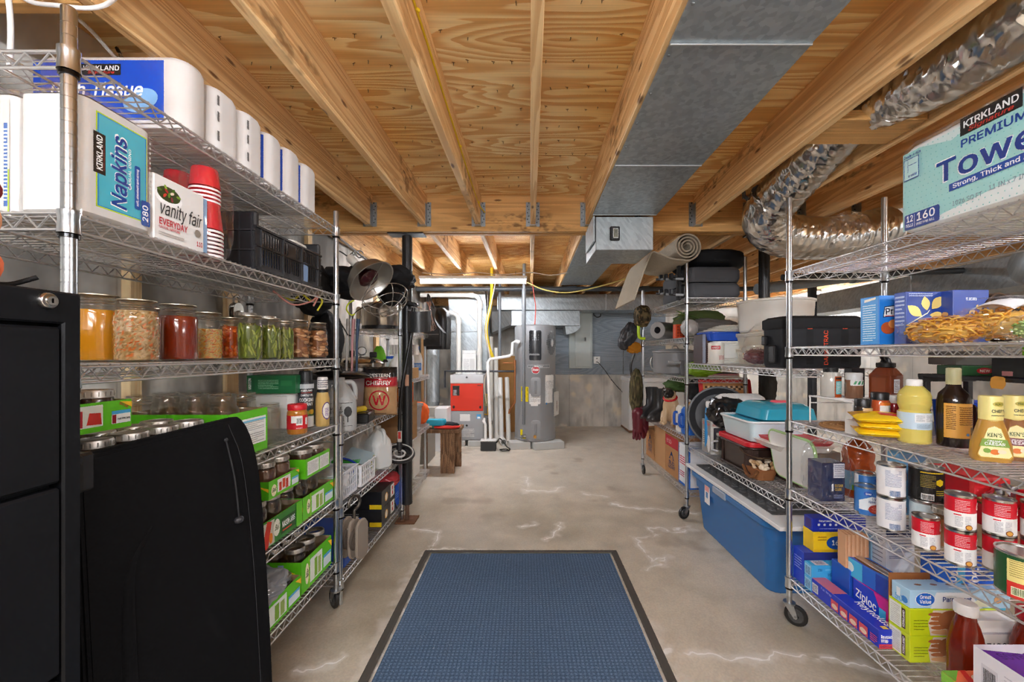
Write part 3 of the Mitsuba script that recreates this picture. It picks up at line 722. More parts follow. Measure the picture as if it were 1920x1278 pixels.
sm = B(); sm.tube(smooth_path([MP[:3, :3] @ np.array([x, y, 0.0285]) + MP[:3, 3] for x, y in ((0.40, 1.07), (0.45, 0.93), (0.475, 0.6), (0.478, 0.05))]), 0.0012, '#2c2c2e', sides=5); part(c, 'seam', sm, 'matte')
cd = B(); a0 = MP[:3, :3] @ np.array([0.385, 1.03, 0.03]) + MP[:3, 3]; a1 = MP[:3, :3] @ np.array([0.412, 0.80, 0.036]) + MP[:3, 3]
cd.tube(smooth_path([a0, (a0 + a1) / 2 + [0.003, 0.004, 0], a1]), 0.0024, '#2a2a2c'); pebble(cd, a0, (0.012, 0.012, 0.012), '#2a2a2c')
k = part(c, 'cord', cd, 'matte')
kb = B(); kb.lathe([(0, -0.013), (0.006, -0.012), (0.0105, -0.006), (0.0105, 0.004), (0.006, 0.011), (0.003, 0.012), (0, 0.012)], '#26262a', M=frame(a1 - [0, 0, 0.008], (0.5, 0.6, 0.2))); part(k, 'knob', kb, 'satin')
cl = B(); cl.box((-0.872, 0.792, 1.05), (0.05, 0.028, 0.075), '#17181a', ch=0.005); cl.box((-0.885, 0.785, 1.075), (0.075, 0.04, 0.02), '#17181a', ch=0.004); part(c, 'hook', cl, 'satin')
# ---------------------------------------------------------------- water heater
h = thing('water_heater', 'tall grey hybrid heat pump water heater standing on concrete blocks', 'water heater')
hx, hy, r0 = 0.138, 5.74, 0.288
b = B().lathe([(0, 0.095), (r0 - 0.01, 0.095), (r0, 0.105), (r0, 0.118), (r0 - 0.004, 0.122), (r0 - 0.004, 1.25), (r0, 1.255), (r0, 1.64), (r0 - 0.015, 1.662), (r0 - 0.05, 1.668), (0, 1.67)], '#8f9194', c=(hx, hy, 0), seg=56)
part(h, 'tank', b, 'satin')
HF = lambda: wrap(lambda z: np.where(np.asarray(z) > 1.25, r0, r0 - 0.004) + 0.0008, -90, (hx, hy, 0))
b = B().decal([P_(np.array(rrect(0.165, 0.40, 0.02)) + [-0.005, 1.385], '#2b2d30'), P_(np.array(rrect(0.13, 0.115, 0.01)) + [-0.005, 1.50], '#17181a'), R_(-0.055, 1.515, 0.04, 1.53, '#8a8d90'), LN(-0.05, 1.475, 0.04, 1.5, 2, '#7d8083')] +
              [R_(-0.045 + 0.024 * i, 1.452, -0.03 + 0.024 * i, 1.466, '#6d7073') for i in range(4)], HF()); part(h, 'control_panel', b, 'gloss', label='dark control panel')
def onheater(u, z, lift): g = math.radians(-90) + u / r0; return np.array([hx + (r0 + lift) * math.cos(g), hy + (r0 + lift) * math.sin(g), z]), np.array([math.cos(g), math.sin(g), 0])
fan = B()
fan.decal([E_(0.24, 1.42, 0.085, 0.165, '#7c7e81', 28)] + [E_(0.24 + dx * 0.75, 1.42 + dz, 0.009, 0.008, '#1b1c1d', 6) for dx in np.arange(-0.105, 0.11, 0.026) for dz in np.arange(-0.15, 0.151, 0.022) if (dx / 0.108) ** 2 + (dz / 0.155) ** 2 < 1 and (dx / 0.035) ** 2 + (dz / 0.05) ** 2 > 1] + [E_(0.24, 1.42, 0.025, 0.05, '#b9bbbd', 16)], HF())
part(h, 'fan_grille', fan, 'satin', label='round fan grille')
lb = B()
lb.decal([R_(-0.11, 1.085, 0.21, 1.125, '#c9cbcd'), R_(-0.105, 1.09, 0.205, 1.12, '#77797c'), T_(-0.02, 1.097, 0.016, 'Heat Pump', '#e8e8e8', w=0.12)], HF())
lb.decal([E_(0.0, 1.06, 0.056, 0.056, '#e9e9e9', 24), E_(0.0, 1.06, 0.05, 0.05, '#b3202c', 24), T_(0.0, 1.045, 0.032, 'Rheem', '#ffffff', w=0.085, anchor='c')], HF())
part(h, 'badge', lb, 'satin', label='red round badge')
for it in ([R_(0.135, 0.80, 0.30, 0.985, '#ededeb'), LN(0.145, 0.81, 0.29, 0.91, 9, '#b5b5b5')], [R_(0.135, 0.61, 0.27, 0.797, '#ededeb'), LN(0.145, 0.63, 0.255, 0.78, 12, '#b5b5b5'), R_(0.145, 0.59, 0.165, 0.615, '#3b7fc0')], [R_(-0.085, 0.60, 0.065, 0.74, '#ececea'), LN(-0.075, 0.62, 0.055, 0.72, 8, '#b0b0b0'), R_(-0.065, 0.575, 0.03, 0.60, '#ececea')]): part(h, 'white_label', B().decal(it, HF()), 'matte', label='white paper label')
for it in ([R_(-0.215, 0.63, -0.10, 0.83, '#e8d21d'), R_(-0.205, 0.77, -0.11, 0.82, '#222222'), LN(-0.205, 0.65, -0.11, 0.75, 8, '#6b6420')], [R_(-0.23, 0.15, -0.19, 0.25, '#e8d21d')], [R_(-0.2, 0.13, -0.14, 0.17, '#e6cf22')]): part(h, 'yellow_label', B().decal(it, HF()), 'matte', label='yellow sticker')
for z in (0.83, 0.26):
    hb = B(); p, n = onheater(0.0, z, -0.004); loft(hb, [(0.145, 0.26, 0.05, 0), (0.145, 0.26, 0.05, 0.008), (0.10, 0.21, 0.045, 0.014)], '#8f9194', M=np.array([[1, 0, 0, p[0]], [0, 0, -1, p[1]], [0, 1, 0, p[2]], [0, 0, 0, 1.0]])); hb.box(p + [0, -0.013, 0], (0.03, 0.012, 0.17), '#7f8184', ch=0.004)
    part(h, 'access_cover', hb, 'satin')
vl = B(); p, n = onheater(-0.16, 0.17, 0); vl.cyl(p, p + n * 0.07, 0.022, '#a8a6a0'); vl.cyl(p + n * 0.05 - [0.03, 0, 0], p + n * 0.05 + [0.05, 0, 0], 0.018, '#8a8880'); part(h, 'drain_valve', vl, 'dullmetal')
vl = B(); p, n = onheater(-0.01, 0.17, 0); vl.cyl(p, p + n * 0.03, 0.022, '#b98a4a'); vl.cyl(p, p + n * 0.055, 0.011, '#c79a58'); part(h, 'anode_cap', vl, 'dullmetal')
sl = B(); p, n = onheater(0.37, 0.42, 0.003); u = np.array([-n[1], n[0], 0])
sl.quad(p - u * 0.11, p + u * 0.13 + n * 0.02, p + u * 0.13 + [0, 0, 0.33] + n * 0.02, p - u * 0.11 + [0, 0, 0.33], '#e6e6e4'); sl.quad(p - u * 0.04 + [0, 0, 0.05] + n * 0.004, p + u * 0.05 + [0, 0, 0.05] + n * 0.014, p + u * 0.05 + [0, 0, 0.20] + n * 0.014, p - u * 0.04 + [0, 0, 0.2] + n * 0.004, '#7d6a6e')
part(h, 'manual_sleeve', sl, 'gloss', label='clear sleeve with papers')
for i, (x, y, w, rz) in enumerate(((-0.08, 5.52, 0.28, 8), (0.30, 5.52, 0.42, 14), (0.14, 5.95, 0.40, 0))):
    solo('concrete_block', B().box((x, y, 0.0475), (w, 0.19, 0.095), '#b9b9b6', ch=0.006, rz=rz), 'matte', ('small grey concrete block under the left front of the water heater', 'long grey concrete block under the right front of the water heater', 'grey concrete block under the back of the water heater')[i], 'concrete block', 'blocks under the water heater')
# ---------------------------------------------------------------- furnace
f = thing('furnace', 'red and grey gas furnace standing on concrete blocks', 'furnace')
x0, x1, y0, y1 = -1.035, -0.575, 5.63, 6.3
b = B().box(((x0 + x1) / 2, (y0 + y1) / 2, 0.532), (x1 - x0, y1 - y0, 0.90), '#a9abae', ch=0.004); part(f, 'cabinet', b, 'satin')
b = B().box(((x0 + x1) / 2, y0 - 0.006, 0.675), (x1 - x0 - 0.01, 0.014, 0.375), '#cf3420', ch=0.003)
b.decal([R_(0.03, 0.21, 0.125, 0.345, '#2a2322')] + [R_(0.035, 0.30, 0.12, 0.34, '#151515'), LN(0.04, 0.215, 0.085, 0.29, 5, '#c9c9c9'), E_(0.045, 0.055, 0.016, 0.02, '#2b1512'), E_(0.41, 0.05, 0.014, 0.018, '#2b1512'), R_(0.37, 0.345, 0.425, 0.355, '#5a1a14')], bface((x1 - x0 - 0.01, 0.014, 0.375), '-y', ((x0 + x1) / 2, y0 - 0.006, 0.675)))
part(f, 'upper_door', b, 'satin', label='red upper door')
b = B().box(((x0 + x1) / 2, y0 - 0.004, 0.29), (x1 - x0 - 0.01, 0.012, 0.385), '#9d9fa2', ch=0.003)
b.decal([R_(0.13, 0.25, 0.27, 0.345, '#e2e2e0'), R_(0.36, 0.28, 0.42, 0.345, '#58a5d8'), R_(0.37, 0.285, 0.41, 0.31, '#e8f0f4'), LN(0.12, 0.03, 0.33, 0.15, 6, '#cfcfcd'), E_(0.225, 0.19, 0.014, 0.014, '#202020')], bface((x1 - x0 - 0.01, 0.012, 0.385), '-y', ((x0 + x1) / 2, y0 - 0.004, 0.29)))
part(f, 'lower_door', b, 'satin', label='grey lower door')
b = B().box(((x0 + x1) / 2, y0 - 0.004, 0.925), (x1 - x0 - 0.004, 0.014, 0.112), '#c4c6c8', ch=0.003); b.cyl(((x0 + x1) / 2, y0 - 0.012, 0.95), ((x0 + x1) / 2, y0 - 0.02, 0.95), 0.012, '#3c3c3c', seg=12); part(f, 'top_trim', b, 'satin')
gv = B()
gv.tube([(x1, 5.75, 0.70), (x1 + 0.05, 5.75, 0.70), (x1 + 0.05, 5.75, 0.42), (x1, 5.75, 0.42)], 0.012, '#d0a22a'); gv.box((x1 + 0.025, 5.74, 0.62), (0.05, 0.06, 0.16), '#8a8456', ch=0.004); gv.box((x1 + 0.02, 5.70, 0.35), (0.045, 0.06, 0.10), '#6f7174', ch=0.004)
gv.tube(smooth_path([(x1 + 0.02, 5.70, 0.31), (x1 + 0.09, 5.66, 0.26), (x1 + 0.11, 5.68, 0.34), (x1 + 0.02, 5.70, 0.38)]), 0.005, '#333333'); part(f, 'gas_valve', gv, 'satin')
for i, x in enumerate((-0.96, -0.66)):
    solo('concrete_block', B().box((x, 5.74, 0.04), (0.26, 0.26, 0.08), '#bdbdba', ch=0.008), 'matte', ('grey concrete block under the left side of the furnace', 'grey concrete block under the right side of the furnace')[i], 'concrete block', 'blocks under the furnace')
# ---------------------------------------------------------------- sheet metal behind
GV = '#9aa1a4'
d = thing('plenum_duct', 'broad galvanized sheet metal plenum rising above the furnace', 'duct')
b = B(); b.box((-0.83, 6.32, 1.30), (0.56, 0.5, 0.62), '#ffffff', ch=0.003)
b.tm(trimesh.convex.convex_hull(np.array([(-1.11, 6.07, 1.6), (-0.55, 6.07, 1.6), (-1.11, 6.57, 1.6), (-0.55, 6.57, 1.6), (-1.15, 6.05, 2.2), (-0.6, 6.05, 2.2), (-1.15, 6.6, 2.2), (-0.6, 6.6, 2.2)])), '#ffffff', 20)
b.tm(trimesh.convex.convex_hull(np.array([(-1.11, 6.07, 1.0), (-0.83, 6.07, 0.99), (-1.11, 6.57, 1.0), (-0.55, 6.57, 1.0), (-0.55, 6.07, 1.0), (-0.95, 6.07, 0.988), (-0.62, 6.07, 0.988), (-0.95, 6.5, 0.988), (-0.62, 6.5, 0.988)])), '#ffffff', 20)
part(d, 'box', b, 'galvanized')
s = B()
for a, c_ in (((-1.11, 6.065, 1.6), (-0.55, 6.065, 1.6)), ((-1.1, 6.065, 2.15), (-0.62, 6.065, 1.62)), ((-1.09, 6.065, 1.0), (-0.56, 6.065, 1.0)), ((-0.56, 6.065, 1.0), (-0.56, 6.065, 2.2))): s.tube([a, c_], 0.006, '#b9bec0')
part(d, 'seams', s, 'dullmetal')
d = thing('trunk_duct', 'long galvanized main duct along the back wall above the water heater', 'duct')
part(d, 'box', B().box((1.05, 6.72, 2.09), (3.0, 0.5, 0.25), '#ffffff', ch=0.003), 'galvanized')
for i, x in enumerate((0.15, 1.27, 2.2)): part(d, 'joint', B().box((x, 6.72, 2.09), (0.02, 0.515, 0.262), '#b5babc', ch=0.003), 'dullmetal')
d = thing('return_duct', 'lower galvanized return duct curving down behind the water heater', 'duct')
b = B(); b.box((0.32, 6.75, 1.84), (1.1, 0.45, 0.24), '#ffffff', ch=0.003)
b.tm(trimesh.convex.convex_hull(np.array([(-0.22, 6.5, 1.955), (-0.22, 6.97, 1.955), (-0.22, 6.5, 1.74), (-0.22, 6.97, 1.74), (-0.52, 6.35, 1.93), (-0.52, 6.9, 1.93), (-0.52, 6.35, 1.60), (-0.52, 6.9, 1.60)])), '#ffffff', 15)
b.extr(Polygon(list(map(tuple, np.vstack([[[0.87, 1.955], [0.87, 1.74]], np.stack([0.87 - 0.28 + 0.28 * np.cos(np.radians(np.linspace(0, 80, 7))) + 0.02, 1.74 - 0.16 * np.sin(np.radians(np.linspace(0, 80, 7)))]  , 1), [[0.60, 1.955]]])))).buffer(0), 0.4, '#ffffff', np.array([[1, 0, 0, 0], [0, 0, -1, 6.97], [0, 1, 0, 0], [0, 0, 0, 1.0]]), 15)
part(d, 'box', b, 'galvanized')
# galvanized round pipe at the left
b = B().lathe([(0.085, 0.55), (0.085, 0.60), (0.088, 0.605), (0.088, 0.615), (0.085, 0.62), (0.085, 1.25), (0.088, 1.26), (0.085, 1.27), (0.085, 1.7)], '#aeb6ba', c=(-1.29, 5.72, 0.0), seg=28)
solo('round_duct', b, 'galvanized', 'upright round galvanized pipe left of the furnace plenum', 'pipe')
solo('round_duct', B().cyl((-1.46, 5.92, 0.55), (-1.46, 5.92, 1.6), 0.05, '#b08a62', seg=18), 'matte', 'tan cardboard tube standing left of the round galvanized pipe', 'tube')
# white vent pipes over the furnace
def pipe(label, pts, r, col, mat='satin', name='plumbing_pipe', cat='pipe', sides=12, n=1, fit=(), group=None):
    k = thing(name, label, cat, group)
    part(k, 'tube', B().tube(smooth_path(pts, n) if n > 1 else pts, r, col, sides=sides), mat)
    for a, b_ in fit: part(k, 'coupling', B().cyl(a, b_, r * 1.28, col, seg=14), mat)
    return k
pipe('white vent pipe elbowing left above the furnace, right hand one', [(-0.655, 5.85, 0.97), (-0.655, 5.85, 2.03), (-0.69, 5.85, 2.09), (-0.76, 5.85, 2.115), (-1.5, 5.85, 2.115)], 0.034, '#d9d8d2', fit=[((-0.655, 5.85, 1.92), (-0.655, 5.85, 2.03)), ((-0.655, 5.85, 1.25), (-0.655, 5.85, 1.33)), ((-0.655, 5.85, 0.985), (-0.655, 5.85, 1.04)), ((-0.80, 5.85, 2.115), (-0.74, 5.85, 2.115))])
pipe('white vent pipe bending left above the furnace, left hand one', [(-0.955, 5.85, 0.97), (-0.955, 5.85, 1.77), (-0.985, 5.85, 1.83), (-1.05, 5.85, 1.86), (-1.5, 5.85, 1.86)], 0.034, '#d9d8d2', fit=[((-0.955, 5.85, 1.70), (-0.955, 5.85, 1.77)), ((-0.955, 5.85, 0.985), (-0.955, 5.85, 1.04))])
b = carton(0.2, 0.14, 0.34, '#dfdfdd', {'-y': [LN(0.02, 0.03, 0.10, 0.22, 12, '#b9b9b9'), R_(0.11, 0.03, 0.18, 0.22, '#c9c9c7'), R_(0.0, 0.295, 0.2, 0.30, '#aaaaaa')]}); solo('control_box', b, 'satin', 'white control box standing on top of the furnace between the vent pipes', 'box', M=xf(-0.81, 5.95, 0.982))
pipe('black iron gas pipe running to the right from the furnace top', [(-1.13, 5.74, 0.8), (-1.13, 5.74, 1.03), (-1.0, 5.7, 1.03), (-0.02, 5.66, 1.03), (-0.02, 5.66, 0.88)], 0.014, '#33353a', fit=[((-0.6, 5.685, 1.03), (-0.54, 5.685, 1.03)), ((-0.02, 5.66, 1.08), (-0.02, 5.66, 0.97)), ((-0.12, 5.665, 1.03), (-0.07, 5.665, 1.03))])
pipe('grey insulated water pipe rising from the water heater', [(-0.02, 5.35, 0.35), (-0.02, 5.35, 1.45), (-0.015, 5.35, 2.45)], 0.021, '#6c7074', fit=[((-0.02, 5.35, 1.42), (-0.018, 5.35, 2.12))])
pipe('second grey insulated water pipe standing behind the first', [(-0.36, 5.75, 1.22), (-0.36, 5.75, 2.45)], 0.021, '#5b6066', fit=[((-0.36, 5.75, 1.75), (-0.36, 5.75, 1.78))])
pipe('yellow gas line hanging in a slack curve left of the water heater', [(-0.46, 5.6, 2.45), (-0.46, 5.6, 2.2), (-0.47, 5.55, 1.95), (-0.53, 5.55, 1.62), (-0.50, 5.6, 1.38), (-0.44, 5.65, 1.2)], 0.021, '#dfc12c', name='gas_line', n=8)
pipe('thin white cable drooping from the joists beside the furnace', [(-0.38, 5.5, 2.45), (-0.41, 5.5, 2.2), (-0.46, 5.5, 1.95), (-0.53, 5.5, 1.6), (-0.48, 5.5, 1.2), (-0.55, 5.5, 0.9), (-0.53, 5.55, 0.6)], 0.008, '#c9b9a9', name='cable', n=8, sides=6)
pipe('red wire hanging down to the water heater top', [(0.1, 5.5, 2.3), (0.1, 5.5, 2.2), (0.12, 5.52, 2.05), (0.14, 5.55, 1.9), (0.13, 5.6, 1.67)], 0.007, '#d9574e', name='cable', n=8, sides=6)
pipe('copper water pipe running down the left of the water heater', [(-0.30, 5.52, 1.15), (-0.14, 5.5, 1.15), (-0.14, 5.48, 0.62), (-0.21, 5.48, 0.52), (-0.22, 5.48, 0.47)], 0.013, '#b87a50', 'dullmetal', fit=[((-0.14, 5.5, 1.19), (-0.14, 5.5, 1.12))])
pipe('white drain pipe with elbows from the water heater to the small pump', [(-0.08, 5.5, 1.42), (-0.13, 5.5, 1.44), (-0.17, 5.5, 1.42), (-0.18, 5.5, 1.27), (-0.22, 5.48, 1.24), (-0.47, 5.44, 1.20), (-0.50, 5.44, 1.16), (-0.46, 5.42, 0.13)], 0.02, '#ececea', fit=[((-0.13, 5.5, 1.44), (-0.08, 5.5, 1.425)), ((-0.497, 5.44, 1.12), (-0.495, 5.438, 1.06))])
pipe('white condensate pipe from the furnace down to the small pump', [(-0.57, 5.66, 0.37), (-0.55, 5.45, 0.365), (-0.53, 5.42, 0.34), (-0.53, 5.42, 0.13)], 0.018, '#e9e9e6', fit=[((-0.56, 5.5, 0.366), (-0.55, 5.45, 0.365))])
b = B().box((-0.485, 5.40, 0.065), (0.20, 0.13, 0.13), '#1d1d1f', ch=0.006); b.box((-0.485, 5.40, 0.135), (0.21, 0.14, 0.016), '#dcdcda', ch=0.004); solo('condensate_pump', b, 'satin', 'small black pump with white lid on the floor before the water heater', 'pump')
pipe('coiled black power cord lying beside the small pump', [(-0.38, 5.4, 0.10), (-0.34, 5.36, 0.16), (-0.3, 5.33, 0.14), (-0.24, 5.33, 0.06), (-0.2, 5.36, 0.02), (-0.28, 5.3, 0.015), (-0.33, 5.34, 0.02), (-0.25, 5.38, 0.02), (-0.21, 5.31, 0.015)], 0.008, '#222222', name='cable', n=8, sides=6)
for i, (xa, xb, ya, yb, L, col, lb_) in enumerate(((-0.50, -0.53, 6.0, 6.9, 1.55, '#cfccc4', 'pale grey pipe leaning by the furnace, tallest of the leaning pipes'), (-0.42, -0.45, 5.95, 6.9, 1.38, '#d8d6d0', 'pale grey pipe leaning second from the furnace'), (-0.34, -0.38, 5.85, 6.9, 0.95, '#e4e3df', 'short white pipe leaning before the wooden board'), (-0.24, -0.28, 5.9, 6.9, 0.95, '#dddbd4', 'short white pipe leaning close to the water heater'))):
    dz = math.sqrt(max(0.01, L * L - 0.3 ** 2)); solo('leaning_pipe', B().lathe([(0.028, 0), (0.034, 0), (0.034, L), (0.028, L), (0.028, 0.01)], col, M=frame((xa, ya, 0.01), (xb - xa, 0.3, dz)), seg=16), 'satin', lb_, 'pipe', 'pipes leaning on the back wall')
solo('leaning_pipe', B().lathe([(0.036, 0), (0.045, 0), (0.045, 0.5), (0.036, 0.5), (0.036, 0.01)], '#e4e3df', M=frame((-0.30, 5.66, 0.047), (-0.1, 0.5, 0)), seg=18), 'satin', 'short white pipe lying on the floor left of the water heater', 'pipe')
solo('wood_board', B().box((-0.24, 6.72, 0.62), (0.5, 0.02, 1.24), '#b5854f', ch=0.002, rx=-8), 'matte', 'tan plywood offcut leaning on the wall behind the leaning pipes', 'board')
# electrical panel and meter
e = thing('electrical_panel', 'tall pale grey electrical breaker panel on the grey board', 'electrical panel')
part(e, 'box', B().box((0.955, 7.085, 1.55), (0.40, 0.10, 1.06), '#aeb7b5', ch=0.004), 'satin')
b = B().box((0.99, 7.03, 1.55), (0.27, 0.012, 1.0), '#b9c1bf', ch=0.003); part(e, 'door', b, 'satin')
b = B().box((1.03, 7.02, 1.52), (0.03, 0.012, 0.07), '#777c7b', ch=0.003); b.box((1.03, 7.012, 1.525), (0.012, 0.008, 0.03), '#333333'); part(e, 'latch', b, 'satin')
o = thing('power_outlet', 'white outlet box with a cord plugged in right of the electrical panel', 'outlet')
part(o, 'box', B().box((1.235, 7.10, 1.16), (0.115, 0.09, 0.13), '#e9e9e6', ch=0.008), 'satin'); b = B()
for z in (1.13, 1.19): b.cyl((1.235, 7.056, z), (1.235, 7.05, z), 0.017, '#c7c7c4', seg=14); b.box((1.235, 7.049, z), (0.016, 0.002, 0.012), '#333333')
part(o, 'sockets', b, 'satin')
pipe('black power cord hanging from the outlet to the freezer', [(1.25, 7.05, 1.13), (1.36, 7.03, 1.0), (1.5, 7.02, 0.8), (1.68, 7.03, 0.6), (1.8, 7.06, 0.45)], 0.006, '#26282a', name='cable', n=8, sides=6)
pipe('looped black wires on the grey board above the outlet', [(1.17, 7.06, 2.05), (1.2, 7.04, 2.0), (1.27, 7.04, 1.98), (1.3, 7.04, 1.93), (1.24, 7.04, 1.9), (1.18, 7.04, 1.95), (1.22, 7.04, 2.02), (1.29, 7.05, 2.0)], 0.008, '#222426', name='cable', n=8, sides=6)
f = thing('chest_freezer', 'white chest freezer against the back wall behind the right shelves', 'freezer')
part(f, 'body', B().box((2.25, 6.95 - 0.1, 0.42), (1.16, 0.55, 0.78), '#e4e5e6', ch=0.012), 'satin'); part(f, 'lid', B().box((2.25, 6.84, 0.85), (1.18, 0.58, 0.075), '#ecedee', ch=0.012), 'satin'); part(f, 'base', B().box((2.25, 6.85, 0.02), (1.17, 0.56, 0.03), '#7a5a44', ch=0.004), 'matte')
pipe('black steel pipe running across under the joists at the back', [(-1.5, 5.62, 2.165), (3.6, 5.62, 2.165)], 0.032, '#35393d', fit=[((0.6, 5.62, 2.165), (0.7, 5.62, 2.165)), ((1.6, 5.62, 2.165), (1.7, 5.62, 2.165))])
pipe('yellow cable sagging under the duct at the back', [(0.02, 5.3, 2.2), (0.25, 5.28, 2.1), (0.55, 5.25, 2.06), (0.95, 5.1, 2.12), (1.35, 4.9, 2.22)], 0.009, '#cbb86a', name='cable', n=8, sides=6)
pipe('white cable stapled across the joists above the tube light', [(-1.2, 4.75, 2.215), (-0.9, 4.76, 2.20), (-0.55, 4.75, 2.217), (-0.3, 4.76, 2.195), (0.05, 4.75, 2.218), (0.3, 4.76, 2.19), (0.5, 4.74, 2.218)], 0.006, '#e2d8c8', name='cable', n=8, sides=6)
# workbench stool at the left with gloves
bt = thing('wooden_bench', 'small worn wooden bench with paint stains by the left shelves', 'bench')
part(bt, 'top', B().box((-0.93, 4.5, 0.45), (0.46, 0.32, 0.04), '#ffffff', ch=0.004), 'oldwood')
for i, (y, x) in enumerate(((4.365, -0.83), (4.635, -0.80), (4.5, -1.1))): part(bt, 'leg', B().box((x, y, 0.215), (0.15 if i < 2 else 0.04, 0.035, 0.43), '#ffffff', ch=0.004), 'oldwood')
# ---------------------------------------------------------------- ceiling services
d = thing('joist_duct', 'long flat galvanized duct nailed under the joists with an outlet box at the beam', 'duct')
def sheetp(y0, y1, z0, z1):
    a0, a1, c0, c1 = jx(1, y0) - 0.004, jx(1, y1) - 0.004, jx(2, y0) + 0.021, jx(2, y1) + 0.021
    b = B(); q = np.array([(a0, y0, z0), (c0, y0, z0), (c1, y1, z1), (a1, y1, z1)])
    return b.tm(trimesh.convex.convex_hull(np.vstack([q, q + [0, 0, 0.004]])), '#ffffff', 20)
for y0, y1, z0, z1 in ((-1.2, 1.235, 2.216, 2.216), (1.23, 2.03, 2.213, 2.213), (2.025, 2.75, 2.216, 2.211)): part(d, 'sheet', sheetp(y0, y1, z0, z1), 'galvanized')
for y0, y1, z0, z1 in ((3.2, 4.35, 2.213, 2.217), (4.345, 5.6, 2.215, 2.215)): part(d, 'sheet', sheetp(y0, y1, z0, z1), 'galvanized')
s = B()
for y in (1.232, 2.028, 2.752): s.tube([(jx(1, y) - 0.004, y, 2.211), (jx(2, y) + 0.02, y, 2.211)], 0.004, '#c3c8ca')
part(d, 'seam', s, 'dullmetal', kind='stuff')
b = B(); xa, xb = jx(1, 2.76) + 0.018, jx(2, 2.76) + 0.002
b.box(((xa + xb) / 2, 2.975, 2.09), (xb - xa, 0.43, 0.225), '#ffffff', ch=0.003); part(d, 'outlet_box', b, 'galvanized')
b = B(); b.box((xa - 0.012, 2.93, 2.12), (0.012, 0.34, 0.17), '#ffffff'); part(d, 'flange', b, 'galvanized')
s = B(); sx, sz = 0.603, 2.086
s.box((sx, 2.752, sz), (0.066, 0.016, 0.096), '#17181a', ch=0.006); s.box((sx + 0.004, 2.742, sz), (0.036, 0.006, 0.066), '#d7d9d8', ch=0.008); s.box((sx + 0.004, 2.738, sz), (0.029, 0.004, 0.056), '#77766a', ch=0.005); s.box((sx + 0.004, 2.7355, sz + 0.008), (0.004, 0.002, 0.02), '#333333')
part(d, 'sensor', s, 'satin', label='black and grey sensor')
nb = B()
for y in np.arange(0.9, 2.7, 0.19): pebble(nb, (jx(1, y) + 0.008, y, 2.212), (0.012, 0.012, 0.006), '#8b8f90')
part(d, 'screws', nb, 'dullmetal', kind='stuff')
# flexible foil duct
fd = thing('flexible_duct', 'crinkled silver foil flexible duct sagging below the joists over the right shelves', 'duct')
def foil(path, r, seed, dens=0.012, amp=0.07):
    p = smooth_path(path, 14); L = np.concatenate([[0], np.cumsum(np.linalg.norm(np.diff(p, axis=0), axis=1))])
    s = np.arange(0, L[-1], dens); p = np.stack([np.interp(s, L, p[:, k]) for k in range(3)], 1)
    b = B(); b.tube(p, r, '#ffffff', sides=64, caps=False)
    v, f, n = b.v[0].copy(), b.f[0], b.n[0]
    k = np.repeat(np.arange(len(p)), 64); ring = 0.5 + 0.5 * np.cos(s[k] * 2 * math.pi / 0.055)
    a = np.tile(np.arange(64), len(p)) / 64 * 2 * math.pi
    q = np.stack([np.cos(a) * 4.0, np.sin(a) * 4.0, s[k] * 34], 1)
    crk = np.abs(meshkit.fbm(q * 1.6, 3, seed) - 0.5) * 2
    v = v + n * r * (0.035 * (ring - 0.5) - 0.5 * amp * 3 * (crk - 0.2))[:, None] + (meshkit.noise(v * 60, seed)[:, None] - 0.5) * 0.004
    o = B(); return o.tm(trimesh.Trimesh(v, f, process=False), '#ffffff', 26)
fp1 = [(1.475, 0.55, 2.30), (1.475, 1.0, 2.30), (1.475, 1.4, 2.29), (1.475, 1.62, 2.33), (1.47, 1.8, 2.37), (1.462, 1.98, 2.315), (1.45, 2.2, 2.225), (1.435, 2.36, 2.15)]
part(fd, 'duct', foil(fp1, 0.125, 3), 'foil')
fp2 = [(1.43, 2.33, 2.185), (1.44, 2.44, 2.09), (1.56, 2.52, 2.02), (1.80, 2.58, 2.005), (2.05, 2.62, 2.03), (2.35, 2.66, 2.10)]
part(fd, 'duct', foil(fp2, 0.13, 9), 'foil')
sb = B(); sheet(sb, lambda u, v: np.stack([1.285 + 0.30 * v, 2.385 + 0.03 * u - 0.02 * v, 2.20 - 0.09 * np.sin(v * 3.1) + 0 * u], -1), 3, 12, '#151515', two=0.003)
sb.box((1.283, 2.40, 2.25), (0.004, 0.032, 0.12), '#151515'); part(fd, 'strap', sb, 'satin', label='black hanging strap')
sb = B(); sheet(sb, lambda u, v: np.stack([1.45 + 0.22 * np.abs(v) ** 0.7, 2.50 + 0.04 * u - 0.03 * v, 1.905 + 0.36 * np.abs(v) ** 1.8 + 0.01 * u], -1), 3, 12, '#151515', two=0.003); part(fd, 'strap', sb, 'satin')
b = B(); blob(b, (1.93, 2.45, 2.02), (0.24, 0.18, 0.22), '#ffffff', amp=0.2, freq=3, k=3, seed=4, angle=1)
part(fd, 'plastic_wrap', b, 'film', label='clear plastic wrapped round the duct')
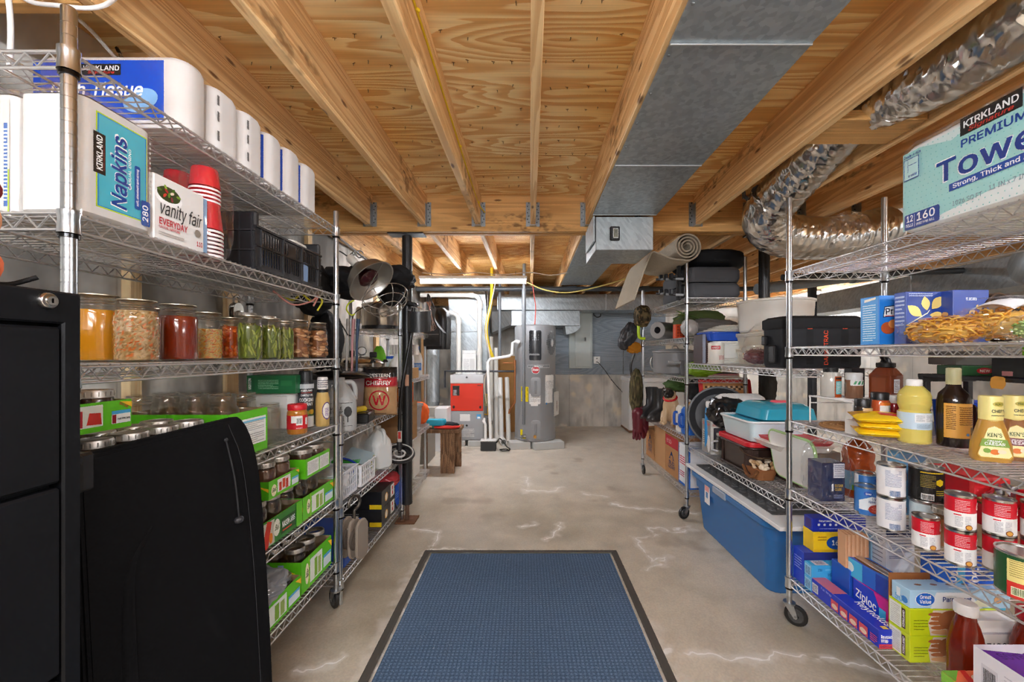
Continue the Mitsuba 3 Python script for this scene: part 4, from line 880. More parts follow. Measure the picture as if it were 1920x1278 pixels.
# cables
pipe('yellow cable stapled down the side of the second joist left of centre', [(jx(-1, 0.5) + 0.0225, 0.5, 2.38), (jx(-1, 1.2) + 0.0225, 1.2, 2.375), (jx(-1, 1.6) + 0.0225, 1.6, 2.365), (jx(-1, 2.1) + 0.0225, 2.1, 2.345), (jx(-1, 2.6) + 0.0225, 2.6, 2.33), (jx(-1, 2.9) + 0.0225, 2.9, 2.335), (jx(-1, 3.0) + 0.05, 3.0, 2.315)], 0.0045, '#d8b41e', name='cable', n=8, sides=6,
     fit=[((jx(-1, y) + 0.019, y - 0.006, z), (jx(-1, y) + 0.03, y + 0.006, z)) for y, z in ((1.3, 2.374), (2.1, 2.345), (2.85, 2.334))])
for i, (pts, lb_) in enumerate((([(-1.40, 1.135, 2.44), (-1.36, 1.09, 2.25), (-1.30, 1.10, 2.235), (-1.30, 1.2, 2.25), (-1.325, 1.32, 2.235)], 'white cable looping under the blocking at the upper left, longest one'), ([(-1.42, 1.09, 2.4), (-1.34, 1.08, 2.23), (-1.22, 1.07, 2.19), (-1.15, 1.12, 2.235), (-1.14, 1.2, 2.4)], 'white cable hooked in a short loop at the upper left'), ([(-1.19, 0.93, 2.4), (-1.19, 0.93, 2.2), (-1.185, 0.94, 2.05), (-1.20, 0.95, 1.93)], 'white cable hanging straight down at the upper left corner'))):
    pipe(lb_, pts, 0.0055, '#e6e4e0', name='cable', n=8, sides=7, group=None)
pipe('black cable running diagonally below the joists at the upper left', [(-1.5, 1.5, 2.4), (-1.36, 1.45, 2.2), (-1.2, 1.4, 2.1), (-1.1, 1.38, 2.0)], 0.006, '#161616', name='cable', n=6, sides=6)
solo('pipe_insulation', B().cyl((1.50, 0.99, 2.16), (1.9, 1.0, 2.155), 0.03, '#101012'), 'matte', 'black pipe insulation cut by the upper right corner', 'pipe')
k = pipe('grey drain pipe running below the joists behind the right shelves', [(2.1, 3.7, 1.86), (3.2, 3.9, 2.02), (3.6, 3.97, 2.06)], 0.05, '#757c80', fit=[((3.1, 3.88, 2.005), (3.3, 3.92, 2.035))])
part(k, 'hanger', B().box((3.30, 3.915, 2.16), (0.03, 0.004, 0.22), '#8f9496'), 'dullmetal')
pipe('black drain pipe standing behind the right shelves', [(3.3, 4.7, 0.0), (3.3, 4.7, 2.22)], 0.045, '#2d343d')
pipe('second dark pipe running across behind the right shelves', [(2.2, 3.5, 1.93), (4.5, 3.4, 2.0)], 0.025, '#25282b')
d = thing('side_duct', 'galvanized rectangular duct along the right side of the basement', 'duct')
part(d, 'box', B().box((3.85, 3.6, 1.90), (0.35, 6.4, 0.24), '#ffffff', ch=0.004), 'galvanized')
for y in (2.1, 3.9, 5.6): part(d, 'joint', B().box((3.85, y, 1.90), (0.362, 0.025, 0.252), '#b5babc', ch=0.003), 'dullmetal')
b = B()
for y in (1.9, 4.2): b.box((3.68, y, 2.06), (0.03, 0.003, 0.34), '#8f9496')
part(d, 'hanger', b, 'dullmetal', kind='stuff')
rd_ = thing('round_vent', 'grey round metal vent pipe entering from the right edge', 'pipe')
part(rd_, 'pipe', B().lathe([(0, 0), (0.06, 0.0), (0.075, 0.012), (0.075, 0.10), (0.082, 0.105), (0.082, 0.12), (0.075, 0.125), (0.075, 0.5)], '#8d9498', M=frame((2.0, 1.65, 1.63), (1, -0.25, 0.10)), seg=28), 'galvanized')
lb = thing('light_bulb', 'white light bulb in a ceiling socket above the right shelves', 'light bulb')
part(lb, 'socket', B().lathe([(0, 2.225), (0.05, 2.225), (0.05, 2.20), (0.025, 2.18), (0.025, 2.15), (0, 2.15)], '#e6e4dd', c=(2.482, 2.70, 0)), 'satin')
part(lb, 'bulb', B().lathe([(0.014, 2.155), (0.016, 2.13), (0.03, 2.10), (0.033, 2.075), (0.025, 2.05), (0, 2.04)], '#f3f1ea', c=(2.482, 2.70, 0)), 'gloss')
# columns
def column(x, y, label):
    k = thing('steel_column', label, 'column')
    part(k, 'tube', B().cyl((x, y, 0.13), (x, y, 2.175), 0.038, '#1a1b1d', seg=24), 'satin')
    part(k, 'screw_jack', B().cyl((x, y, 0.01), (x, y, 0.14), 0.016, '#5a4436', seg=12), 'matte')
    part(k, 'base_plate', B().box((x, y, 0.006), (0.15, 0.15, 0.012), '#6b4a34', ch=0.002), 'matte', label='rusty base plate')
    part(k, 'cap_plate', B().box((x, y, 2.186), (0.27, 0.12, 0.010), '#1a1b1d', ch=0.002), 'satin')
    return k
k = column(-0.905, 3.13, 'black steel support column under the beam at the left of the aisle')
p = B(); p.box((-0.895, 3.089, 1.075), (0.028, 0.004, 0.085), '#d3a488'); part(k, 'sticker', p, 'matte', label='tan paper sticker')
column(1.83, 3.13, 'black steel support column under the beam behind the right shelves')
# ---------------------------------------------------------------- things on the left shelves
def XP(px, y): return (px - CX) / F * y
DK = 0.0066
GR, GR2 = '#5fc01e', '#4fae17'
# --- top shelf: bath tissue packs
zt = L1Z[5] + DK
y = 1.14
for i, d in enumerate((0.105, 0.135, 0.125, 0.115, 0.125, 0.13)):
    w, h = 0.42, 0.205 - 0.004 * (i % 2)
    b = B(); loft(b, [(w - 0.03, d - 0.02, 0.03, 0), (w, d - 0.004, 0.045, 0.012), (w, d - 0.004, 0.045, h - 0.02), (w - 0.012, d - 0.016, 0.04, h - 0.006), (w - 0.05, d - 0.05, 0.03, h)], '#dddbd8', n=7)
    fr = bface((w, d - 0.004, h), '-y'); it = [R_(0.0, 0.02, w - 0.055, h - 0.018, '#1550c8'), R_(0.0, 0.02, 0.16, h - 0.018, '#0f3fae'), E_(0.30, 0.075, 0.05, 0.032, '#8cc0ee', 20, 0.3)]
    if i == 0: it += [R_(0.135, 0.145, 0.245, 0.176, '#141414'), T_(0.139, 0.158, 0.013, 'KIRKLAND', '#ffffff', w=0.102), T_(0.152, 0.149, 0.0075, 'Signature', '#d9342b', w=0.075, slant=0.3), T_(0.045, 0.085, 0.038, 'Bath Tissue', '#ffffff', w=0.26, slant=0.2)]
    b.decal(it, fr)
    if i in (1, 2):
        b.decal([R_(0.004, z0, 0.012, z1, '#6b6b6b') for z0, z1 in ((0.14, 0.17), (0.09, 0.12), (0.03, 0.06))], plane((w / 2 - 0.001, -d / 2 + 0.018, 0), (0, 1, 0), (0, 0, 1), (1, 0, 0)))
    if i > 2:
        b.lathe([(0.0456, 0.02), (0.0456, h - 0.02)], '#1c48b4', c=(w / 2 - 0.045, -d / 2 + 0.047, 0), arc=(math.radians(-90), math.radians(-56)), seg=8)
    M = xf(-1.165, y + d / 2, zt)
    k = thing('bath_tissue_pack', ('blue and white bath tissue pack with large white lettering, nearest on the top left shelf', 'plain white tissue pack with grey print marks, second on the top left shelf', 'white tissue pack with small dark marks, third on the top left shelf', 'white tissue pack with a thin blue edge, fourth on the top left shelf', 'white tissue pack with a blue edge, fifth on the top left shelf', 'white tissue pack with a blue edge, farthest on the top left shelf')[i], 'tissue pack', 'tissue packs on the top shelf')
    part(k, 'pack', b, 'satin', M)
    if i == 0:
        fb = B(); q = loft_mesh([(w + 0.004, d + 0.002, 0.045, 0.0), (w + 0.006, d + 0.004, 0.045, h - 0.02), (w - 0.02, d - 0.02, 0.04, h + 0.006)], 7, False, True).subdivide().subdivide()
        q.vertices += q.vertex_normals * (0.001 + meshkit.noise(np.array(q.vertices) * 45, 3)[:, None] * 0.003); fb.tm(q, '#ffffff', 1); part(k, 'wrap', fb, 'film', M)
    y += d + (0.001 if i < 2 else 0.004)
# --- second shelf
zt = L1Z[4] + DK
for i, (xc, yc, lb_) in enumerate(((-1.022, 0.96, 'white napkin pack standing on end with a turquoise label'), (-1.168, 0.965, 'white napkin pack with a blue lettered edge at the left border'))):
    w, d, h = 0.138, 0.168, 0.272
    b = B(); loft(b, [(w - 0.03, d - 0.03, 0.02, 0), (w, d, 0.022, 0.012), (w, d, 0.022, h - 0.012), (w - 0.03, d - 0.03, 0.02, h)], '#d8d5d0', n=5)
    if i == 0:
        b.decal([R_(0.030, 0.03, 0.152, 0.243, '#bcd83a'), R_(0.033, 0.033, 0.150, 0.240, '#2f86c6'), R_(0.036, 0.035, 0.147, 0.238, '#4fb6c8'), R_(0.030, 0.12, 0.147 - 0.115, 0.2, '#4fb6c8'), R_(0.024, 0.105, 0.05, 0.196, '#151515'), T_(0.043, 0.112, 0.0125, 'KIRKLAND', '#ffffff', 90, w=0.078), R_(0.046, 0.115, 0.0465, 0.17, '#c7342b'),
                 T_(0.0985, 0.036, 0.037, 'Napkins', '#ffffff', 90, w=0.176, slant=0.12), T_(0.0975, 0.039, 0.034, 'Napkins', '#1c3c8c', 90, w=0.169, slant=0.12), T_(0.109, 0.095, 0.0065, 'CASUAL DINING', '#ffffff', 90, w=0.098),
                 P_(np.array(rrect(0.014, 0.105, 0.004)) + [0.125, 0.108], '#1c4fa0'), T_(0.1275, 0.063, 0.006, 'soft, absorbent and strong', '#ffffff', 90, w=0.09), P_(np.array(rrect(0.024, 0.062, 0.004)) + [0.146, 0.052], '#1d4a9a'), T_(0.152, 0.03, 0.0145, '280', '#ffffff', 90, w=0.042), LN(0.156, 0.09, 0.160, 0.24, 12, '#b9b6b0')], bface((w, d, h), '+x'))
    else:
        b.decal([R_(0.11, 0.0, 0.125, 0.25, '#d4d0c8'), R_(0.113, 0.02, 0.121, 0.2, '#3f66a8'), LN(0.113, 0.03, 0.121, 0.19, 20, '#dfe6f0'), R_(0.122, 0.0, 0.125, 0.1, '#9fbe3a')], bface((w, d, h), '-y'))
    M = xf(xc, yc, zt); k = thing('napkin_pack', lb_, 'napkins', 'napkin packs'); part(k, 'pack', b, 'satin', M)
    q = loft_mesh([(w + 0.003, d + 0.003, 0.022, 0.0), (w + 0.004, d + 0.004, 0.022, h - 0.008), (w - 0.02, d - 0.02, 0.02, h + 0.005), (w * 0.5, d * 0.5, 0.02, h + 0.004)], 5, False, True).subdivide().subdivide()
    q.vertices += q.vertex_normals * (0.001 + meshkit.noise(np.array(q.vertices) * 50, 5 + i)[:, None] * 0.003); part(k, 'wrap', B().tm(q, '#ffffff', 1), 'film', M)
def vanity():
    w, d, h = 0.13, 0.165, 0.17
    b = B().box((0, 0, h / 2), (w, d, h), '#e2e0dd', ch=0.003)
    b.decal([E_(0.045, 0.118, 0.042, 0.022, '#f8f8f8', 24), E_(0.045, 0.127, 0.036, 0.020, '#35401d', 24)] + [E_(0.045 + 0.03 * math.cos(a) * q, 0.130 + 0.016 * math.sin(a) * q, 0.008, 0.004, c, 6, a) for a, q, c in ((0, 1, '#6f8f2e'), (1, .8, '#3f5f1c'), (2, .9, '#8aa53c'), (3, 1, '#55702a'), (4, .7, '#c03a2a'), (5, .9, '#7c2f38'), (.5, .3, '#d9c9b0'), (2.5, .4, '#a32f2a'), (4.5, .3, '#5f8a2a'))] +
            [T_(0.012, 0.070, 0.036, 'vanity fair', '#1a1a1a', w=0.138, slant=0.15, bold=False), T_(0.012, 0.042, 0.017, 'EVERYDAY', '#b3242e', w=0.09), T_(0.012, 0.032, 0.0065, 'CASUAL NAPKINS', '#b3242e', w=0.065), LN(0.012, 0.014, 0.09, 0.024, 2, '#b5b1ac'), E_(0.137, 0.05, 0.011, 0.011, '#8b8378', 16), T_(0.132, 0.014, 0.013, '110', '#b3242e', w=0.022)], bface((w, d, h), '+x'))
    return b
VB = vanity()
solo('napkin_box', VB, 'satin', 'white napkin box with a salad picture at the shelf front', 'napkins', M=xf(-1.02, 1.132, zt))
solo('napkin_box', VB, 'satin', 'second white napkin box standing farther back behind the salad picture box', 'napkins', M=xf(-1.20, 1.135, zt + 0.062))
solo('carton', carton(0.13, 0.165, 0.06, '#dcd8d0'), 'matte', 'low white carton under the napkin box at the back of the second shelf', 'box', M=xf(-1.2, 1.135, zt))
def cup_stack(n0=7, seed=0):
    b = B()
    cup = [(0.0, 0.118), (0.030, 0.118), (0.031, 0.116), (0.044, 0.006), (0.047, 0.005), (0.0475, 0.002), (0.047, 0.0), (0.043, 0.0)]
    z = 0.0
    for i in range(n0): b.lathe([(0.0445, z), (0.0475, z), (0.0475, z + 0.007), (0.0445, z + 0.008)], ['#c9202e', '#f2eeee', '#c9202e'], seg=28); z += 0.0125
    b.lathe([(0.0465, z - 0.002), (0.038, z + 0.075), (0.0385, z + 0.079), (0.0365, z + 0.082)], '#c4202c', seg=28)
    for i in range(4): b.lathe([(0.0365 + 0.002, z + 0.08 + i * 0.0125 - 0.002), (0.0405, z + 0.08 + i * 0.0125), (0.0405, z + 0.086 + i * 0.0125), (0.0365, z + 0.089 + i * 0.0125)], ['#c9202e', '#f2eeee', '#c9202e'], seg=28)
    zz = z + 0.08 + 4 * 0.0125
    b.lathe([(0.040, zz - 0.002), (0.034, zz + 0.055), (0.032, zz + 0.058), (0, zz + 0.058)], '#c4202c', seg=28)
    return b
CS = cup_stack()
for x, y_, lb_ in ((-0.998, 1.272, 'front stack of red plastic cups with white rims in clear plastic'), (-1.105, 1.30, 'rear stack of red plastic cups behind the napkin boxes')):
    k = thing('cup_stack', lb_, 'cups', 'red cup stacks'); part(k, 'cups', CS, 'satin', xf(x, y_, zt))
    b = B(); blob(b, (0, 0, 0.138), (0.118, 0.115, 0.29), '#ffffff', amp=0.10, freq=3.2, k=4, seed=7 + int(100 * y_), pw=0.5, angle=1); part(k, 'plastic_wrap', b, 'film', xf(x + 0.004, y_, zt))
solo('paper_card', B().box((-0.962, 1.222, zt + 0.085), (0.004, 0.02, 0.16), '#8fb4dc'), 'matte', 'light blue paper card between the napkin box and the cups', 'card')
# black crate
def crate(w, d, h, he):
    """long side along y: openwork sides, taller slatted ends"""
    b = B(); col = '#16171a'; b.box((0, 0, 0.004), (w, d, 0.008), col)
    for sx in (1, -1):
        M = np.eye(4); M[:3, 0], M[:3, 1], M[:3, 2] = (0, 1, 0), (0, 0, 1), (1, 0, 0); M[:3, 3] = (sx * w / 2 - (0.004 if sx > 0 else 0), 0, 0)
        hs = []
        for pnl in range(3):
            y0 = -d / 2 + 0.03 + pnl * (d - 0.06) / 3; ww = (d - 0.06) / 3
            for i in range(7):
                u = y0 + 0.012 + i * (ww - 0.024) / 7; hs.append([(u, 0.03), (u + 0.008, 0.03), (u + 0.008, h * 0.52), (u, h * 0.52)])
                hs.append([(u, h * 0.62), (u + 0.008, h * 0.62), (u + 0.008, h * 0.9), (u, h * 0.9)]) if (i < 2 or i > 4 or pnl != 1) else None
        b.extr(Polygon([(-d / 2, 0), (d / 2, 0), (d / 2, h), (-d / 2, h)], hs), 0.004, col, M)
        b.box((sx * w / 2, 0, h - 0.004), (0.012, d, 0.008), col); b.box((sx * w / 2, 0, h * 0.57), (0.010, d, 0.006), col); b.box((sx * w / 2, 0, 0.012), (0.010, d, 0.012), col)
        for q in range(4): b.box((sx * w / 2, -d / 2 + 0.03 + q * (d - 0.06) / 3, h / 2), (0.011, 0.007, h), col)
    for sy in (1, -1):
        b.box((0, sy * (d / 2 - 0.012), he / 2), (w, 0.024, he), col, ch=0.006)
        for q in range(9): b.box((-w / 2 + 0.012 + q * (w - 0.024) / 8, sy * (d / 2 + 0.001), he / 2), (0.004, 0.006, he - 0.01), '#222327')
        for z in (0.35, 0.68): b.box((0, sy * (d / 2 + 0.002), he * z), (w, 0.008, 0.005), '#2a2b2f')
    return b
solo('plastic_crate', crate(0.39, 0.47, 0.165, 0.215), 'satin', 'black openwork plastic crate on the second left shelf', 'crate', M=xf(-1.163, 1.70, zt))
def jug_lying(): return B().lathe([(0, 0), (0.05, 0), (0.052, 0.01), (0.052, 0.10), (0.045, 0.12), (0.045, 0.14), (0.05, 0.142), (0.05, 0.16), (0.044, 0.161), (0.042, 0.14), (0.0, 0.13)], ['#e8e6e0', '#3578c4', '#3578c4'] + ['#e8e6e0'] * 7, seg=24)
solo('plastic_container', jug_lying(), 'satin', 'blue and white round container lying in the black crate', 'container', M=xf(-1.05, 1.66, zt + 0.145, rx=-90, rz=35))
for i, (yy, cc) in enumerate(((1.54, '#3f74b8'), (1.62, '#5c8fd0'), (1.72, '#2f5f9f'), (1.80, '#86a8d4'))):
    bb = B(); loft(bb, [(0.14, 0.07, 0.02, 0), (0.145, 0.074, 0.022, 0.01), (0.145, 0.074, 0.022, 0.09), (0.13, 0.06, 0.02, 0.1)], cc); solo('plastic_container', bb, 'satin', 'blue plastic bottle seen through the slots of the black crate', 'container', 'blue bottles in the crate', M=xf(-1.10 + 0.02 * i, yy, zt + 0.009))
bb = B(); loft(bb, [(0.16, 0.13, 0.03, 0), (0.17, 0.14, 0.03, 0.08), (0.18, 0.15, 0.035, 0.082), (0.17, 0.14, 0.03, 0.1)], '#e9e7e1'); solo('plastic_container', bb, 'satin', 'white lidded container at the far end of the black crate', 'container', M=xf(-1.10, 1.845, zt + 0.10))
for i, (c_, pts, lb_) in enumerate((('#c98a80', [(-1.10, 1.78, 1.552), (-1.05, 1.84, 1.50), (-1.0, 1.90, 1.52), (-0.98, 1.93, 1.55), (-0.985, 1.9, 1.50)], 'pinkish cable end dangling under the second left shelf'), ('#d8cf2a', [(-1.05, 1.93, 1.556), (-1.02, 1.95, 1.53), (-1.0, 1.97, 1.555), (-0.985, 1.98, 1.53), (-1.0, 1.965, 1.485)], 'yellow cord end dangling under the second left shelf'), ('#d8cf2a', [(-1.16, 1.95, 1.556), (-1.12, 1.96, 1.535), (-1.09, 1.97, 1.556)], 'yellow cord loop pushed through the second left shelf'))):
    solo('cord_end', B().tube(smooth_path(pts), 0.0045, c_, sides=6), 'satin', lb_, 'cord')
# --- jars
def glass_jar(r, h, neck=0.84):
    n = r * neck; s = h
    return B().lathe([(0, 0.006), (r * 0.6, 0.003), (r * 0.86, 0.0), (r * 0.97, 0.006), (r, 0.014), (r, s * 0.70), (r * 0.985, s * 0.75), (n + (r - n) * 0.45, s * 0.81), (n, s * 0.845), (n, s * 0.865), (n * 1.045, s * 0.875), (n, s * 0.888), (n, s * 0.905), (n * 1.045, s * 0.915), (n, s * 0.928), (n, s * 0.985), (n * 0.97, s)], '#ffffff', seg=32, flat=60)
def jar_rim(r, h, neck):
    n = r * neck; b = B()
    for q, t in ((0.995, 0.0022), (0.915, 0.0017), (0.875, 0.0017)): b.tube(ring_pts(n + 0.0006, 32, None, h * q), t, '#ffffff', sides=8, closed=True)
    return b
def band(r, h, neck=0.84, disc=True, col='#d2ccc2'):
    n = r * neck
    if disc == 2: return B().lathe([(n + 0.001, h - 0.002), (n + 0.003, h - 0.001), (n + 0.003, h + 0.0015), (n + 0.001, h + 0.0025), (0, h + 0.0025)], '#cfc4ae', seg=32)
    pr = [(n + 0.0015, h - 0.017), (n + 0.0035, h - 0.016), (n + 0.003, h - 0.003), (n + 0.0015, h + 0.0012), (n - 0.003, h + 0.0012)]
    if disc: pr += [(n - 0.0035, h - 0.0002), (n - 0.006, h + 0.0008), (0, h + 0.0008)]
    b = B().lathe(pr, col, seg=32, flat=50)
    if disc:
        for q in range(0, 40): a = q * math.pi / 20; b.box(((n + 0.0035) * math.cos(a), (n + 0.0035) * math.sin(a), h - 0.008), (0.0012, 0.0024, 0.010), '#a9a298', rz=math.degrees(a)) if q % 2 else None
    return b
def fill(r, z0, z1, col, kind=None, seed=1, cols=()):
    rr = random.Random(seed); b = B(); c = r * 0.955
    b.lathe([(0, z0), (c * 0.95, z0), (c, z0 + 0.008), (c, z1 * 0.93), (c * 0.93, z1), (0, z1)] if kind is None else [(0, z0), (c * 0.86, z0), (c * 0.86, z1), (0, z1)], col, seg=28)
    if kind == 'mix':
        zz = np.linspace(z0, z1, 26); b = B(); b.lathe([(0, z0)] + [(c * (0.97 - 0.05 * (q > 0.9)), z) for q, z in zip(np.linspace(0, 1, 26), zz)] + [(0, z1)], col, seg=56)
        pal = np.array([lin(q) for q in cols]); b.c = [pal[np.clip((meshkit.fbm(v * [170, 170, 260] + seed, 2, seed) * 2.4 - 0.7) * len(pal), 0, len(pal) - 1).astype(int)] for v in b.v]
    if kind:
        for i in range({'carrot': 75, 'bean': 62, 'potato': 52, 'mix': 260}[kind]):
            a, z = rr.uniform(0, 2 * math.pi), rr.uniform(z0 + 0.008, z1 - 0.006); R = rot(rr.uniform(-90, 90), rr.uniform(-90, 90), rr.uniform(0, 360)); cc = rr.choice(cols)
            q = c * (0.84 if kind != 'mix' else 0.93); p = (q * math.cos(a), q * math.sin(a), z)
            if kind == 'carrot': pebble(b, p, (0.024, 0.017, 0.013), cc, R)
            elif kind == 'potato': pebble(b, p, (0.034, 0.026, 0.017), cc, rot(0, 0, math.degrees(a) + 90) @ rot(rr.uniform(-60, 60)))
            elif kind == 'bean':
                t = np.array([-math.sin(a), math.cos(a), 0]); d = nrm(t * rr.uniform(-0.7, 0.7) + np.array([0, 0, 1])) * rr.uniform(0.016, 0.026)
                w = np.array(p); b.tube([w - d, w - d * 0.5 + 0.001, w, w + d * 0.5 + 0.001, w + d], [0.002, 0.0045, 0.005, 0.0045, 0.002], cc, sides=6)
            else: pebble(b, p, rr.choice(((0.022, 0.004, 0.003), (0.016, 0.006, 0.003), (0.012, 0.009, 0.005))), cc, rot(0, 0, math.degrees(a) + 90) @ rot(rr.uniform(-40, 40), rr.uniform(-70, 70), 0))
    return b
GJ = {}
def jar(x, y, z, r, h, label, neck=0.84, lid=None, contents=None, group=None, base='glass_jar', top=0.86, cat='jar'):
    k = thing(base, label, cat, group); M = xf(x, y, z)
    kk = (r, h, neck)
    if kk not in GJ: GJ[kk] = glass_jar(r, h, neck), jar_rim(r, h, neck)
    part(k, 'glass', GJ[kk][0], 'glass', M)
    if lid in (None, 'lid_disc'): part(k, 'rim', GJ[kk][1], 'thickglass', M)
    if lid:
        kb = (r, h, neck, lid)
        if kb not in GJ: GJ[kb] = band(r, h, neck, 2 if lid == 'lid_disc' else lid == 'lid')
        part(k, 'lid' if lid != 'band' else lid, GJ[kb], 'dullmetal', M)
    if contents:
        kc = (r, h, str(contents))
        if kc not in GJ: GJ[kc] = fill(r, 0.006, h * contents.get('top', 0.8), contents['col'], contents.get('kind'), contents.get('seed', 1), contents.get('cols', ()))
        part(k, 'contents', GJ[kc], 'gloss', M, kind='stuff' if contents.get('kind') else None)
    return k
zj = L1Z[3] + DK
veg = dict(col='#b8925c', kind='mix', cols=('#c4a272', '#b08c58', '#a58354', '#ccb088', '#947244', '#cf6c2a', '#b8966a', '#c2a880'), seed=3, top=0.83)
for a in ((-1.155, 1.10, 0.0475, 0.178, 'jar of cloudy amber liquid beside the chrome post', dict(col='#c8871c', top=0.78), 0.9),
          (-1.06, 1.115, 0.0485, 0.166, 'rounded jar of shredded pale vegetables with orange flecks', veg, 0.80),
          (-1.235, 1.38, 0.0475, 0.170, 'dark red jar half hidden behind the big red jar', dict(col='#6e1c10', top=0.8), 0.84),
          (-1.083, 1.275, 0.0500, 0.172, 'large jar of deep red liquid on the jar shelf', dict(col='#822408', top=0.8), 0.86),
          (-1.128, 1.45, 0.0440, 0.165, 'jar of mixed yellow vegetables in amber broth', dict(col='#a8661a', kind='mix', cols=('#d9a03c', '#e0c078', '#d9722c', '#c9a05a', '#cdb27a'), seed=5, top=0.66), 0.9),
          (-1.152, 1.60, 0.0420, 0.160, 'jar of bright orange carrot pieces', dict(col='#b84a10', kind='carrot', cols=('#e2611a', '#ea7424', '#d9531a', '#e88030'), seed=6, top=0.8), 0.86)):
    jar(a[0], a[1], zj, a[2], a[3], a[4], neck=a[6], contents=a[5], lid='lid_disc')
bean = dict(col='#54601c', kind='bean', cols=('#7d8a2c', '#6b7a24', '#8f9a3c', '#5a6a20', '#a0a850'), seed=8, top=0.78)
bean2 = {**bean, 'seed': 9}; pot = dict(col='#7a4a2a', kind='potato', cols=('#9a6a44', '#a87a54', '#8a5a38', '#b58a62'), seed=4, top=0.78)
jar(-1.056, 1.565, zj, 0.042, 0.165, 'widest jar of green beans in the front row', 0.88, 'lid_disc', bean)
jar(-1.046, 1.672, zj, 0.040, 0.163, 'middle jar of green beans in the front row', 0.86, 'lid_disc', bean2)
jar(-1.046, 1.772, zj, 0.038, 0.160, 'farthest jar of green beans in the front row', 0.86, 'lid_disc', {**bean, 'seed': 14})
jar(-1.232, 1.80, zj, 0.044, 0.20, 'tall jar with a silver lid behind the widest jar of green beans', 0.86, 'lid', {**bean, 'seed': 11})
jar(-1.155, 1.82, zj, 0.042, 0.187, 'jar with a silver lid behind the middle jar of green beans', 0.88, 'lid', {**bean, 'seed': 12})
jar(-1.142, 1.935, zj, 0.040, 0.170, 'jar at the back beside the jars of potatoes', 0.86, 'lid', {**pot, 'seed': 2})
jar(-1.038, 1.872, zj, 0.043, 0.172, 'wide jar of brown potatoes near the far post', 0.86, 'lid_disc', pot)
jar(-1.000, 1.972, zj, 0.040, 0.168, 'last jar of brown potatoes beside the far post', 0.84, 'lid_disc', {**pot, 'seed': 7})
# --- fourth shelf: jar boxes
z4 = L1Z[2] + DK
SM = dict(r=0.038, h=0.098, neck=0.9)
def boxface(w, h, kind=0):
    it = [R_(0, 0, w, h, GR)]
    if kind == 0: it += [R_(w * 0.22, 0, w * 0.245, h, '#9bd22a'), E_(w * 0.17, h * 0.5, w * 0.055, h * 0.33, '#f2edc0', 14), T_(w * 0.125, h * 0.40, h * 0.24, 'Ball', '#3b4a1c', w=w * 0.09, slant=0.3), R_(w * 0.26, h * 0.12, w * 0.66, h * 0.86, '#e9efe0'), R_(w * 0.40, h * 0.16, w * 0.49, h * 0.76, '#7faf3a'), R_(w * 0.52, h * 0.16, w * 0.61, h * 0.7, '#9cb860'), R_(w * 0.70, h * 0.14, w * 0.97, h * 0.56, '#dfeef4'), R_(w * 0.70, h * 0.46, w * 0.97, h * 0.56, '#58b2dc'), P_([(w * 0.70, h), (w * 0.82, h), (w, h * 0.62), (w, h * 0.86)], '#f0c22e')]
    if kind == 1: it += [R_(w * 0.27, h * 0.18, w * 0.70, h * 0.9, '#f0e8e2'), R_(w * 0.32, h * 0.22, w * 0.40, h * 0.7, '#c43a2c'), R_(w * 0.43, h * 0.3, w * 0.52, h * 0.82, '#cf4a34'), R_(w * 0.54, h * 0.2, w * 0.62, h * 0.74, '#b8322a'), E_(w * 0.15, h * 0.42, w * 0.085, h * 0.33, '#f2edc0', 14), T_(w * 0.09, h * 0.34, h * 0.22, 'Ball', '#3b4a1c', w=w * 0.12, slant=0.3), R_(w * 0.74, h * 0.16, w * 0.98, h * 0.6, '#dfeef4'), R_(w * 0.74, h * 0.48, w * 0.98, h * 0.6, '#58b2dc'), P_([(w * 0.70, h), (w * 0.84, h), (w, h * 0.7), (w, h * 0.92)], '#f0c22e')]
    if kind == 2: it += [R_(w * 0.06, h * 0.14, w * 0.52, h * 0.84, '#f4f6f2'), R_(w * 0.55, h * 0.14, w * 0.96, h * 0.84, '#f4f6f2'), LN(w * 0.08, h * 0.2, w * 0.5, h * 0.8, 9, '#b4b8b4'), LN(w * 0.57, h * 0.2, w * 0.94, h * 0.8, 9, '#b4b8b4')]
    if kind == 3: it = [R_(0, 0, w, h, '#2f7a2c'), R_(w * 0.03, h * 0.05, w * 0.32, h * 0.95, '#c7c0b0'), P_([(w * 0.05, 0), (w * 0.18, 0), (w * 0.26, h * 0.9), (w * 0.16, h)], '#c92f1c'), E_(w * 0.24, h * 0.3, w * 0.04, h * 0.2, '#e07a22', 12), E_(w * 0.37, h * 0.55, w * 0.075, h * 0.33, '#e9ead8', 14), T_(w * 0.32, h * 0.47, h * 0.2, 'Ball', '#3b4a1c', w=w * 0.10, slant=0.3), R_(w * 0.47, h * 0.16, w * 0.82, h * 0.74, '#1d4a1f'), T_(w * 0.49, h * 0.4, h * 0.22, 'MASON JARS', '#ffffff', w=w * 0.31), R_(w * 0.5, h * 0.24, w * 0.72, h * 0.3, '#c9452c'), R_(w * 0.84, 0, w, h, GR)]
    return it
def jar_tray(name_label, xc, yc, z, w, d, h, px, py, M=None, cat='box'):
    """px, py: prints for the aisle side and the near side"""
    b = tray(w, d, h, GR, {'+x': px, '-y': py}); return solo('jar_box', b, 'satin', name_label, cat, M=xf(xc, yc, z))
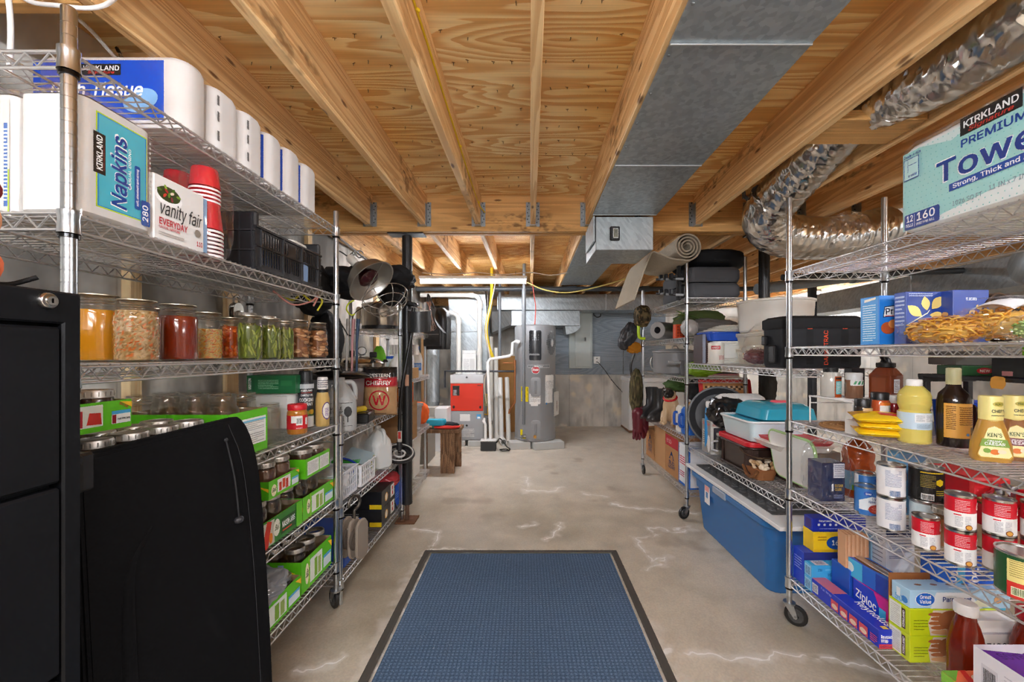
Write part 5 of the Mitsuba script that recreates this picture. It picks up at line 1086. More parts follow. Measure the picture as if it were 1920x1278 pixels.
SMALLF = [R_(0, 0, 0.16, 0.066, GR), R_(0.01, 0.012, 0.093, 0.06, '#dfe3d8'), R_(0.03, 0.014, 0.05, 0.05, '#a8202a'), P_([(0.058, 0.018), (0.09, 0.016), (0.088, 0.042), (0.064, 0.044)], '#c83226'), R_(0.112, 0.012, 0.157, 0.04, '#eceeea'), R_(0.112, 0.034, 0.157, 0.042, '#4aa8d8'), R_(0.113, 0.013, 0.122, 0.033, '#8e1c24'), T_(0.125, 0.02, 0.005, 'Half Pint Jars', '#333333', w=0.03), P_([(0.10, 0.066), (0.125, 0.066), (0.16, 0.046), (0.16, 0.06)], '#f0c22e'), T_(0.128, 0.057, 0.005, 'BPA FREE', '#b3242e', -28, w=0.024)]
jar_tray('low green jar box under the small lidded jars by the chrome post', -1.11, 0.915, z4 + 0.175, 0.30, 0.16, 0.066, SMALLF, [R_(0, 0, 0.29, 0.076, GR), R_(0.09, 0.016, 0.205, 0.068, '#dfe3d8'), R_(0.135, 0.018, 0.155, 0.055, '#a8202a'), P_([(0.163, 0.022), (0.20, 0.02), (0.195, 0.05), (0.17, 0.052)], '#c83226'), R_(0.225, 0.018, 0.285, 0.046, '#eceeea'), R_(0.225, 0.039, 0.285, 0.048, '#4aa8d8'), R_(0.226, 0.018, 0.238, 0.038, '#8e1c24'), T_(0.242, 0.026, 0.006, 'Half Pint Jars', '#333333', w=0.038), P_([(0.215, 0.076), (0.25, 0.076), (0.29, 0.05), (0.29, 0.066)], '#f0c22e'), T_(0.248, 0.058, 0.006, 'BPA FREE', '#b3242e', -32, w=0.03)])
for x in (-1.21, -1.11, -1.01):
    for y_ in (0.878, 0.953): jar(x, y_, z4 + 0.179, 0.037, 0.086, 'small dark jar with a silver lid in the low green box by the post', 0.92, 'lid', dict(col='#3a1e14', top=0.85), group='small lidded jars by the post', base='jelly_jar')
for i, (x, y_) in enumerate(((-1.18, 0.95), (-1.095, 0.95), (-1.01, 0.95), (-1.18, 1.04), (-1.095, 1.04), (-1.01, 1.04), (-1.01, 1.13), (-1.095, 1.13), (-1.01, 1.22), (-1.10, 1.22))):
    jar(x, y_, z4, 0.040, 0.150, 'jar with a silver lid on the shelf below the low green box', 0.9, 'lid', dict(col='#5a3a26', top=0.8), group='lidded jars under the low green box', base='pint_jar')
jar_tray('wide open green box full of empty jars on the fourth left shelf', -1.145, 1.42, z4, 0.37, 0.20, 0.152, boxface(0.20, 0.152, 0)[:1] + [R_(0.03, 0.03, 0.19, 0.125, '#eef1ec'), LN(0.035, 0.08, 0.18, 0.12, 6, '#b0b4b0'), R_(0.03, 0.112, 0.19, 0.118, '#6fb8d8'), LN(0.035, 0.035, 0.18, 0.072, 5, '#b0b4b0')], [R_(0, 0, 0.37, 0.152, GR2)])
for i, (x, y_) in enumerate([(-1.285 + 0.092 * q, 1.365) for q in range(4)] + [(-1.285 + 0.092 * q, 1.463) for q in range(4)]):
    jar(x, y_, z4 + 0.004, 0.045, 0.205, 'clear empty mason jar in the wide open green box', 0.80, None, None, group='empty jars in the wide green box', base='mason_jar')
tb = tub(0.22, 0.12, 0.165, '#e4e4e0', taper=0.9); solo('plastic_bin', tb, 'satin', 'white open plastic bin under the green salt box', 'bin', M=xf(-1.19, 1.955, z4))
gb_ = carton(0.215, 0.13, 0.083, '#1d6a3e', {'-y': [R_(0.01, 0.01, 0.035, 0.075, '#195c36'), T_(0.02, 0.02, 0.012, 'MORTON', '#ffffff', 90, w=0.05), LN(0.05, 0.02, 0.14, 0.065, 6, '#7fb890'), R_(0.15, 0.035, 0.2, 0.06, '#2a7a48')], '+x': [R_(0.02, 0.02, 0.11, 0.07, '#23764a')]}); solo('salt_box', gb_, 'satin', 'dark green salt box lying on the white bin', 'box', M=xf(-1.165, 1.93, z4 + 0.167, rz=4))
jar(-1.10, 1.76, z4, 0.040, 0.135, 'small clear empty jar standing before the white bin', 0.88, None, None, base='pint_jar')
def bottle(prof, col, seg=24, sx=1, sy=1): return B().lathe(prof, col, seg=seg, sx=sx, sy=sy)
pb = [('jar', B().lathe([(0, 0), (0.036, 0), (0.040, 0.006), (0.040, 0.09), (0.036, 0.103), (0.034, 0.106), (0, 0.106)], '#b9752e', seg=28), 'gloss'),
      ('label', B().lathe([(0.0405, 0.022), (0.0405, 0.082)], '#c4202a', seg=28).decal([R_(0.0, 0.05, 0.045, 0.08, '#f0eeea'), R_(0.02, 0.04, 0.045, 0.078, '#f4f4f2'), BC(0.022, 0.046, 0.043, 0.07), R_(0.058, 0.04, 0.07, 0.07, '#f4f4f2'), LN(0.02, 0.024, 0.045, 0.03, 2, '#eecccc')], wrap(0.0405, -95)), 'satin', 'red and white label'),
      ('lid', B().lathe([(0.038, 0.104), (0.0385, 0.106), (0.0385, 0.126), (0.036, 0.129), (0, 0.129)], '#c81e2a', seg=28), 'satin', 'red lid')]
item('peanut_butter_jar', pb, xf(-1.005, 1.80, z4), 'peanut butter jar with a red lid on the fourth left shelf', 'jar')
cs = [('can', B().lathe([(0, 0), (0.032, 0), (0.033, 0.004), (0.033, 0.205), (0.026, 0.222), (0, 0.222)], '#20242a', seg=28).decal([R_(0, 0.004, 0.11, 0.055, '#dfe6ea'), R_(0, 0.055, 0.11, 0.085, '#39552c'), E_(0.03, 0.07, 0.02, 0.013, '#7a9a3c', 12), E_(0.06, 0.075, 0.016, 0.012, '#c9a43a', 12), R_(0, 0.185, 0.11, 0.207, '#c9ced2'), T_(0.012, 0.172, 0.008, 'KIRKLAND', '#ffffff', w=0.05), R_(0.012, 0.165, 0.062, 0.167, '#c7342b'), T_(0.012, 0.15, 0.009, 'CANOLA OIL', '#ffffff', w=0.055), T_(0.005, 0.125, 0.015, 'COOKING', '#ffffff', w=0.065), T_(0.015, 0.105, 0.015, 'SPRAY', '#ffffff', w=0.05)], wrap(0.033, -120)), 'satin'),
      ('cap', B().lathe([(0.029, 0.215), (0.029, 0.262), (0.026, 0.268), (0, 0.268)], '#17181a', seg=24), 'satin', 'black cap')]
item('cooking_spray', cs, xf(-1.045, 1.945, z4), 'black and white cooking spray can on the fourth left shelf', 'spray can')
ms = [('bottle', B().lathe([(0, 0), (0.028, 0), (0.031, 0.005), (0.031, 0.13), (0.024, 0.165), (0.0235, 0.17), (0, 0.17)], '#c9a864', seg=24).decal([E_(0.045, 0.075, 0.022, 0.042, '#4b2a72', 20), E_(0.045, 0.075, 0.019, 0.037, '#ece7dc', 20), LN(0.035, 0.05, 0.055, 0.09, 6, '#7a5a9a')], wrap(0.031, -110)), 'gloss'),
      ('neck_band', B().lathe([(0.0245, 0.163), (0.0245, 0.178)], '#1c1c20', seg=24), 'satin'), ('cap', B().lathe([(0.0235, 0.178), (0.0245, 0.18), (0.023, 0.232), (0.021, 0.236), (0, 0.236)], '#e9e6e2', seg=24).decal([LN(0, 0.185, 0.06, 0.225, 4, '#77747c')], wrap(0.0242, -120)), 'satin', 'white printed cap')]
item('mustard_bottle', ms, xf(-0.985, 1.985, z4), 'squat mustard bottle with a white printed cap beside the post', 'bottle')
# --- lower shelves: jar boxes
z2, z1 = L1Z[1] + DK, L1Z[0] + DK
def tray_jars(label, xc, yc, z, w, d, h, kx, ky, nx, ny, jr, jh, lid, jlabel, cont=None, neck=0.84, group=None):
    jar_tray(label, xc, yc, z, w, d, h, boxface(d, h, kx) if isinstance(kx, int) else kx, ky or [R_(0, 0, w, h, GR2), R_(w * 0.3, h * 0.1, w * 0.72, h * 0.42, '#f2f4f0'), R_(w * 0.3, h * 0.36, w * 0.72, h * 0.46, '#58b2dc'), P_([(w * 0.62, h), (w * 0.75, h), (w, h * 0.42), (w, h * 0.62)], '#f0c22e')])
    for i in range(nx):
        for j in range(ny):
            x = xc - w / 2 + 0.006 + (i + 0.5) * (w - 0.012) / nx; y_ = yc - d / 2 + 0.006 + (j + 0.5) * (d - 0.012) / ny
            jar(x, y_, z + 0.004, jr, jh, jlabel, neck, lid, cont, group, base='mason_jar')
tray_jars('dark green and red jar box on the second lowest left shelf', -1.10, 1.605, z2, 0.29, 0.28, 0.10, 3, None, 3, 3, 0.043, 0.168, 'band', 'mason jar with a screw band in the dark green and red box', group='jars in the dark green and red box')
tray_jars('green jar box under the box with white instruction labels', -1.10, 1.89, z2, 0.29, 0.275, 0.10, 0, None, 3, 3, 0.043, 0.168, None, 'empty mason jar in the green box below the white labelled one', group='jars in the lower far green box')
tray_jars('green jar box with a red jar picture, on top of the dark green box', -1.10, 1.62, z2 + 0.175, 0.29, 0.20, 0.068, 1, None, 3, 2, 0.042, 0.125, 'lid', 'lidded mason jar in the green box with the red jar picture', dict(col='#6b4a38', top=0.8), group='jars in the red picture box')
tray_jars('green jar box with two white instruction labels, topmost of its stack', -1.10, 1.885, z2 + 0.175, 0.29, 0.215, 0.085, 2, [R_(0, 0, 0.29, 0.085, GR)], 3, 2, 0.046, 0.115, 'lid', 'jar with a wide brown silver lid in the box with white labels', dict(col='#4a3226', top=0.85), 0.92, group='jars in the white labelled box')
ly = [R_(0, 0, 0.3, 0.14, GR), P_([(0.14, 0.14), (0.18, 0.14), (0.3, 0.05), (0.3, 0.085)], '#f0c22e'), R_(0.21, 0.012, 0.295, 0.06, '#f4f6f2'), R_(0.2, 0.115, 0.225, 0.13, '#9ab0d8')]
tray_jars('large green jar box on the lowest left shelf near the far post', -1.11, 1.885, z1, 0.30, 0.27, 0.14, 0, ly, 3, 3, 0.044, 0.182, 'band', 'open mason jar with a silver band in the large green box', group='jars in the large green box')
tray_jars('green jar box half covered with grey plastic on the lowest left shelf', -1.10, 1.585, z1, 0.29, 0.30, 0.10, 0, None, 3, 3, 0.043, 0.12, 'lid', 'jar under the grey plastic in the lowest green box', dict(col='#4a4440', top=0.8), group='jars under the grey plastic')
b = B(); blob(b, (-1.09, 1.56, z1 + 0.13), (0.27, 0.28, 0.11), '#8b8e92', amp=0.25, freq=3, k=4, seed=5, pw=0.7, angle=20); solo('plastic_sheet', b, 'gloss', 'crumpled grey plastic over the jars in the lowest green box', 'plastic bag')
# pulley on the wall strip
k = thing('pulley', 'silver snatch block pulley hanging on the wall strip behind the jars', 'pulley')
b = B()
for q in (-1, 1):
    m = loft_mesh([(0.075, 0.095, 0.036, -0.002), (0.075, 0.095, 0.036, 0.002)], 8); m.apply_transform(np.array([[0, 0, 1, -1.535 + 0.012 * q], [1, 0, 0, 2.17], [0, 1, 0, 1.50], [0, 0, 0, 1.0]])); b.tm(m, '#c9c3b4')
part(k, 'cheek', b, 'dullmetal'); part(k, 'sheave', B().lathe([(0.012, -0.008), (0.033, -0.008), (0.027, 0), (0.033, 0.008), (0.012, 0.008)], '#6a665e', M=frame((-1.535, 2.17, 1.495), (1, 0, 0))), 'dullmetal')
b = B().tube(arc((-1.535, 2.17, 1.56), 0.022, -60, 240, 14, (0, 1, 0)), 0.006, '#b5b0a4'); b.lathe([(0, 0), (0.012, 0), (0.012, 0.01), (0, 0.012)], '#d8d2c4', M=frame((-1.52, 2.17, 1.495), (1, 0, 0))); part(k, 'hook', b, 'dullmetal')
# ---------------------------------------------------------------- second and third units on the left
def CB(name, label, cat, size, at, col, faces=None, rz=0, group=None, mat='satin', ch=0.0015):
    return solo(name, carton(*size, col, faces, ch), mat, label, cat, group, M=xf(*at, rz=rz))
def LB(name, label, cat, secs, at, col, rz=0, group=None, mat='satin', rx=0, ry=0):
    b = B(); loft(b, secs, col); return solo(name, b, mat, label, cat, group, M=xf(*at, rz=rz, rx=rx, ry=ry))
def SB(name, label, cat, at, size, col, amp=0.14, freq=3, seed=1, pw=0.8, mat='matte', k=3, group=None, rz=0, rx=0, ry=0, angle=None, camo=()):
    b = B(); blob(b, (0, 0, 0), size, col, amp, freq, k, seed, pw=pw, angle=angle)
    if camo:
        q = meshkit.fbm(b.v[0] * 28, 2, seed); b.c[0] = np.array([lin(col), *map(lin, camo)])[np.clip(((q - 0.3) * 2.5 * (len(camo) + 1)).astype(int), 0, len(camo))]
    return solo(name, b, mat, label, cat, group, M=xf(*at, rz=rz, rx=rx, ry=ry))
za, zb, zc = (z + DK for z in L2Z)
def gallon(label, x, y, z, col='#e9e9e6', rz=0, cap='#d9dad8', s=1.0, lab_=None, w=0.155, h=0.26, mat='satin', name='milk_jug', wine=None):
    k = thing(name, label, 'jug'); M = xf(x, y, z, rz=rz, s=s); b = B()
    loft(b, [(w * 0.92, w * 0.92, 0.035, 0), (w, w, 0.038, 0.012), (w, w, 0.038, h * 0.52), (w * 0.93, w * 0.93, 0.05, h * 0.66), (w * 0.62, w * 0.62, 0.045, h * 0.82), (0.052, 0.052, 0.0255, h * 0.92), (0.042, 0.042, 0.0205, h * 0.97)], col, n=5)
    part(k, 'body', b, mat, M)
    part(k, 'handle', B().tube(smooth_path([(w * 0.10, 0, h * 0.93), (w * 0.36, 0, h * 0.92), (w * 0.47, 0, h * 0.80), (w * 0.47, 0, h * 0.58)]), 0.0125, col, sides=10), mat, M)
    part(k, 'cap', B().lathe([(0.02, h * 0.95), (0.0215, h * 0.955), (0.021, h + 0.006), (0, h + 0.008)], cap, seg=20), 'satin', M)
    if lab_: part(k, 'label', B().decal(lab_, plane((-w / 2, -w / 2 - 0.0005, 0), (1, 0, 0), (0, 0, 1), (0, -1, 0))), 'matte', M)
    return k
gallon('large grey jug with a black printed farm picture on top of the low unit', -0.995, 2.20, zc, '#a3a5a4', rz=28, h=0.275, name='syrup_jug', cap='#8d8f8e', lab_=[R_(0.01, 0.03, 0.012, 0.15, '#2a2a2a'), R_(0.012, 0.15, 0.13, 0.152, '#2a2a2a'), R_(0.012, 0.03, 0.13, 0.032, '#2a2a2a'), T_(0.02, 0.118, 0.014, 'MAPLE', '#2a2a2a', w=0.06), T_(0.018, 0.098, 0.014, 'SYRUP', '#2a2a2a', w=0.065), E_(0.108, 0.105, 0.02, 0.028, '#3a3a3a', 9), R_(0.105, 0.05, 0.110, 0.09, '#2a2a2a'), LN(0.02, 0.04, 0.09, 0.085, 5, '#4a4a4a')])
k = thing('storage_bin', 'tall grey storage bin with a white label below the black roaster lid', 'bin'); M = xf(-1.175, 2.50, zc)
b = B(); loft(b, [(0.27, 0.27, 0.03, 0), (0.29, 0.29, 0.03, 0.26)], '#74777a'); b.decal([R_(0.20, 0.13, 0.25, 0.23, '#d9dad8')], bface((0.288, 0.288, 0.26), '-y')); part(k, 'body', b, 'satin', M)
k = thing('roaster_cover', 'black domed oval roaster lid resting on the grey bin', 'cover'); M = xf(-1.15, 2.50, zc + 0.261)
b = B(); b.lathe([(0.205, 0), (0.21, 0.004), (0.205, 0.01), (0.16, 0.032), (0.08, 0.042), (0, 0.044)], '#141416', seg=36, sx=1.0, sy=0.8); part(k, 'dome', b, 'gloss', M)
part(k, 'handle', B().tube(arc((0, 0, 0.040), 0.035, 0, 180, 10), 0.006, '#141416'), 'satin', M)
bb = bag(0.215, 0.32, 0.12, bands((0.60, '#b58d63'), (0.77, '#b3222e'), (1.0, '#1b1a1a')), 4, 22, 0.35, 0.42, items=[T_(0.02, 0.205, 0.026, 'CHERRY', '#f3ece4', w=0.165), T_(0.035, 0.256, 0.02, 'WESTERN', '#e9e4dc', w=0.14), LN(0.05, 0.243, 0.16, 0.252, 1, '#8f8a84'), E_(0.108, 0.105, 0.066, 0.066, '#b3222e', 28), E_(0.108, 0.105, 0.057, 0.057, '#b58d63', 28), T_(0.108, 0.075, 0.062, 'W', '#b3222e', anchor='c', w=0.088), LN(0.06, 0.012, 0.15, 0.022, 1, '#6a4a30')])
solo('wood_chip_bag', bb, 'gloss', 'kraft bag of smoking wood chips with a red band and circled letter', 'bag', M=xf(-0.965, 2.72, zc, rz=10))
k = thing('tool_case', 'small black tool case beside the wood chip bag', 'case'); M = xf(-0.99, 2.47, zc, rz=10); part(k, 'body', B().box((0, 0, 0.03), (0.12, 0.19, 0.06), '#17181a', ch=0.008), 'satin', M); part(k, 'strip', B().box((0.0, 0, 0.061), (0.09, 0.01, 0.003), '#8d9092'), 'metal', M)
k = thing('hand_tool', 'yellow and red plastic tool lying on the black case', 'tool'); M = xf(-1.0, 2.46, zc + 0.062, rz=-20)
part(k, 'body', B().tm(loft_mesh([(0.035, 0.10, 0.012, 0), (0.04, 0.11, 0.014, 0.015), (0.03, 0.09, 0.012, 0.028)]), '#e3c51f'), 'satin', M); part(k, 'grip', B().box((0.0, -0.075, 0.012), (0.03, 0.06, 0.022), '#c9291f', ch=0.006), 'satin', M)
CB('carton', 'brown carton under the big silver pressure canner', 'box', (0.34, 0.36, 0.115), (-1.17, 2.90, zc), '#a07a52', mat='matte')
k = thing('pressure_canner', 'large silver pressure canner with a domed lid and black knobs', 'canner'); M = xf(-1.17, 2.90, zc + 0.116)
part(k, 'pot', B().lathe([(0, 0), (0.135, 0), (0.145, 0.008), (0.145, 0.17), (0.16, 0.175), (0.16, 0.195), (0.145, 0.2)], '#c9c8c4', seg=44), 'metal', M)
part(k, 'lid', B().lathe([(0.150, 0.195), (0.163, 0.2), (0.165, 0.225), (0.158, 0.232), (0.12, 0.255), (0.05, 0.272), (0, 0.274)], '#c3b8a8', seg=44), 'metal', M)
for i in range(6):
    a = math.radians(i * 60 + 20); c_ = B(); p = np.array([0.168 * math.cos(a), 0.168 * math.sin(a), 0.18]); c_.cyl(p - [0, 0, 0.03], p + [0, 0, 0.06], 0.006, '#b9b9b6'); c_.lathe([(0, 0), (0.016, 0.002), (0.018, 0.012), (0.012, 0.02), (0, 0.02)], '#1a1a1a', c=p + [0, 0, 0.05], seg=12); part(k, 'clamp', c_, 'satin', M)
g = B(); g.cyl((0, 0, 0.27), (0, 0, 0.30), 0.008, '#b9b9b6'); g.lathe([(0, 0), (0.03, 0), (0.03, 0.016), (0, 0.017)], '#1a1a1a', M=frame((0.02, -0.02, 0.31), (0.3, -1, 0.2))); g.lathe([(0, 0.017), (0.025, 0.0175)], '#e9e9e4', M=frame((0.02, -0.02, 0.31), (0.3, -1, 0.2))); part(k, 'gauge', g, 'satin', M)
g = B().box((-0.06, 0.0, 0.29), (0.03, 0.03, 0.05), '#1a1a1a', ch=0.006); g.box((0.09, 0, 0.285), (0.05, 0.02, 0.04), '#1a1a1a', ch=0.006); part(k, 'weight', g, 'satin', M)
gallon('white translucent milk jug standing to the left on the middle shelf', -1.20, 2.93, zb, rz=60, lab_=[R_(0.02, 0.0, 0.14, 0.035, '#c9938c')]); gallon('white milk jug with its handle forward, right one on the middle shelf', -1.025, 2.84, zb, '#dfe3e2', rz=-35, h=0.275, lab_=[R_(0.10, 0.0, 0.15, 0.1, '#b9c94a')])
for lb_, x, y, w, d, h, cc in (('white openwork plastic basket holding a blue cord and white tray', -1.085, 2.50, 0.25, 0.22, 0.125, '#ecedef'), ('white openwork plastic basket nearest the post on the middle shelf', -1.09, 2.235, 0.24, 0.24, 0.145, '#e2e6ee')):
    solo('plastic_basket', basket(w, d, h, cc), 'satin', lb_, 'basket', 'white baskets', M=xf(x, y, zb))
SB('plastic_bag', 'printed white plastic bag in the nearest white basket', 'bag', (-1.06, 2.19, zb + 0.09), (0.2, 0.18, 0.15), '#d9dde0', 0.2, seed=3, mat='gloss', angle=25)
CB('paper_box', 'green box inside the farther white basket', 'box', (0.16, 0.08, 0.03), (-1.09, 2.50, zb + 0.105), '#3b9a3c'); LB('food_tray', 'pale blue tray leaning in the farther white basket', 'tray', [(0.14, 0.10, 0.01, 0), (0.15, 0.11, 0.012, 0.012)], (-1.03, 2.53, zb + 0.14), '#9fb4bc', rx=30, ry=15)
pipe('blue cord draped over the farther white basket', [(-1.15, 2.45, zb + 0.16), (-1.05, 2.43, zb + 0.15), (-0.99, 2.40, zb + 0.12), (-1.04, 2.39, zb + 0.07), (-1.1, 2.38, zb + 0.1)], 0.006, '#1d3fa8', name='cable', n=8, sides=6)
for i in range(2): CB('tool_box', ('black printed box with white panels, lower of two on the bottom shelf', 'black printed box with white panels, upper of two on the bottom shelf')[i], 'box', (0.30, 0.28, 0.115), (-1.10, 2.84, za + 0.116 * i), '#1a1a1c', {'+x': [R_(0.18, 0.015, 0.26, 0.1, '#e9e9e6'), E_(0.22, 0.075, 0.012, 0.015, '#b3242e', 12), E_(0.22, 0.04, 0.012, 0.015, '#b3242e', 12), E_(0.09, 0.055, 0.03, 0.03, '#e6a51e', 14), E_(0.09, 0.055, 0.022, 0.024, '#efe7d6', 12)], '-y': [R_(0.22, 0.0, 0.3, 0.03, '#e8c81e'), LN(0.03, 0.03, 0.15, 0.09, 5, '#8a8a8a')]}, group='black boxes')
CB('blue_box', 'bright blue box with pale lettering on the bottom shelf by the column', 'box', (0.26, 0.17, 0.165), (-1.095, 3.06 - 0.02, za), '#1c5ad0', {'+x': [LN(0.02, 0.06, 0.15, 0.11, 3, '#6f9aea')], '-y': [LN(0.05, 0.03, 0.2, 0.06, 2, '#6f9aea')]})
SB('plastic_bag', 'clear bag with a red lump on the bright blue box', 'bag', (-1.05, 3.0, za + 0.225), (0.24, 0.18, 0.11), '#a33036', 0.2, seed=6, mat='gloss', angle=25)
LB('storage_box', 'blue plastic box behind the wooden pulley block', 'box', [(0.3, 0.3, 0.03, 0), (0.32, 0.32, 0.03, 0.15)], (-1.12, 2.32, za), '#1f4fae')
# wooden pulley block
k = thing('pulley_block', 'old grey wooden pulley block hanging by an iron hook from the low unit', 'pulley block'); px_, py_ = -0.905, 2.16
for i, o in enumerate((-0.045, 0.0, 0.045)):
    b = B(); m = loft_mesh([(0.085, 0.20, 0.04, -0.009), (0.095, 0.215, 0.045, 0), (0.085, 0.20, 0.04, 0.009)], 6); m.apply_transform(np.block([[np.array([[0.25, 0.0, 0.97], [0.97, 0.0, -0.25], [0, 1, 0]]), np.array([[px_ + o * 0.97], [py_ - o * 0.25], [0.305]])], [np.zeros((1, 3)), np.ones((1, 1))]])); b.tm(m, '#8c8074'); part(k, 'cheek', b, 'matte')
for o in (-0.022, 0.022): part(k, 'sheave', B().lathe([(0, -0.01), (0.06, -0.01), (0.05, 0), (0.06, 0.01), (0, 0.01)], '#5a5048', M=frame((px_ + o, py_ - o * 0.25, 0.305), (0.97, -0.25, 0)), seg=20), 'matte')
b = B().tube(np.vstack([[(px_, py_, 0.40), (px_, py_, 0.45)], arc((px_, py_ + 0.0, 0.49), 0.038, -80, 200, 14, (0.4, 0.9, 0))]), 0.0085, '#6a655e', sides=8); part(k, 'hook', b, 'dullmetal')
# metal detector hung on the column
k = thing('metal_detector', 'black metal detector hanging on the column with its round coil down', 'metal detector')
c0 = np.array([-0.925, 3.0, 0.545]); M = xf(*c0, rx=22, ry=12)
part(k, 'coil', B().lathe([(0.085, -0.011), (0.108, -0.010), (0.112, 0), (0.108, 0.010), (0.085, 0.011), (0.08, 0), (0.085, -0.011)], '#1b1b1d', M=M, seg=36), 'satin')
b = B().tube(ring_pts(0.096, 36, M, 0.0115), 0.005, '#c9c9c6', closed=True); b.tube(ring_pts(0.04, 24, M @ xf(0.0, 0, 0), 0.0), 0.008, '#cfcfcc', closed=True)
for q in (-1, 1): b.tube([c0 + M[:3, :3] @ np.array([q * 0.04, 0, 0]), c0 + M[:3, :3] @ np.array([q * 0.09, 0, 0])], 0.008, '#1b1b1d')
part(k, 'spokes', b, 'satin')
part(k, 'shaft', B().tube(smooth_path([c0 + [0.0, 0, 0.02], c0 + [-0.0, 0.0, 0.12], (-0.915, 3.02, 1.0), (-0.855, 3.05, 1.40), (-0.835, 3.055, 1.62)]), np.linspace(0.013, 0.0145, 33), '#141416', sides=10), 'satin')
part(k, 'lower_grip', B().cyl(c0 + [0, 0, 0.03], c0 + [-0.0, 0.0, 0.16], 0.022, '#1d1d1f', r1=0.012), 'satin'); b = B().box(c0 + [0.012, -0.03, 0.13], (0.03, 0.012, 0.08), '#b9b4ac', ch=0.003); b.box(c0 + [0.012, -0.037, 0.14], (0.02, 0.002, 0.05), '#b3342e'); part(k, 'tag', b, 'satin')
b = B(); sheet(b, lambda u, v: np.stack([-0.795 + 0.085 * np.sin((u - 0.5) * 4.2), 3.06 - 0.085 * np.cos((u - 0.5) * 4.2), 1.46 + 0.155 * v - 0.03 * np.sin(u * 3)], -1), 16, 4, '#2a2b2d', two=0.006); part(k, 'arm_cuff', b, 'satin')
b = B().box((-0.875, 3.075, 1.655), (0.13, 0.05, 0.03), '#17181a', ch=0.006, ry=14); part(k, 'strap', b, 'satin')
pipe('thin black wire dangling below the metal detector', [(-0.93, 3.0, 0.53), (-0.99, 3.0, 0.4), (-0.96, 2.98, 0.22), (-0.95, 3.03, 0.13), (-1.0, 3.05, 0.2)], 0.004, '#222222', name='wire', cat='wire', n=8, sides=5)
# --- third unit
zA, zB, zC, zD = (z + DK for z in L3Z)
k = thing('stock_pot', 'stainless steel electric pot with a black base and wooden handle', 'pot'); M = xf(-1.185, 3.38, zD)
part(k, 'pot', B().lathe([(0, 0.03), (0.155, 0.03), (0.158, 0.035), (0.158, 0.20), (0.162, 0.204), (0.158, 0.208), (0.15, 0.2)], '#c4bdb4', seg=44), 'metal', M); part(k, 'base', B().lathe([(0, 0), (0.15, 0), (0.158, 0.004), (0.158, 0.032), (0, 0.032)], '#17171a', seg=40), 'satin', M)
part(k, 'lid', B().lathe([(0.162, 0.205), (0.15, 0.215), (0.06, 0.232), (0, 0.236)], '#b9b4ac', seg=40), 'metal', M); part(k, 'handle', B().box((-0.185, -0.02, 0.12), (0.04, 0.03, 0.14), '#e2dccc', ch=0.01), 'satin', M)
pipe('thin dark cord curling beside the stainless pot', [(-1.34, 3.2, zD + 0.01), (-1.345, 3.19, zD + 0.1), (-1.28, 3.19, zD + 0.16), (-1.18, 3.18, zD + 0.19), (-1.1, 3.17, zD + 0.23)], 0.004, '#4a3a30', name='cable', n=8, sides=5)
# heat lamp hung from the chrome bar
k = thing('hanging_bar', 'chrome bar joining the tops of two shelving units, holding the heat lamp', 'bar'); part(k, 'bar', B().tube([(-0.945, 2.05, 1.868), (-0.955, 3.18, 1.782)], 0.0065, CH, sides=10), 'metal'); part(k, 'hook', B().tube(arc((-0.945, 2.33, 1.845), 0.02, 0, 330, 14, (1, 0, 0)), 0.004, CH), 'metal')
k = thing('heat_lamp', 'round aluminium heat lamp with a dark red bulb hanging by a chain', 'lamp'); ax = nrm([0.68, -0.20, -0.68]); c0 = np.array([-0.868, 2.25, 1.70]); M = frame(c0, ax)
part(k, 'reflector', B().lathe([(0.022, -0.10), (0.03, -0.095), (0.032, -0.075), (0.07, -0.06), (0.11, -0.02), (0.132, 0.035), (0.137, 0.037), (0.137, 0.041), (0.131, 0.039), (0.107, -0.018), (0.068, -0.056), (0.03, -0.07)], '#b3b0aa', M=M, seg=48), 'dullmetal')
part(k, 'bulb', B().lathe([(0.02, -0.07), (0.022, -0.05), (0.05, -0.01), (0.058, 0.012), (0.045, 0.026), (0, 0.034)], '#2c0608', M=M, seg=32), 'gloss', label='dark red bulb')
part(k, 'socket', B().lathe([(0, -0.17), (0.02, -0.168), (0.024, -0.15), (0.022, -0.10), (0.028, -0.095), (0, -0.09)], '#c3bfb6', M=M, seg=20), 'satin')
g = B().tube([c0 + M[:3, :3] @ np.array([0.133 * math.cos(a), 0.133 * math.sin(a), 0.038]) for a in (0.4, 0.4 + math.pi)], 0.0022, '#b9b9b6'); part(k, 'crossbar', g, 'metal')
top = c0 - ax * 0.17; ch_ = B(); e = np.array([-0.948, 2.28, 1.845])
for i in range(9):
    p = top + (e - top) * i / 8; u, v = ((1, 0, 0), (0, 0, 1)) if i % 2 else ((0, 1, 0), (0, 0, 1)); ch_.tube(arc(p, 0.010, 0, 360, 11, u, v)[:-1], 0.0022, '#cfcfcc', sides=5, closed=True)
part(k, 'chain', ch_, 'metal', kind='stuff')
part(k, 'cord', B().tube(smooth_path([top, top + [-0.06, -0.02, 0.02], (-1.04, 2.23, 1.66), (-1.035, 2.24, 1.5), (-0.99, 2.28, 1.38)]), 0.004, '#1c1c1c'), 'satin')
gd = B(); gc = c0 + ax * 0.05 + np.array([0.06, 0.02, -0.085]); Mg = frame(gc, nrm([0.45, -0.35, -0.75]))
for rr_, zz in ((0.125, 0), (0.10, 0.045), (0.06, 0.07)): gd.tube(ring_pts(rr_, 28, Mg, zz), 0.0022, '#d2d2cf', closed=True, sides=5)
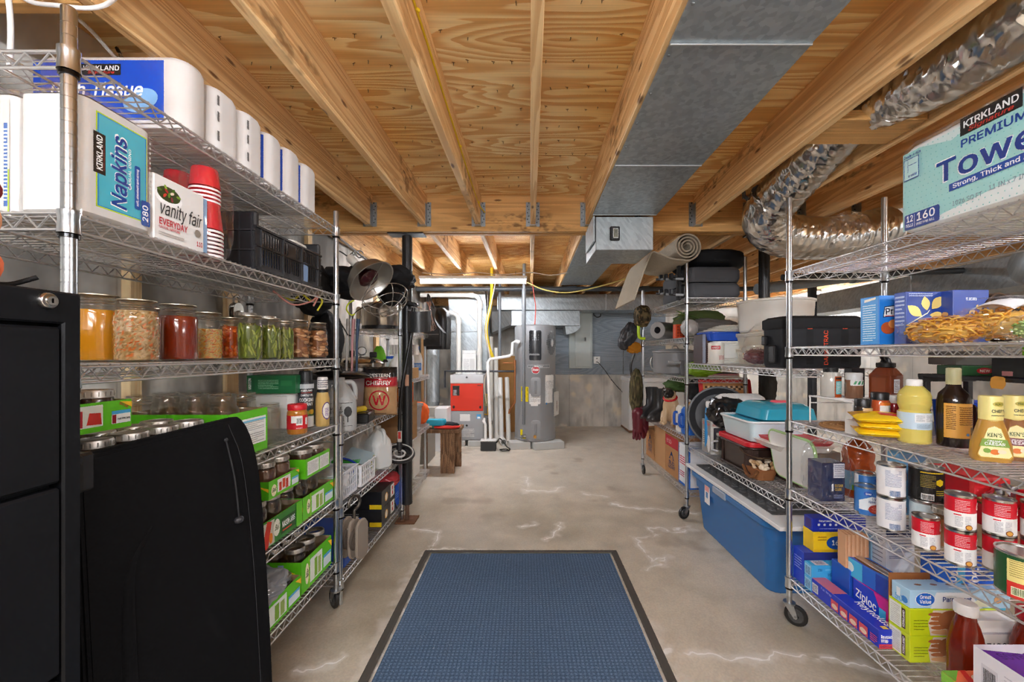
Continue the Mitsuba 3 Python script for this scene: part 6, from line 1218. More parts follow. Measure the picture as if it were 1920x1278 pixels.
for i in range(4): a = i * math.pi / 4; gd.tube([gc + Mg[:3, :3] @ np.array([0.125 * math.sin(t) * math.cos(a), 0.125 * math.sin(t) * math.sin(a), 0.075 * math.cos(t)]) for t in np.linspace(-1.57, 1.57, 13)], 0.0022, '#d2d2cf', sides=5)
part(k, 'wire_guard', gd, 'metal')
# clutter behind
for at, size, col, lb_, sd in (((-1.14, 2.62, 1.73), (0.26, 0.36, 0.2), '#131315', 'black bag hanging behind the heat lamp, left one', 1), ((-0.93, 2.85, 1.80), (0.30, 0.30, 0.17), '#101012', 'black rounded cap hanging above the heat lamp', 2), ((-0.95, 2.88, 1.72), (0.17, 0.26, 0.2), '#151517', 'black bundle between the heat lamp and the column', 4), ((-1.27, 2.45, 1.66), (0.2, 0.3, 0.30), '#1a1a1c', 'black strap bundle behind the far chrome post', 5), ((-1.28, 2.62, 1.36), (0.16, 0.3, 0.36), '#17181b', 'dark bag hanging low between the two units', 6)):
    SB('black_bag', lb_, 'bag', at, size, col, 0.25, 3, sd)
pipe('neon yellow strap loop beside the heat lamp', [(-0.985, 2.35, 1.585), (-1.012, 2.34, 1.565), (-1.02, 2.33, 1.53), (-1.0, 2.34, 1.50), (-0.98, 2.35, 1.505)], 0.0045, '#c6d41f', name='strap', cat='strap', n=6, sides=6)
for i, (x, c_) in enumerate(((-1.15, '#c9c9c6'), (-1.115, '#d8a0a4'), (-1.085, '#2f4a6a'))):
    solo('trekking_pole', B().tube([(x, 2.62, 0.87), (x + 0.005, 2.62, 1.35), (x + 0.01, 2.63, 1.5)], [0.006, 0.008, 0.013], c_, sides=8), 'satin', ('silver pole standing behind the far chrome post', 'pink and silver pole standing behind the far chrome post', 'dark blue pole standing behind the far chrome post')[i], 'pole', 'poles')
for i in range(8):
    b = B(); q = i * 0.022; b.tube([(-1.13 + 0.0, 3.22 + q * 4, 1.70 + 0.01 * i), (-0.96 + 0.01 * i, 3.24 + q * 4, 1.715 - 0.008 * i), (-0.90 + 0.004 * i, 3.28 + q * 4, 1.62 - 0.018 * i), (-0.95, 3.3 + q * 4, 1.57), (-1.13, 3.26 + q * 4, 1.60)], 0.0025, '#d9d2cc', sides=5, closed=True)
    solo('wire_hanger', b, 'metal', 'bent wire hanger in the bundle above the stainless pot', 'hanger', 'wire hangers')
for i in range(5):
    solo('wire_hanger', B().tube(smooth_path([(-1.0 + 0.012 * i, 4.12, 1.80), (-0.96, 4.10, 1.74 - 0.02 * i), (-0.93 + 0.01 * i, 4.08, 1.62 - 0.02 * i), (-0.95, 4.1, 1.5)]), 0.003, '#c9a8a0', sides=5), 'metal', 'curved wire hook hanging right of the column', 'hanger', 'wire hooks')
b = B(); loft(b, [(0.25, 0.13, 0.04, 0), (0.27, 0.15, 0.05, 0.06), (0.27, 0.15, 0.05, 0.30), (0.24, 0.13, 0.05, 0.38), (0.15, 0.08, 0.03, 0.42)], '#131416')
kk = thing('tote_bag', 'black satchel hanging from the far left shelves beside the vent pipes', 'bag'); M = xf(-0.90, 4.20, 1.32, rz=-25); part(kk, 'body', b, 'satin', M)
b = B(); loft(b, [(0.21, 0.03, 0.012, 0), (0.22, 0.035, 0.014, 0.02), (0.21, 0.03, 0.012, 0.2)], '#1c1d20', M=xf(0, -0.085, 0.03)); b.box((0.03, -0.104, 0.15), (0.12, 0.003, 0.005), '#8a8c90'); part(kk, 'pocket', b, 'satin', M); b = B(); sheet(b, lambda u, v: np.stack([0.13 - 0.10 * (1 - v), -0.02 - 0.09 * np.sin(v * 3.0), 0.40 - 0.24 * v + 0 * u + 0.1 * u * 0], -1) + np.stack([0 * u, 0.09 * (u - 0.5), 0 * u], -1), 4, 8, '#17181a', two=0.004); part(kk, 'flap', b, 'satin', M)
part(kk, 'strap', B().tube(smooth_path([(-0.11, 0, 0.36), (-0.11, -0.02, 0.5), (-0.08, -0.05, 0.56), (-0.02, -0.03, 0.42)]), 0.009, '#101113', sides=6), 'satin', M)
SB('green_bag', 'bright green pointed bag on the upper shelf behind the canner', 'bag', (-1.18, 3.30, zC + 0.13), (0.10, 0.12, 0.29), '#6cb52a', 0.12, seed=3, pw=0.9)
CB('detergent_tub', 'white tub with a blue lid beside the green bag', 'tub', (0.2, 0.14, 0.10), (-1.05, 3.42, zC + 0.09), '#dfe3ea', {'-y': [R_(0, 0.078, 0.2, 0.1, '#2a4fb8'), LN(0.03, 0.02, 0.16, 0.06, 3, '#a9b4c8')]})
CB('paper_carton', 'white striped carton above the blue lidded tub', 'box', (0.22, 0.10, 0.085), (-1.05, 3.55, zC + 0.20), '#e2dcd6', {'-y': [R_(0.02 + 0.025 * i, 0.0, 0.03 + 0.025 * i, 0.085, '#b9aeb0') for i in range(8)]})
CB('carton', 'plain carton holding up the tub behind the column', 'box', (0.24, 0.3, 0.088), (-1.06, 3.45, zC), '#b08a5c', mat='matte')
gallon('white milk jug next to the orange printed bag', -1.025, 3.26, zC + 0.0, '#ecebe7', rz=30, h=0.2, w=0.12)
bb = bag(0.17, 0.16, 0.09, lambda u, v: np.where((meshkit.fbm(np.stack([u * 7, v * 7, 0 * u], -1), 2) > 0.52)[:, None], lin('#e8861c'), lin('#d2561a')), 6, 16); solo('candy_bag', bb, 'gloss', 'orange printed bag on the shelf behind the column', 'bag', M=xf(-1.0, 3.33, 0.865 + 0.02, rz=8))
CB('carton', 'brown carton under the orange printed bag', 'box', (0.26, 0.26, 0.31), (-1.06, 3.38, zB), '#9a7650', mat='matte')
b = B(); b.lathe([(0, 0), (0.045, 0), (0.05, 0.008), (0.05, 0.15), (0.04, 0.2), (0.018, 0.235), (0.018, 0.25)], '#eceef0', seg=24); b.decal([R_(0, 0.05, 0.09, 0.12, '#3b74c0'), LN(0.01, 0.06, 0.08, 0.11, 4, '#dfe8f4')], wrap(0.05, -130)); kk = thing('bleach_bottle', 'white bottle with a blue label and cap right of the column', 'bottle'); M = xf(-1.045, 3.95, zC); part(kk, 'body', b, 'satin', M); part(kk, 'cap', B().lathe([(0.02, 0.245), (0.021, 0.28), (0, 0.282)], '#2c56b0', seg=18), 'satin', M)
LB('storage_tote', 'grey storage tote on the second shelf of the far left unit', 'bin', [(0.32, 0.34, 0.03, 0), (0.34, 0.36, 0.03, 0.2), (0.36, 0.38, 0.035, 0.21), (0.36, 0.38, 0.035, 0.23)], (-1.17, 3.80, zB), '#8b8e90')
for i, (y_, lb_) in enumerate(((3.36, 'small dark bottle before the grey tote, nearer one'), (3.50, 'small dark bottle before the grey tote, farther one'))): solo('small_bottle', bottle([(0, 0), (0.035, 0), (0.037, 0.005), (0.037, 0.11), (0.015, 0.14), (0.015, 0.16), (0, 0.16)], '#1a1c20'), 'gloss', lb_, 'bottle', M=xf(-1.0 + 0.01 * i, y_ - 0.1, zA + 0.15))
CB('carton', 'dark carton on the lowest shelf of the far left unit', 'box', (0.3, 0.4, 0.148), (-1.15, 3.42, zA), '#3a3532', mat='matte')
LB('white_bin', 'white plastic bin standing low beside the far left post', 'bin', [(0.2, 0.26, 0.03, 0), (0.22, 0.3, 0.03, 0.36), (0.24, 0.32, 0.03, 0.37)], (-1.15, 3.95, zA), '#dcdcd6')
SB('hard_hat', 'orange and red bundle on the third unit near the bench', 'helmet', (-1.06, 4.05, zB + 0.12), (0.2, 0.24, 0.22), '#e0622a', 0.1, seed=2)
# things on the bench
zb_ = 0.471
SB('work_glove', 'black and red padded glove lying on the bench, right one', 'glove', (-0.83, 4.45, zb_ + 0.03), (0.22, 0.13, 0.06), '#1c1e22', 0.2, seed=2, rz=-12); SB('work_glove', 'red glove cuff lying on the bench edge under the black glove', 'glove', (-0.85, 4.40, zb_ + 0.018), (0.28, 0.12, 0.035), '#c9342c', 0.2, seed=3)
LB('foam_pad', 'glossy blue and green foam block on the bench', 'foam', [(0.27, 0.10, 0.04, 0), (0.29, 0.12, 0.05, 0.03), (0.27, 0.10, 0.04, 0.06)], (-1.0, 4.42, zb_ + 0.035), '#2aa6c4'); LB('teal_pot', 'small teal pot on the bench under the foam block', 'pot', [(0.07, 0.07, 0.034, 0), (0.08, 0.08, 0.039, 0.034)], (-0.97, 4.42, zb_), '#2c9a8e')
CB('dehumidifier', 'white box with a dark blue badge on the floor left of the furnace', 'dehumidifier', (0.16, 0.28, 0.56), (-1.10, 5.46, 0.0), '#e6e7e8', {'-y': [R_(0.03, 0.33, 0.13, 0.37, '#1c2a6c'), LN(0.04, 0.34, 0.12, 0.36, 1, '#e8e8f0')]}); CB('grey_crate', 'grey crate on the floor under the round galvanized pipe', 'crate', (0.40, 0.5, 0.55), (-1.40, 5.75, 0.0), '#b5b0a8', mat='matte')
SB('paper_pile', 'white paper heap behind the bench', 'paper', (-1.28, 4.85, 0.56), (0.25, 0.3, 0.14), '#dad6d4', 0.2, seed=5); CB('side_table', 'low grey stand holding the white paper heap', 'table', (0.35, 0.4, 0.49), (-1.3, 4.9, 0.0), '#8a867f', mat='matte')
# ---------------------------------------------------------------- nearest unit on the right
r1, r2, r3, r4, r5 = (z + DK for z in R1Z)
# paper towels on top
w, d, h = 0.41, 0.56, 0.292
k = thing('paper_towel_pack', 'large turquoise paper towel multipack with navy lettering on the top right shelf', 'paper towels'); M = xf(1.268 + w / 2, 1.375 - d / 2, r5)
b = B(); loft(b, [(w - 0.03, d - 0.03, 0.03, 0), (w, d, 0.03, 0.014), (w, d, 0.03, h - 0.02), (w - 0.02, d - 0.02, 0.03, h - 0.006), (w - 0.08, d - 0.08, 0.02, h)], '#e9ecea', n=6)
it = [R_(0.004, 0.014, d - 0.02, h - 0.022, '#a9dcd8'), P_([(0.09, 0.014), (d - 0.02, 0.014), (d - 0.02, 0.085), (0.30, 0.06), (0.12, 0.03)], '#e6eeec'), P_([(0.06, h - 0.022), (0.16, h - 0.05), (0.26, h - 0.022)], '#dff0ee')]
dots_v, dots_f = [], []
for i in range(24):
    for j in range(15):
        u, v = 0.012 + i * 0.0155 + 0.006 * math.sin(j * 0.9), 0.02 + j * 0.0175
        q = len(dots_v); dots_v += [[u - .002, v], [u, v - .002], [u + .002, v], [u, v + .002]]; dots_f += [[q, q + 1, q + 2], [q, q + 2, q + 3]]
it += [(np.array(dots_v), np.array(dots_f), '#7fc3c0'), R_(0.185, 0.238, 0.335, 0.288, '#151313'), T_(0.192, 0.258, 0.019, 'KIRKLAND', '#ffffff', w=0.135), T_(0.205, 0.243, 0.012, 'Signature', '#c7342b', w=0.11, slant=0.3), T_(0.185, 0.205, 0.021, 'PREMIUM', '#1d3f8f', w=0.16),
       T_(0.108, 0.125, 0.066, 'Towels', '#ffffff', w=0.345), T_(0.112, 0.128, 0.060, 'Towels', '#1b3a8a', w=0.335), P_([(0.155, 0.09), (0.46, 0.098), (0.46, 0.122), (0.155, 0.112)], '#1d4a9c'), T_(0.165, 0.096, 0.0125, 'Strong, Thick and Absorbent', '#ffffff', 1.5, w=0.27),
       P_(np.array(rrect(0.115, 0.05, 0.006)) + [0.07, 0.04], '#1b3f8c'), T_(0.018, 0.04, 0.02, '12', '#ffffff', w=0.024), T_(0.017, 0.024, 0.009, 'ROLLS', '#ffffff', w=0.026), R_(0.047, 0.02, 0.0482, 0.062, '#ffffff'), T_(0.052, 0.036, 0.024, '160', '#ffffff', w=0.062), T_(0.053, 0.022, 0.007, 'SHEETS PER ROLL', '#ffffff', w=0.06),
       T_(0.165, 0.044, 0.013, '1026 SQ FT', '#7d8f9c', w=0.08, bold=False), T_(0.26, 0.052, 0.013, '11 IN x 7 IN', '#7d8f9c', w=0.085, bold=False),
       T_(0.012, 0.252, 0.0085, 'Create-A-Size', '#1d3f8f', w=0.058), R_(0.012, 0.178, 0.064, 0.247, '#1d3f8f'), R_(0.014, 0.180, 0.062, 0.245, '#c5e6e4'), R_(0.026, 0.203, 0.0275, 0.245, '#1d3f8f'), R_(0.03, 0.224, 0.058, 0.2255, '#1d3f8f'), T_(0.028, 0.186, 0.009, 'or whole', '#1d3f8f', w=0.03)]
b.decal(it, bface((w, d, h), '-x')); part(k, 'pack', b, 'satin', M)
q = loft_mesh([(w + 0.004, d + 0.004, 0.03, 0.0), (w + 0.006, d + 0.006, 0.03, h - 0.015), (w - 0.03, d - 0.03, 0.03, h + 0.006)], 6, False, True).subdivide().subdivide(); q.vertices += q.vertex_normals * (0.002 + meshkit.noise(np.array(q.vertices) * 30, 8)[:, None] * 0.005); part(k, 'wrap', B().tm(q, '#ffffff', 1), 'film', M)
# fourth shelf: pasta
CB('pasta_box', 'light blue pasta box with printed side next to the dark blue leaf box', 'box', (0.12, 0.085, 0.178), (1.345, 1.525, r4), '#2f86d6', {'-x': [R_(0.004, 0.004, 0.081, 0.174, '#3d97dd')] + [LN(0.012, 0.012, 0.07, 0.15, 16, '#bfe0f6'), P_([(0.02, 0.158), (0.07, 0.166), (0.07, 0.174), (0.02, 0.168)], '#e8e4da')], '-y': [R_(0.0, 0.0, 0.12, 0.178, '#2277cc'), P_([(0.012, 0.098), (0.12, 0.112), (0.12, 0.152), (0.018, 0.138)], '#1d2f4a'), P_([(0.015, 0.101), (0.12, 0.115), (0.12, 0.149), (0.02, 0.135)], '#e9edf0'), T_(0.02, 0.109, 0.022, 'Prince', '#1c2a3c', 4, w=0.09), R_(0.02, 0.102, 0.11, 0.105, '#b3242e'), E_(0.03, 0.06, 0.026, 0.022, '#b0522a', 14), E_(0.05, 0.075, 0.02, 0.016, '#d98a4a', 12)]})
leaf = lambda x, y, a, l=0.036, wd=0.013: P_([(x + l * t * math.cos(a) - wd * math.sin(math.pi * t) * s_ * math.sin(a), y + l * t * math.sin(a) + wd * math.sin(math.pi * t) * s_ * math.cos(a)) for s_, ts in ((1, np.linspace(0, 1, 7)), (-1, np.linspace(1, 0, 7)[1:-1])) for t in ts], '#f0d27a')
CB('pasta_box', 'dark blue pasta box with a yellow leaf spray on the front', 'box', (0.135, 0.045, 0.18), (1.374, 1.425, r4), '#24408f', {'-y': [leaf(0.055, 0.095, 2.5, 0.062, 0.017), leaf(0.072, 0.115, 1.75, 0.05, 0.015), leaf(0.088, 0.12, 0.85, 0.058, 0.017), leaf(0.08, 0.10, -0.05, 0.055, 0.013), P_([(0.002, 0.066), (0.072, 0.108), (0.08, 0.118), (0.082, 0.117), (0.074, 0.105), (0.002, 0.063)], '#f3ead0'), E_(0.078, 0.08, 0.021, 0.010, '#c8202c', 18), T_(0.061, 0.0755, 0.009, 'Barilla', '#ffffff', w=0.034, slant=0.2), LN(0.008, 0.162, 0.09, 0.176, 2, '#a9b6dc'), E_(0.04, 0.035, 0.026, 0.03, '#7fa3dd', 16)], '-x': [R_(0.002, 0.002, 0.043, 0.178, '#3a57a8'), LN(0.005, 0.06, 0.04, 0.17, 8, '#aab8de')]})
CB('pasta_box', 'dark blue pasta box with small elbow pasta picture beside the leaf box', 'box', (0.12, 0.055, 0.18), (1.487, 1.39, r4), '#233f90', {'-y': [T_(0.042, 0.145, 0.009, 'ELBOWS', '#e8ecf6', w=0.036), E_(0.06, 0.073, 0.045, 0.017, '#c8202c', 20), T_(0.032, 0.066, 0.014, 'Barilla', '#ffffff', w=0.055, slant=0.2)] + [E_(x, y, 0.011, 0.008, '#e9c878', 12, a) for x, y, a in ((0.062, 0.105, 0.4), (0.085, 0.122, -0.5), (0.09, 0.1, 0.9))] + [E_(x, y, 0.005, 0.004, '#233f90', 8, a) for x, y, a in ((0.061, 0.102, 0.4), (0.085, 0.126, -0.5), (0.09, 0.097, 0.9))], '-x': [E_(0.028, 0.1, 0.012, 0.009, '#b98a5a', 10), LN(0.006, 0.06, 0.05, 0.08, 2, '#8fa0cc')]})
def pouch(name, label, at, size, col, cc, kind, n, seed, rz=0, ry=0):
    k = thing(name, label, 'bag'); M = xf(*at, rz=rz, ry=ry); rr = random.Random(seed); w, d, h = size; b = B()
    blob(b, (0, 0, h * 0.45), (w * 0.8, d * 0.8, h * 0.75), col, 0.1, 3, 2, seed)
    for i in range(n):
        a, q = rr.uniform(0, 2 * math.pi), math.sqrt(rr.random()); e = math.sqrt(max(0, 1 - q * q)); p = (w * 0.42 * q * math.cos(a), d * 0.42 * q * math.sin(a), h * (0.45 + 0.42 * e * rr.choice((1, 1, 0.6, -0.3, -0.7, -0.95))))
        if kind == 'noodle': o = np.array(p); u = nrm([rr.uniform(-1, 1), rr.uniform(-1, 1), rr.uniform(-0.5, 0.5)]); v = nrm(np.cross(u, [rr.random(), rr.random(), 1])); b.tube(arc(o, rr.uniform(0.010, 0.018), 0, rr.uniform(120, 240), 6, u, v), 0.0032, rr.choice(cc), sides=4)
        else: pebble(b, p, (0.007, 0.007, 0.006), rr.choice(cc))
    part(k, 'contents', b, 'satin', M, kind='stuff')
    fb = B(); blob(fb, (0, 0, h * 0.5), (w, d, h), '#ffffff', 0.13, 3.5, 4, seed + 1, pw=0.7, angle=1); part(k, 'film', fb, 'film', M)
    return k, M
pouch('pasta_bag', 'clear bag of golden egg noodles lying at the shelf edge', (1.325, 1.30, r4), (0.14, 0.26, 0.085), '#e0b458', ('#e0a93a', '#d99a2c', '#e8b84a', '#cf8f28'), 'noodle', 300, 4, rz=-8)
k, M = pouch('pasta_bag', 'clear noodle bag with a white printed label behind the front noodle bag', (1.455, 1.235, r4 + 0.012), (0.24, 0.20, 0.10), '#e0b65c', ('#e0a93a', '#d99a2c', '#e8b84a'), 'noodle', 170, 9, rz=12)
b = B(); sheet(b, lambda u, v: np.stack([-0.08 + 0.16 * u, -0.06 + 0.11 * v, 0.122 - 0.02 * (2 * u - 1) ** 2 - 0.02 * (2 * v - 1) ** 2], -1), 8, 8, '#e6e6e8'); b.decal([LN(0, 0, 0.13, 0.08, 10, '#a9a9ae')], plane((-0.065, -0.045, 0.124), (1, 0, 0), (0, 1, 0), (0, 0, 1))); part(k, 'label', b, 'matte', M, 'white printed label')
pouch('pea_bag', 'clear bag of dried green peas at the right edge of the pasta shelf', (1.375, 1.06, r4), (0.17, 0.18, 0.075), '#8fae62', ('#a9c77a', '#8fb45c', '#bcd48e', '#7fa04c'), 'pea', 420, 5)
for i in range(14):
    if i == 0: kk = thing('twig_wreath', 'dark brown twig wreath at the back of the pasta shelf', 'wreath'); b = B(); rr = random.Random(2)
    b.tube(smooth_path([(1.60 + 0.075 * math.cos(t) * rr.uniform(.8, 1.1), 1.36 + 0.03 * rr.random(), r4 + 0.09 + 0.078 * math.sin(t) * rr.uniform(.8, 1.1)) for t in np.linspace(i, i + 5.2, 9)], 4), 0.004, rr.choice(('#3a2a1e', '#4a3626', '#2c2018')), sides=5)
part(kk, 'twigs', b, 'matte', kind='stuff'); b = B()
for i in range(5): pebble(b, (1.64 + 0.012 * i, 1.31, r4 + 0.05 + 0.016 * (i % 3)), (0.02, 0.02, 0.02), '#a8202a', k=2)
part(kk, 'berries', b, 'satin', kind='stuff')
# black riser rack at the back of the third shelf
kk = thing('black_riser', 'black slatted riser rack stacked with small boxes above the bottles', 'rack'); b = B()
for i in range(7): b.box((1.525 + i * 0.027, 1.24, 1.195), (0.018, 0.68, 0.014), '#141416', ch=0.002)
b.box((1.61, 0.92, 1.183), (0.2, 0.02, 0.02), '#141416'); b.box((1.61, 1.56, 1.183), (0.2, 0.02, 0.02), '#141416'); part(kk, 'top', b, 'satin', kind='stuff')
for x in (1.53, 1.69):
    for y in (0.92, 1.56): part(kk, 'leg', B().box((x, y, (r3 + 1.175) / 2), (0.02, 0.02, 1.175 - r3), '#141416', ch=0.002), 'satin')
zr = 1.2025
for lb_, sz, at, col, fc, rz in (('grey flattened carton at the far end of the black riser', (0.12, 0.14, 0.05), (1.60, 1.50, zr + 0.035), '#6d6863', None, -15), ('green tea box with a red oval under the grey carton', (0.13, 0.11, 0.034), (1.59, 1.46, zr), '#2c5a34', {'-y': [E_(0.065, 0.017, 0.024, 0.011, '#b3242e', 16), T_(0.065, 0.012, 0.009, 'NEW', '#e8ded0', anchor='c', w=0.03)]}, -10), ('black box in the middle of the riser', (0.14, 0.12, 0.07), (1.61, 1.29, zr), '#17181a', {'-x': [R_(0.03, 0.005, 0.06, 0.02, '#c9898c')], '-y': [LN(0.02, 0.02, 0.1, 0.05, 3, '#5a5a5a')]}, 0), ('black box with a pink label strip at the right of the riser', (0.14, 0.16, 0.085), (1.61, 1.07, zr), '#141416', {'-x': [R_(0.02, 0.045, 0.14, 0.066, '#d3b4b4'), LN(0.03, 0.05, 0.13, 0.062, 2, '#8a5a5e'), LN(0.03, 0.012, 0.13, 0.03, 2, '#8a8a8a')]}, 0), ('lime green card on the black riser boxes', (0.09, 0.03, 0.032), (1.60, 1.265, zr + 0.071), '#7ed321', None, 0)):
    CB('tea_box', lb_, 'box', sz, at, col, fc, rz)
bb = B(); loft(bb, [(0.04, 0.006, 0.002, 0), (0.055, 0.006, 0.002, 0.018), (0.055, 0.006, 0.002, 0.05), (0.03, 0.006, 0.002, 0.06)], '#c08a3c'); solo('paper_tag', bb, 'matte', 'tan hexagonal paper tag hanging from the black riser', 'tag', M=xf(1.50, 1.30, zr - 0.035, rz=-25, ry=8, s=0.65))
CB('snack_pack', 'yellow packet lying under the pasta shelf wires', 'packet', (0.12, 0.10, 0.02), (1.585, 1.16, zr + 0.086), '#e0c02a', rz=9)
# white wire riser with spices
kk = thing('wire_riser', 'white wire step rack carrying spice bottles', 'rack'); b = B(); zw = 1.085
for x in (1.30, 1.68): b.tube(smooth_path([(x, 1.62, r3), (x, 1.62, zw - 0.012), (x, 1.635, zw), (x, 1.85, zw), (x, 1.865, zw - 0.012), (x, 1.865, r3)], 3), 0.0035, '#ececea')
for y in np.arange(1.64, 1.86, 0.02): b.tube([(1.30, y, zw + 0.002), (1.68, y, zw + 0.002)], 0.0018, '#ececea', sides=5)
for y in (1.622, 1.866): b.tube([(1.30, y, zw - 0.03), (1.68, y, zw - 0.03)], 0.003, '#ececea')
part(kk, 'frame', b, 'satin'); zw += 0.0045
def bott(name, label, x, y, z, prof, col, cap, dec=None, a0=-120, rl=None, mat='gloss', capmat='satin', s=1, sx=1, sy=1, rz=0, cat='bottle', capcol='#17181a', labcol=None):
    k = thing(name, label, cat); M = xf(x, y, z, rz=rz, s=s); part(k, 'body', B().lathe(prof, col, seg=28, sx=sx, sy=sy), mat, M)
    if cap: part(k, 'cap', B().lathe(cap, capcol, seg=24), capmat, M)
    if dec: part(k, 'label', B().decal(dec, wrap(rl, a0)), 'satin', M, labcol)
    return k
bott('spice_bottle', 'clear pale bottle with an orange and teal label on the white riser', 1.345, 1.80, zw, [(0, 0), (0.034, 0), (0.037, 0.005), (0.037, 0.085), (0.026, 0.11), (0, 0.112)], '#bdbab2', [(0.027, 0.108), (0.028, 0.126), (0, 0.127)], [R_(0.03, 0.0, 0.075, 0.09, '#a8481c'), R_(0.034, 0.014, 0.071, 0.07, '#6fb8bc'), LN(0.038, 0.02, 0.067, 0.066, 7, '#d9ecec'), R_(0.034, 0.078, 0.071, 0.086, '#2a1a18')], -150, 0.0375)
bott('pepper_grinder', 'clear jar of brown spice with a green striped label on the white riser', 1.395, 1.735, zw, [(0, 0), (0.028, 0), (0.031, 0.004), (0.031, 0.07), (0.029, 0.078), (0, 0.08)], '#7d5a44', [(0.030, 0.078), (0.031, 0.105), (0.029, 0.108), (0, 0.108)], [R_(0, 0.055, 0.09, 0.078, '#d9dcda')] + [P_([(0.01 + 0.014 * i, 0.06), (0.018 + 0.014 * i, 0.06), (0.024 + 0.014 * i, 0.074), (0.016 + 0.014 * i, 0.074)], '#3b8a5c') for i in range(5)], -150, 0.0315, capcol='#cfd0cf')
CB('spice_bag', 'black spice packet with a white word behind the grinder jar', 'packet', (0.06, 0.04, 0.125), (1.45, 1.80, zw), '#1d1c1e', {'-y': [T_(0.01, 0.09, 0.013, 'Black', '#d8d4cc', w=0.035), R_(0.03, 0.03, 0.045, 0.045, '#6a6a66')]})
k = thing('syrup_bottle', 'square clear bottle of brown syrup with a black spout cap', 'bottle'); M = xf(1.50, 1.70, zw, rz=20)
b = B(); loft(b, [(0.085, 0.085, 0.02, 0), (0.092, 0.092, 0.022, 0.006), (0.092, 0.092, 0.022, 0.10), (0.06, 0.06, 0.02, 0.128), (0.045, 0.045, 0.02, 0.134)], '#7a3a22', n=2, angle=25); b.decal([R_(0.012, 0.03, 0.05, 0.085, '#e6e6ea'), LN(0.016, 0.034, 0.046, 0.08, 8, '#8a8a90')], bface((0.092, 0.092, 0.1), '-y')); b.decal([R_(0.02, 0.02, 0.07, 0.09, '#8a4a30')], bface((0.092, 0.092, 0.1), '-x')); part(k, 'body', b, 'gloss', M)
b = B(); b.lathe([(0.03, 0.132), (0.032, 0.134), (0.032, 0.150), (0.018, 0.153), (0.014, 0.17), (0, 0.17)], '#141416'); b.tube([(0, 0, 0.16), (-0.03, -0.01, 0.162), (-0.055, -0.015, 0.185)], 0.006, '#141416'); part(k, 'spout_cap', b, 'satin', M)
for a in (('spice_jar', 'small spice jar with a tall black lid standing before the white riser', 1.31, 1.585, 0.028, 0.05, '#2c2420', '#141416', [R_(0, 0.012, 0.08, 0.03, '#d9d4cc'), T_(0.028, 0.017, 0.008, 'McCor', '#222222', w=0.026), R_(0, 0.03, 0.08, 0.05, '#c9a878')]), ('spice_jar', 'spice jar with an orange top band and black lid before the riser', 1.375, 1.585, 0.030, 0.075, '#b3502a', '#141416', [R_(0, 0.012, 0.09, 0.06, '#e2ded8'), R_(0.02, 0.012, 0.06, 0.03, '#c9342c'), T_(0.03, 0.036, 0.016, 'US', '#222222', w=0.022), R_(0, 0.06, 0.09, 0.072, '#d9762c')]), ('spice_jar', 'red spice jar with a white lid before the riser', 1.445, 1.60, 0.030, 0.062, '#a8242c', '#ecebe8', [LN(0.01, 0.02, 0.07, 0.05, 4, '#e0b0ac')]), ('spice_jar', 'amber spice jar with a white lid beside the oil bottle', 1.515, 1.60, 0.028, 0.055, '#b5762c', '#ecebe8', None)):
    R, H = a[4], a[5]
    bott(a[0], a[1], a[2], a[3], r3 + 0.056, [(0, 0), (R * 0.95, 0), (R, 0.004), (R, H), (R * 0.9, H + 0.006), (0, H + 0.006)], a[6], [(R * 0.93, H + 0.004), (R * 0.95, H + 0.03), (R * 0.88, H + 0.033), (0, H + 0.033)], a[8], -130, R + 0.0005, capcol=a[7], cat='jar')
CB('carton', 'low white carton under the small spice jars', 'box', (0.30, 0.062, 0.055), (1.415, 1.588, r3), '#d9d6d0')
b = B()
for i in range(9): b.tube(ring_pts(0.012 + i * 0.012, 30, None, 0.0) + [1.375, 1.75 - 0.03, r3 + 0.0065], 0.0066, ('#9a7048', '#b0865a')[i % 2], closed=True, sides=6)
solo('woven_trivet', b, 'matte', 'round woven tan trivet lying at the far end of the bottle shelf', 'trivet')
for i, (dz, rz, dx) in enumerate(((0.0, 4, 0.0), (0.026, -6, 0.005), (0.052, 8, -0.012))):
    bb = bag(0.155, 0.105, 0.03, lambda u, v: np.where(((u > 0.52) & (v < 0.62) & (v > 0.28))[:, None], lin('#c9322a'), np.where(((u < 0.4) & (v > 0.5))[:, None], lin('#b9862a'), lin('#efc81e'))), 10 + i, 16, items=[T_(0.10, 0.038, 0.012, 'YEAST', '#f4ead0', w=0.05)] if i == 1 else [])
    solo('yellow_packet', bb, 'gloss', ('yellow snack packet at the bottom of the stack by the oil bottle', 'yellow snack packet with a red panel, middle of its stack', 'yellow snack packet on top of the stack by the oil bottle')[i], 'packet', 'yellow packets', M=xf(1.300 + dx, 1.475 - 0.004 * i, r3 + 0.018 + dz, rz=rz * 0.4 - 24, rx=-80))
k = thing('oil_bottle', 'ribbed clear bottle of yellow cooking oil with a white cap', 'bottle'); M = xf(1.385, 1.455, r3)
pr = [(0, 0), (0.043, 0), (0.046, 0.005)] + [(0.046 - 0.0012 * (i % 2), 0.01 + i * 0.004) for i in range(10)] + [(0.046, 0.055), (0.0455, 0.105), (0.040, 0.115), (0.042, 0.125), (0.046, 0.135)] + [(0.046 - 0.0012 * (i % 2), 0.14 + i * 0.004) for i in range(8)] + [(0.040, 0.18), (0.025, 0.198), (0.02, 0.202), (0, 0.202)]
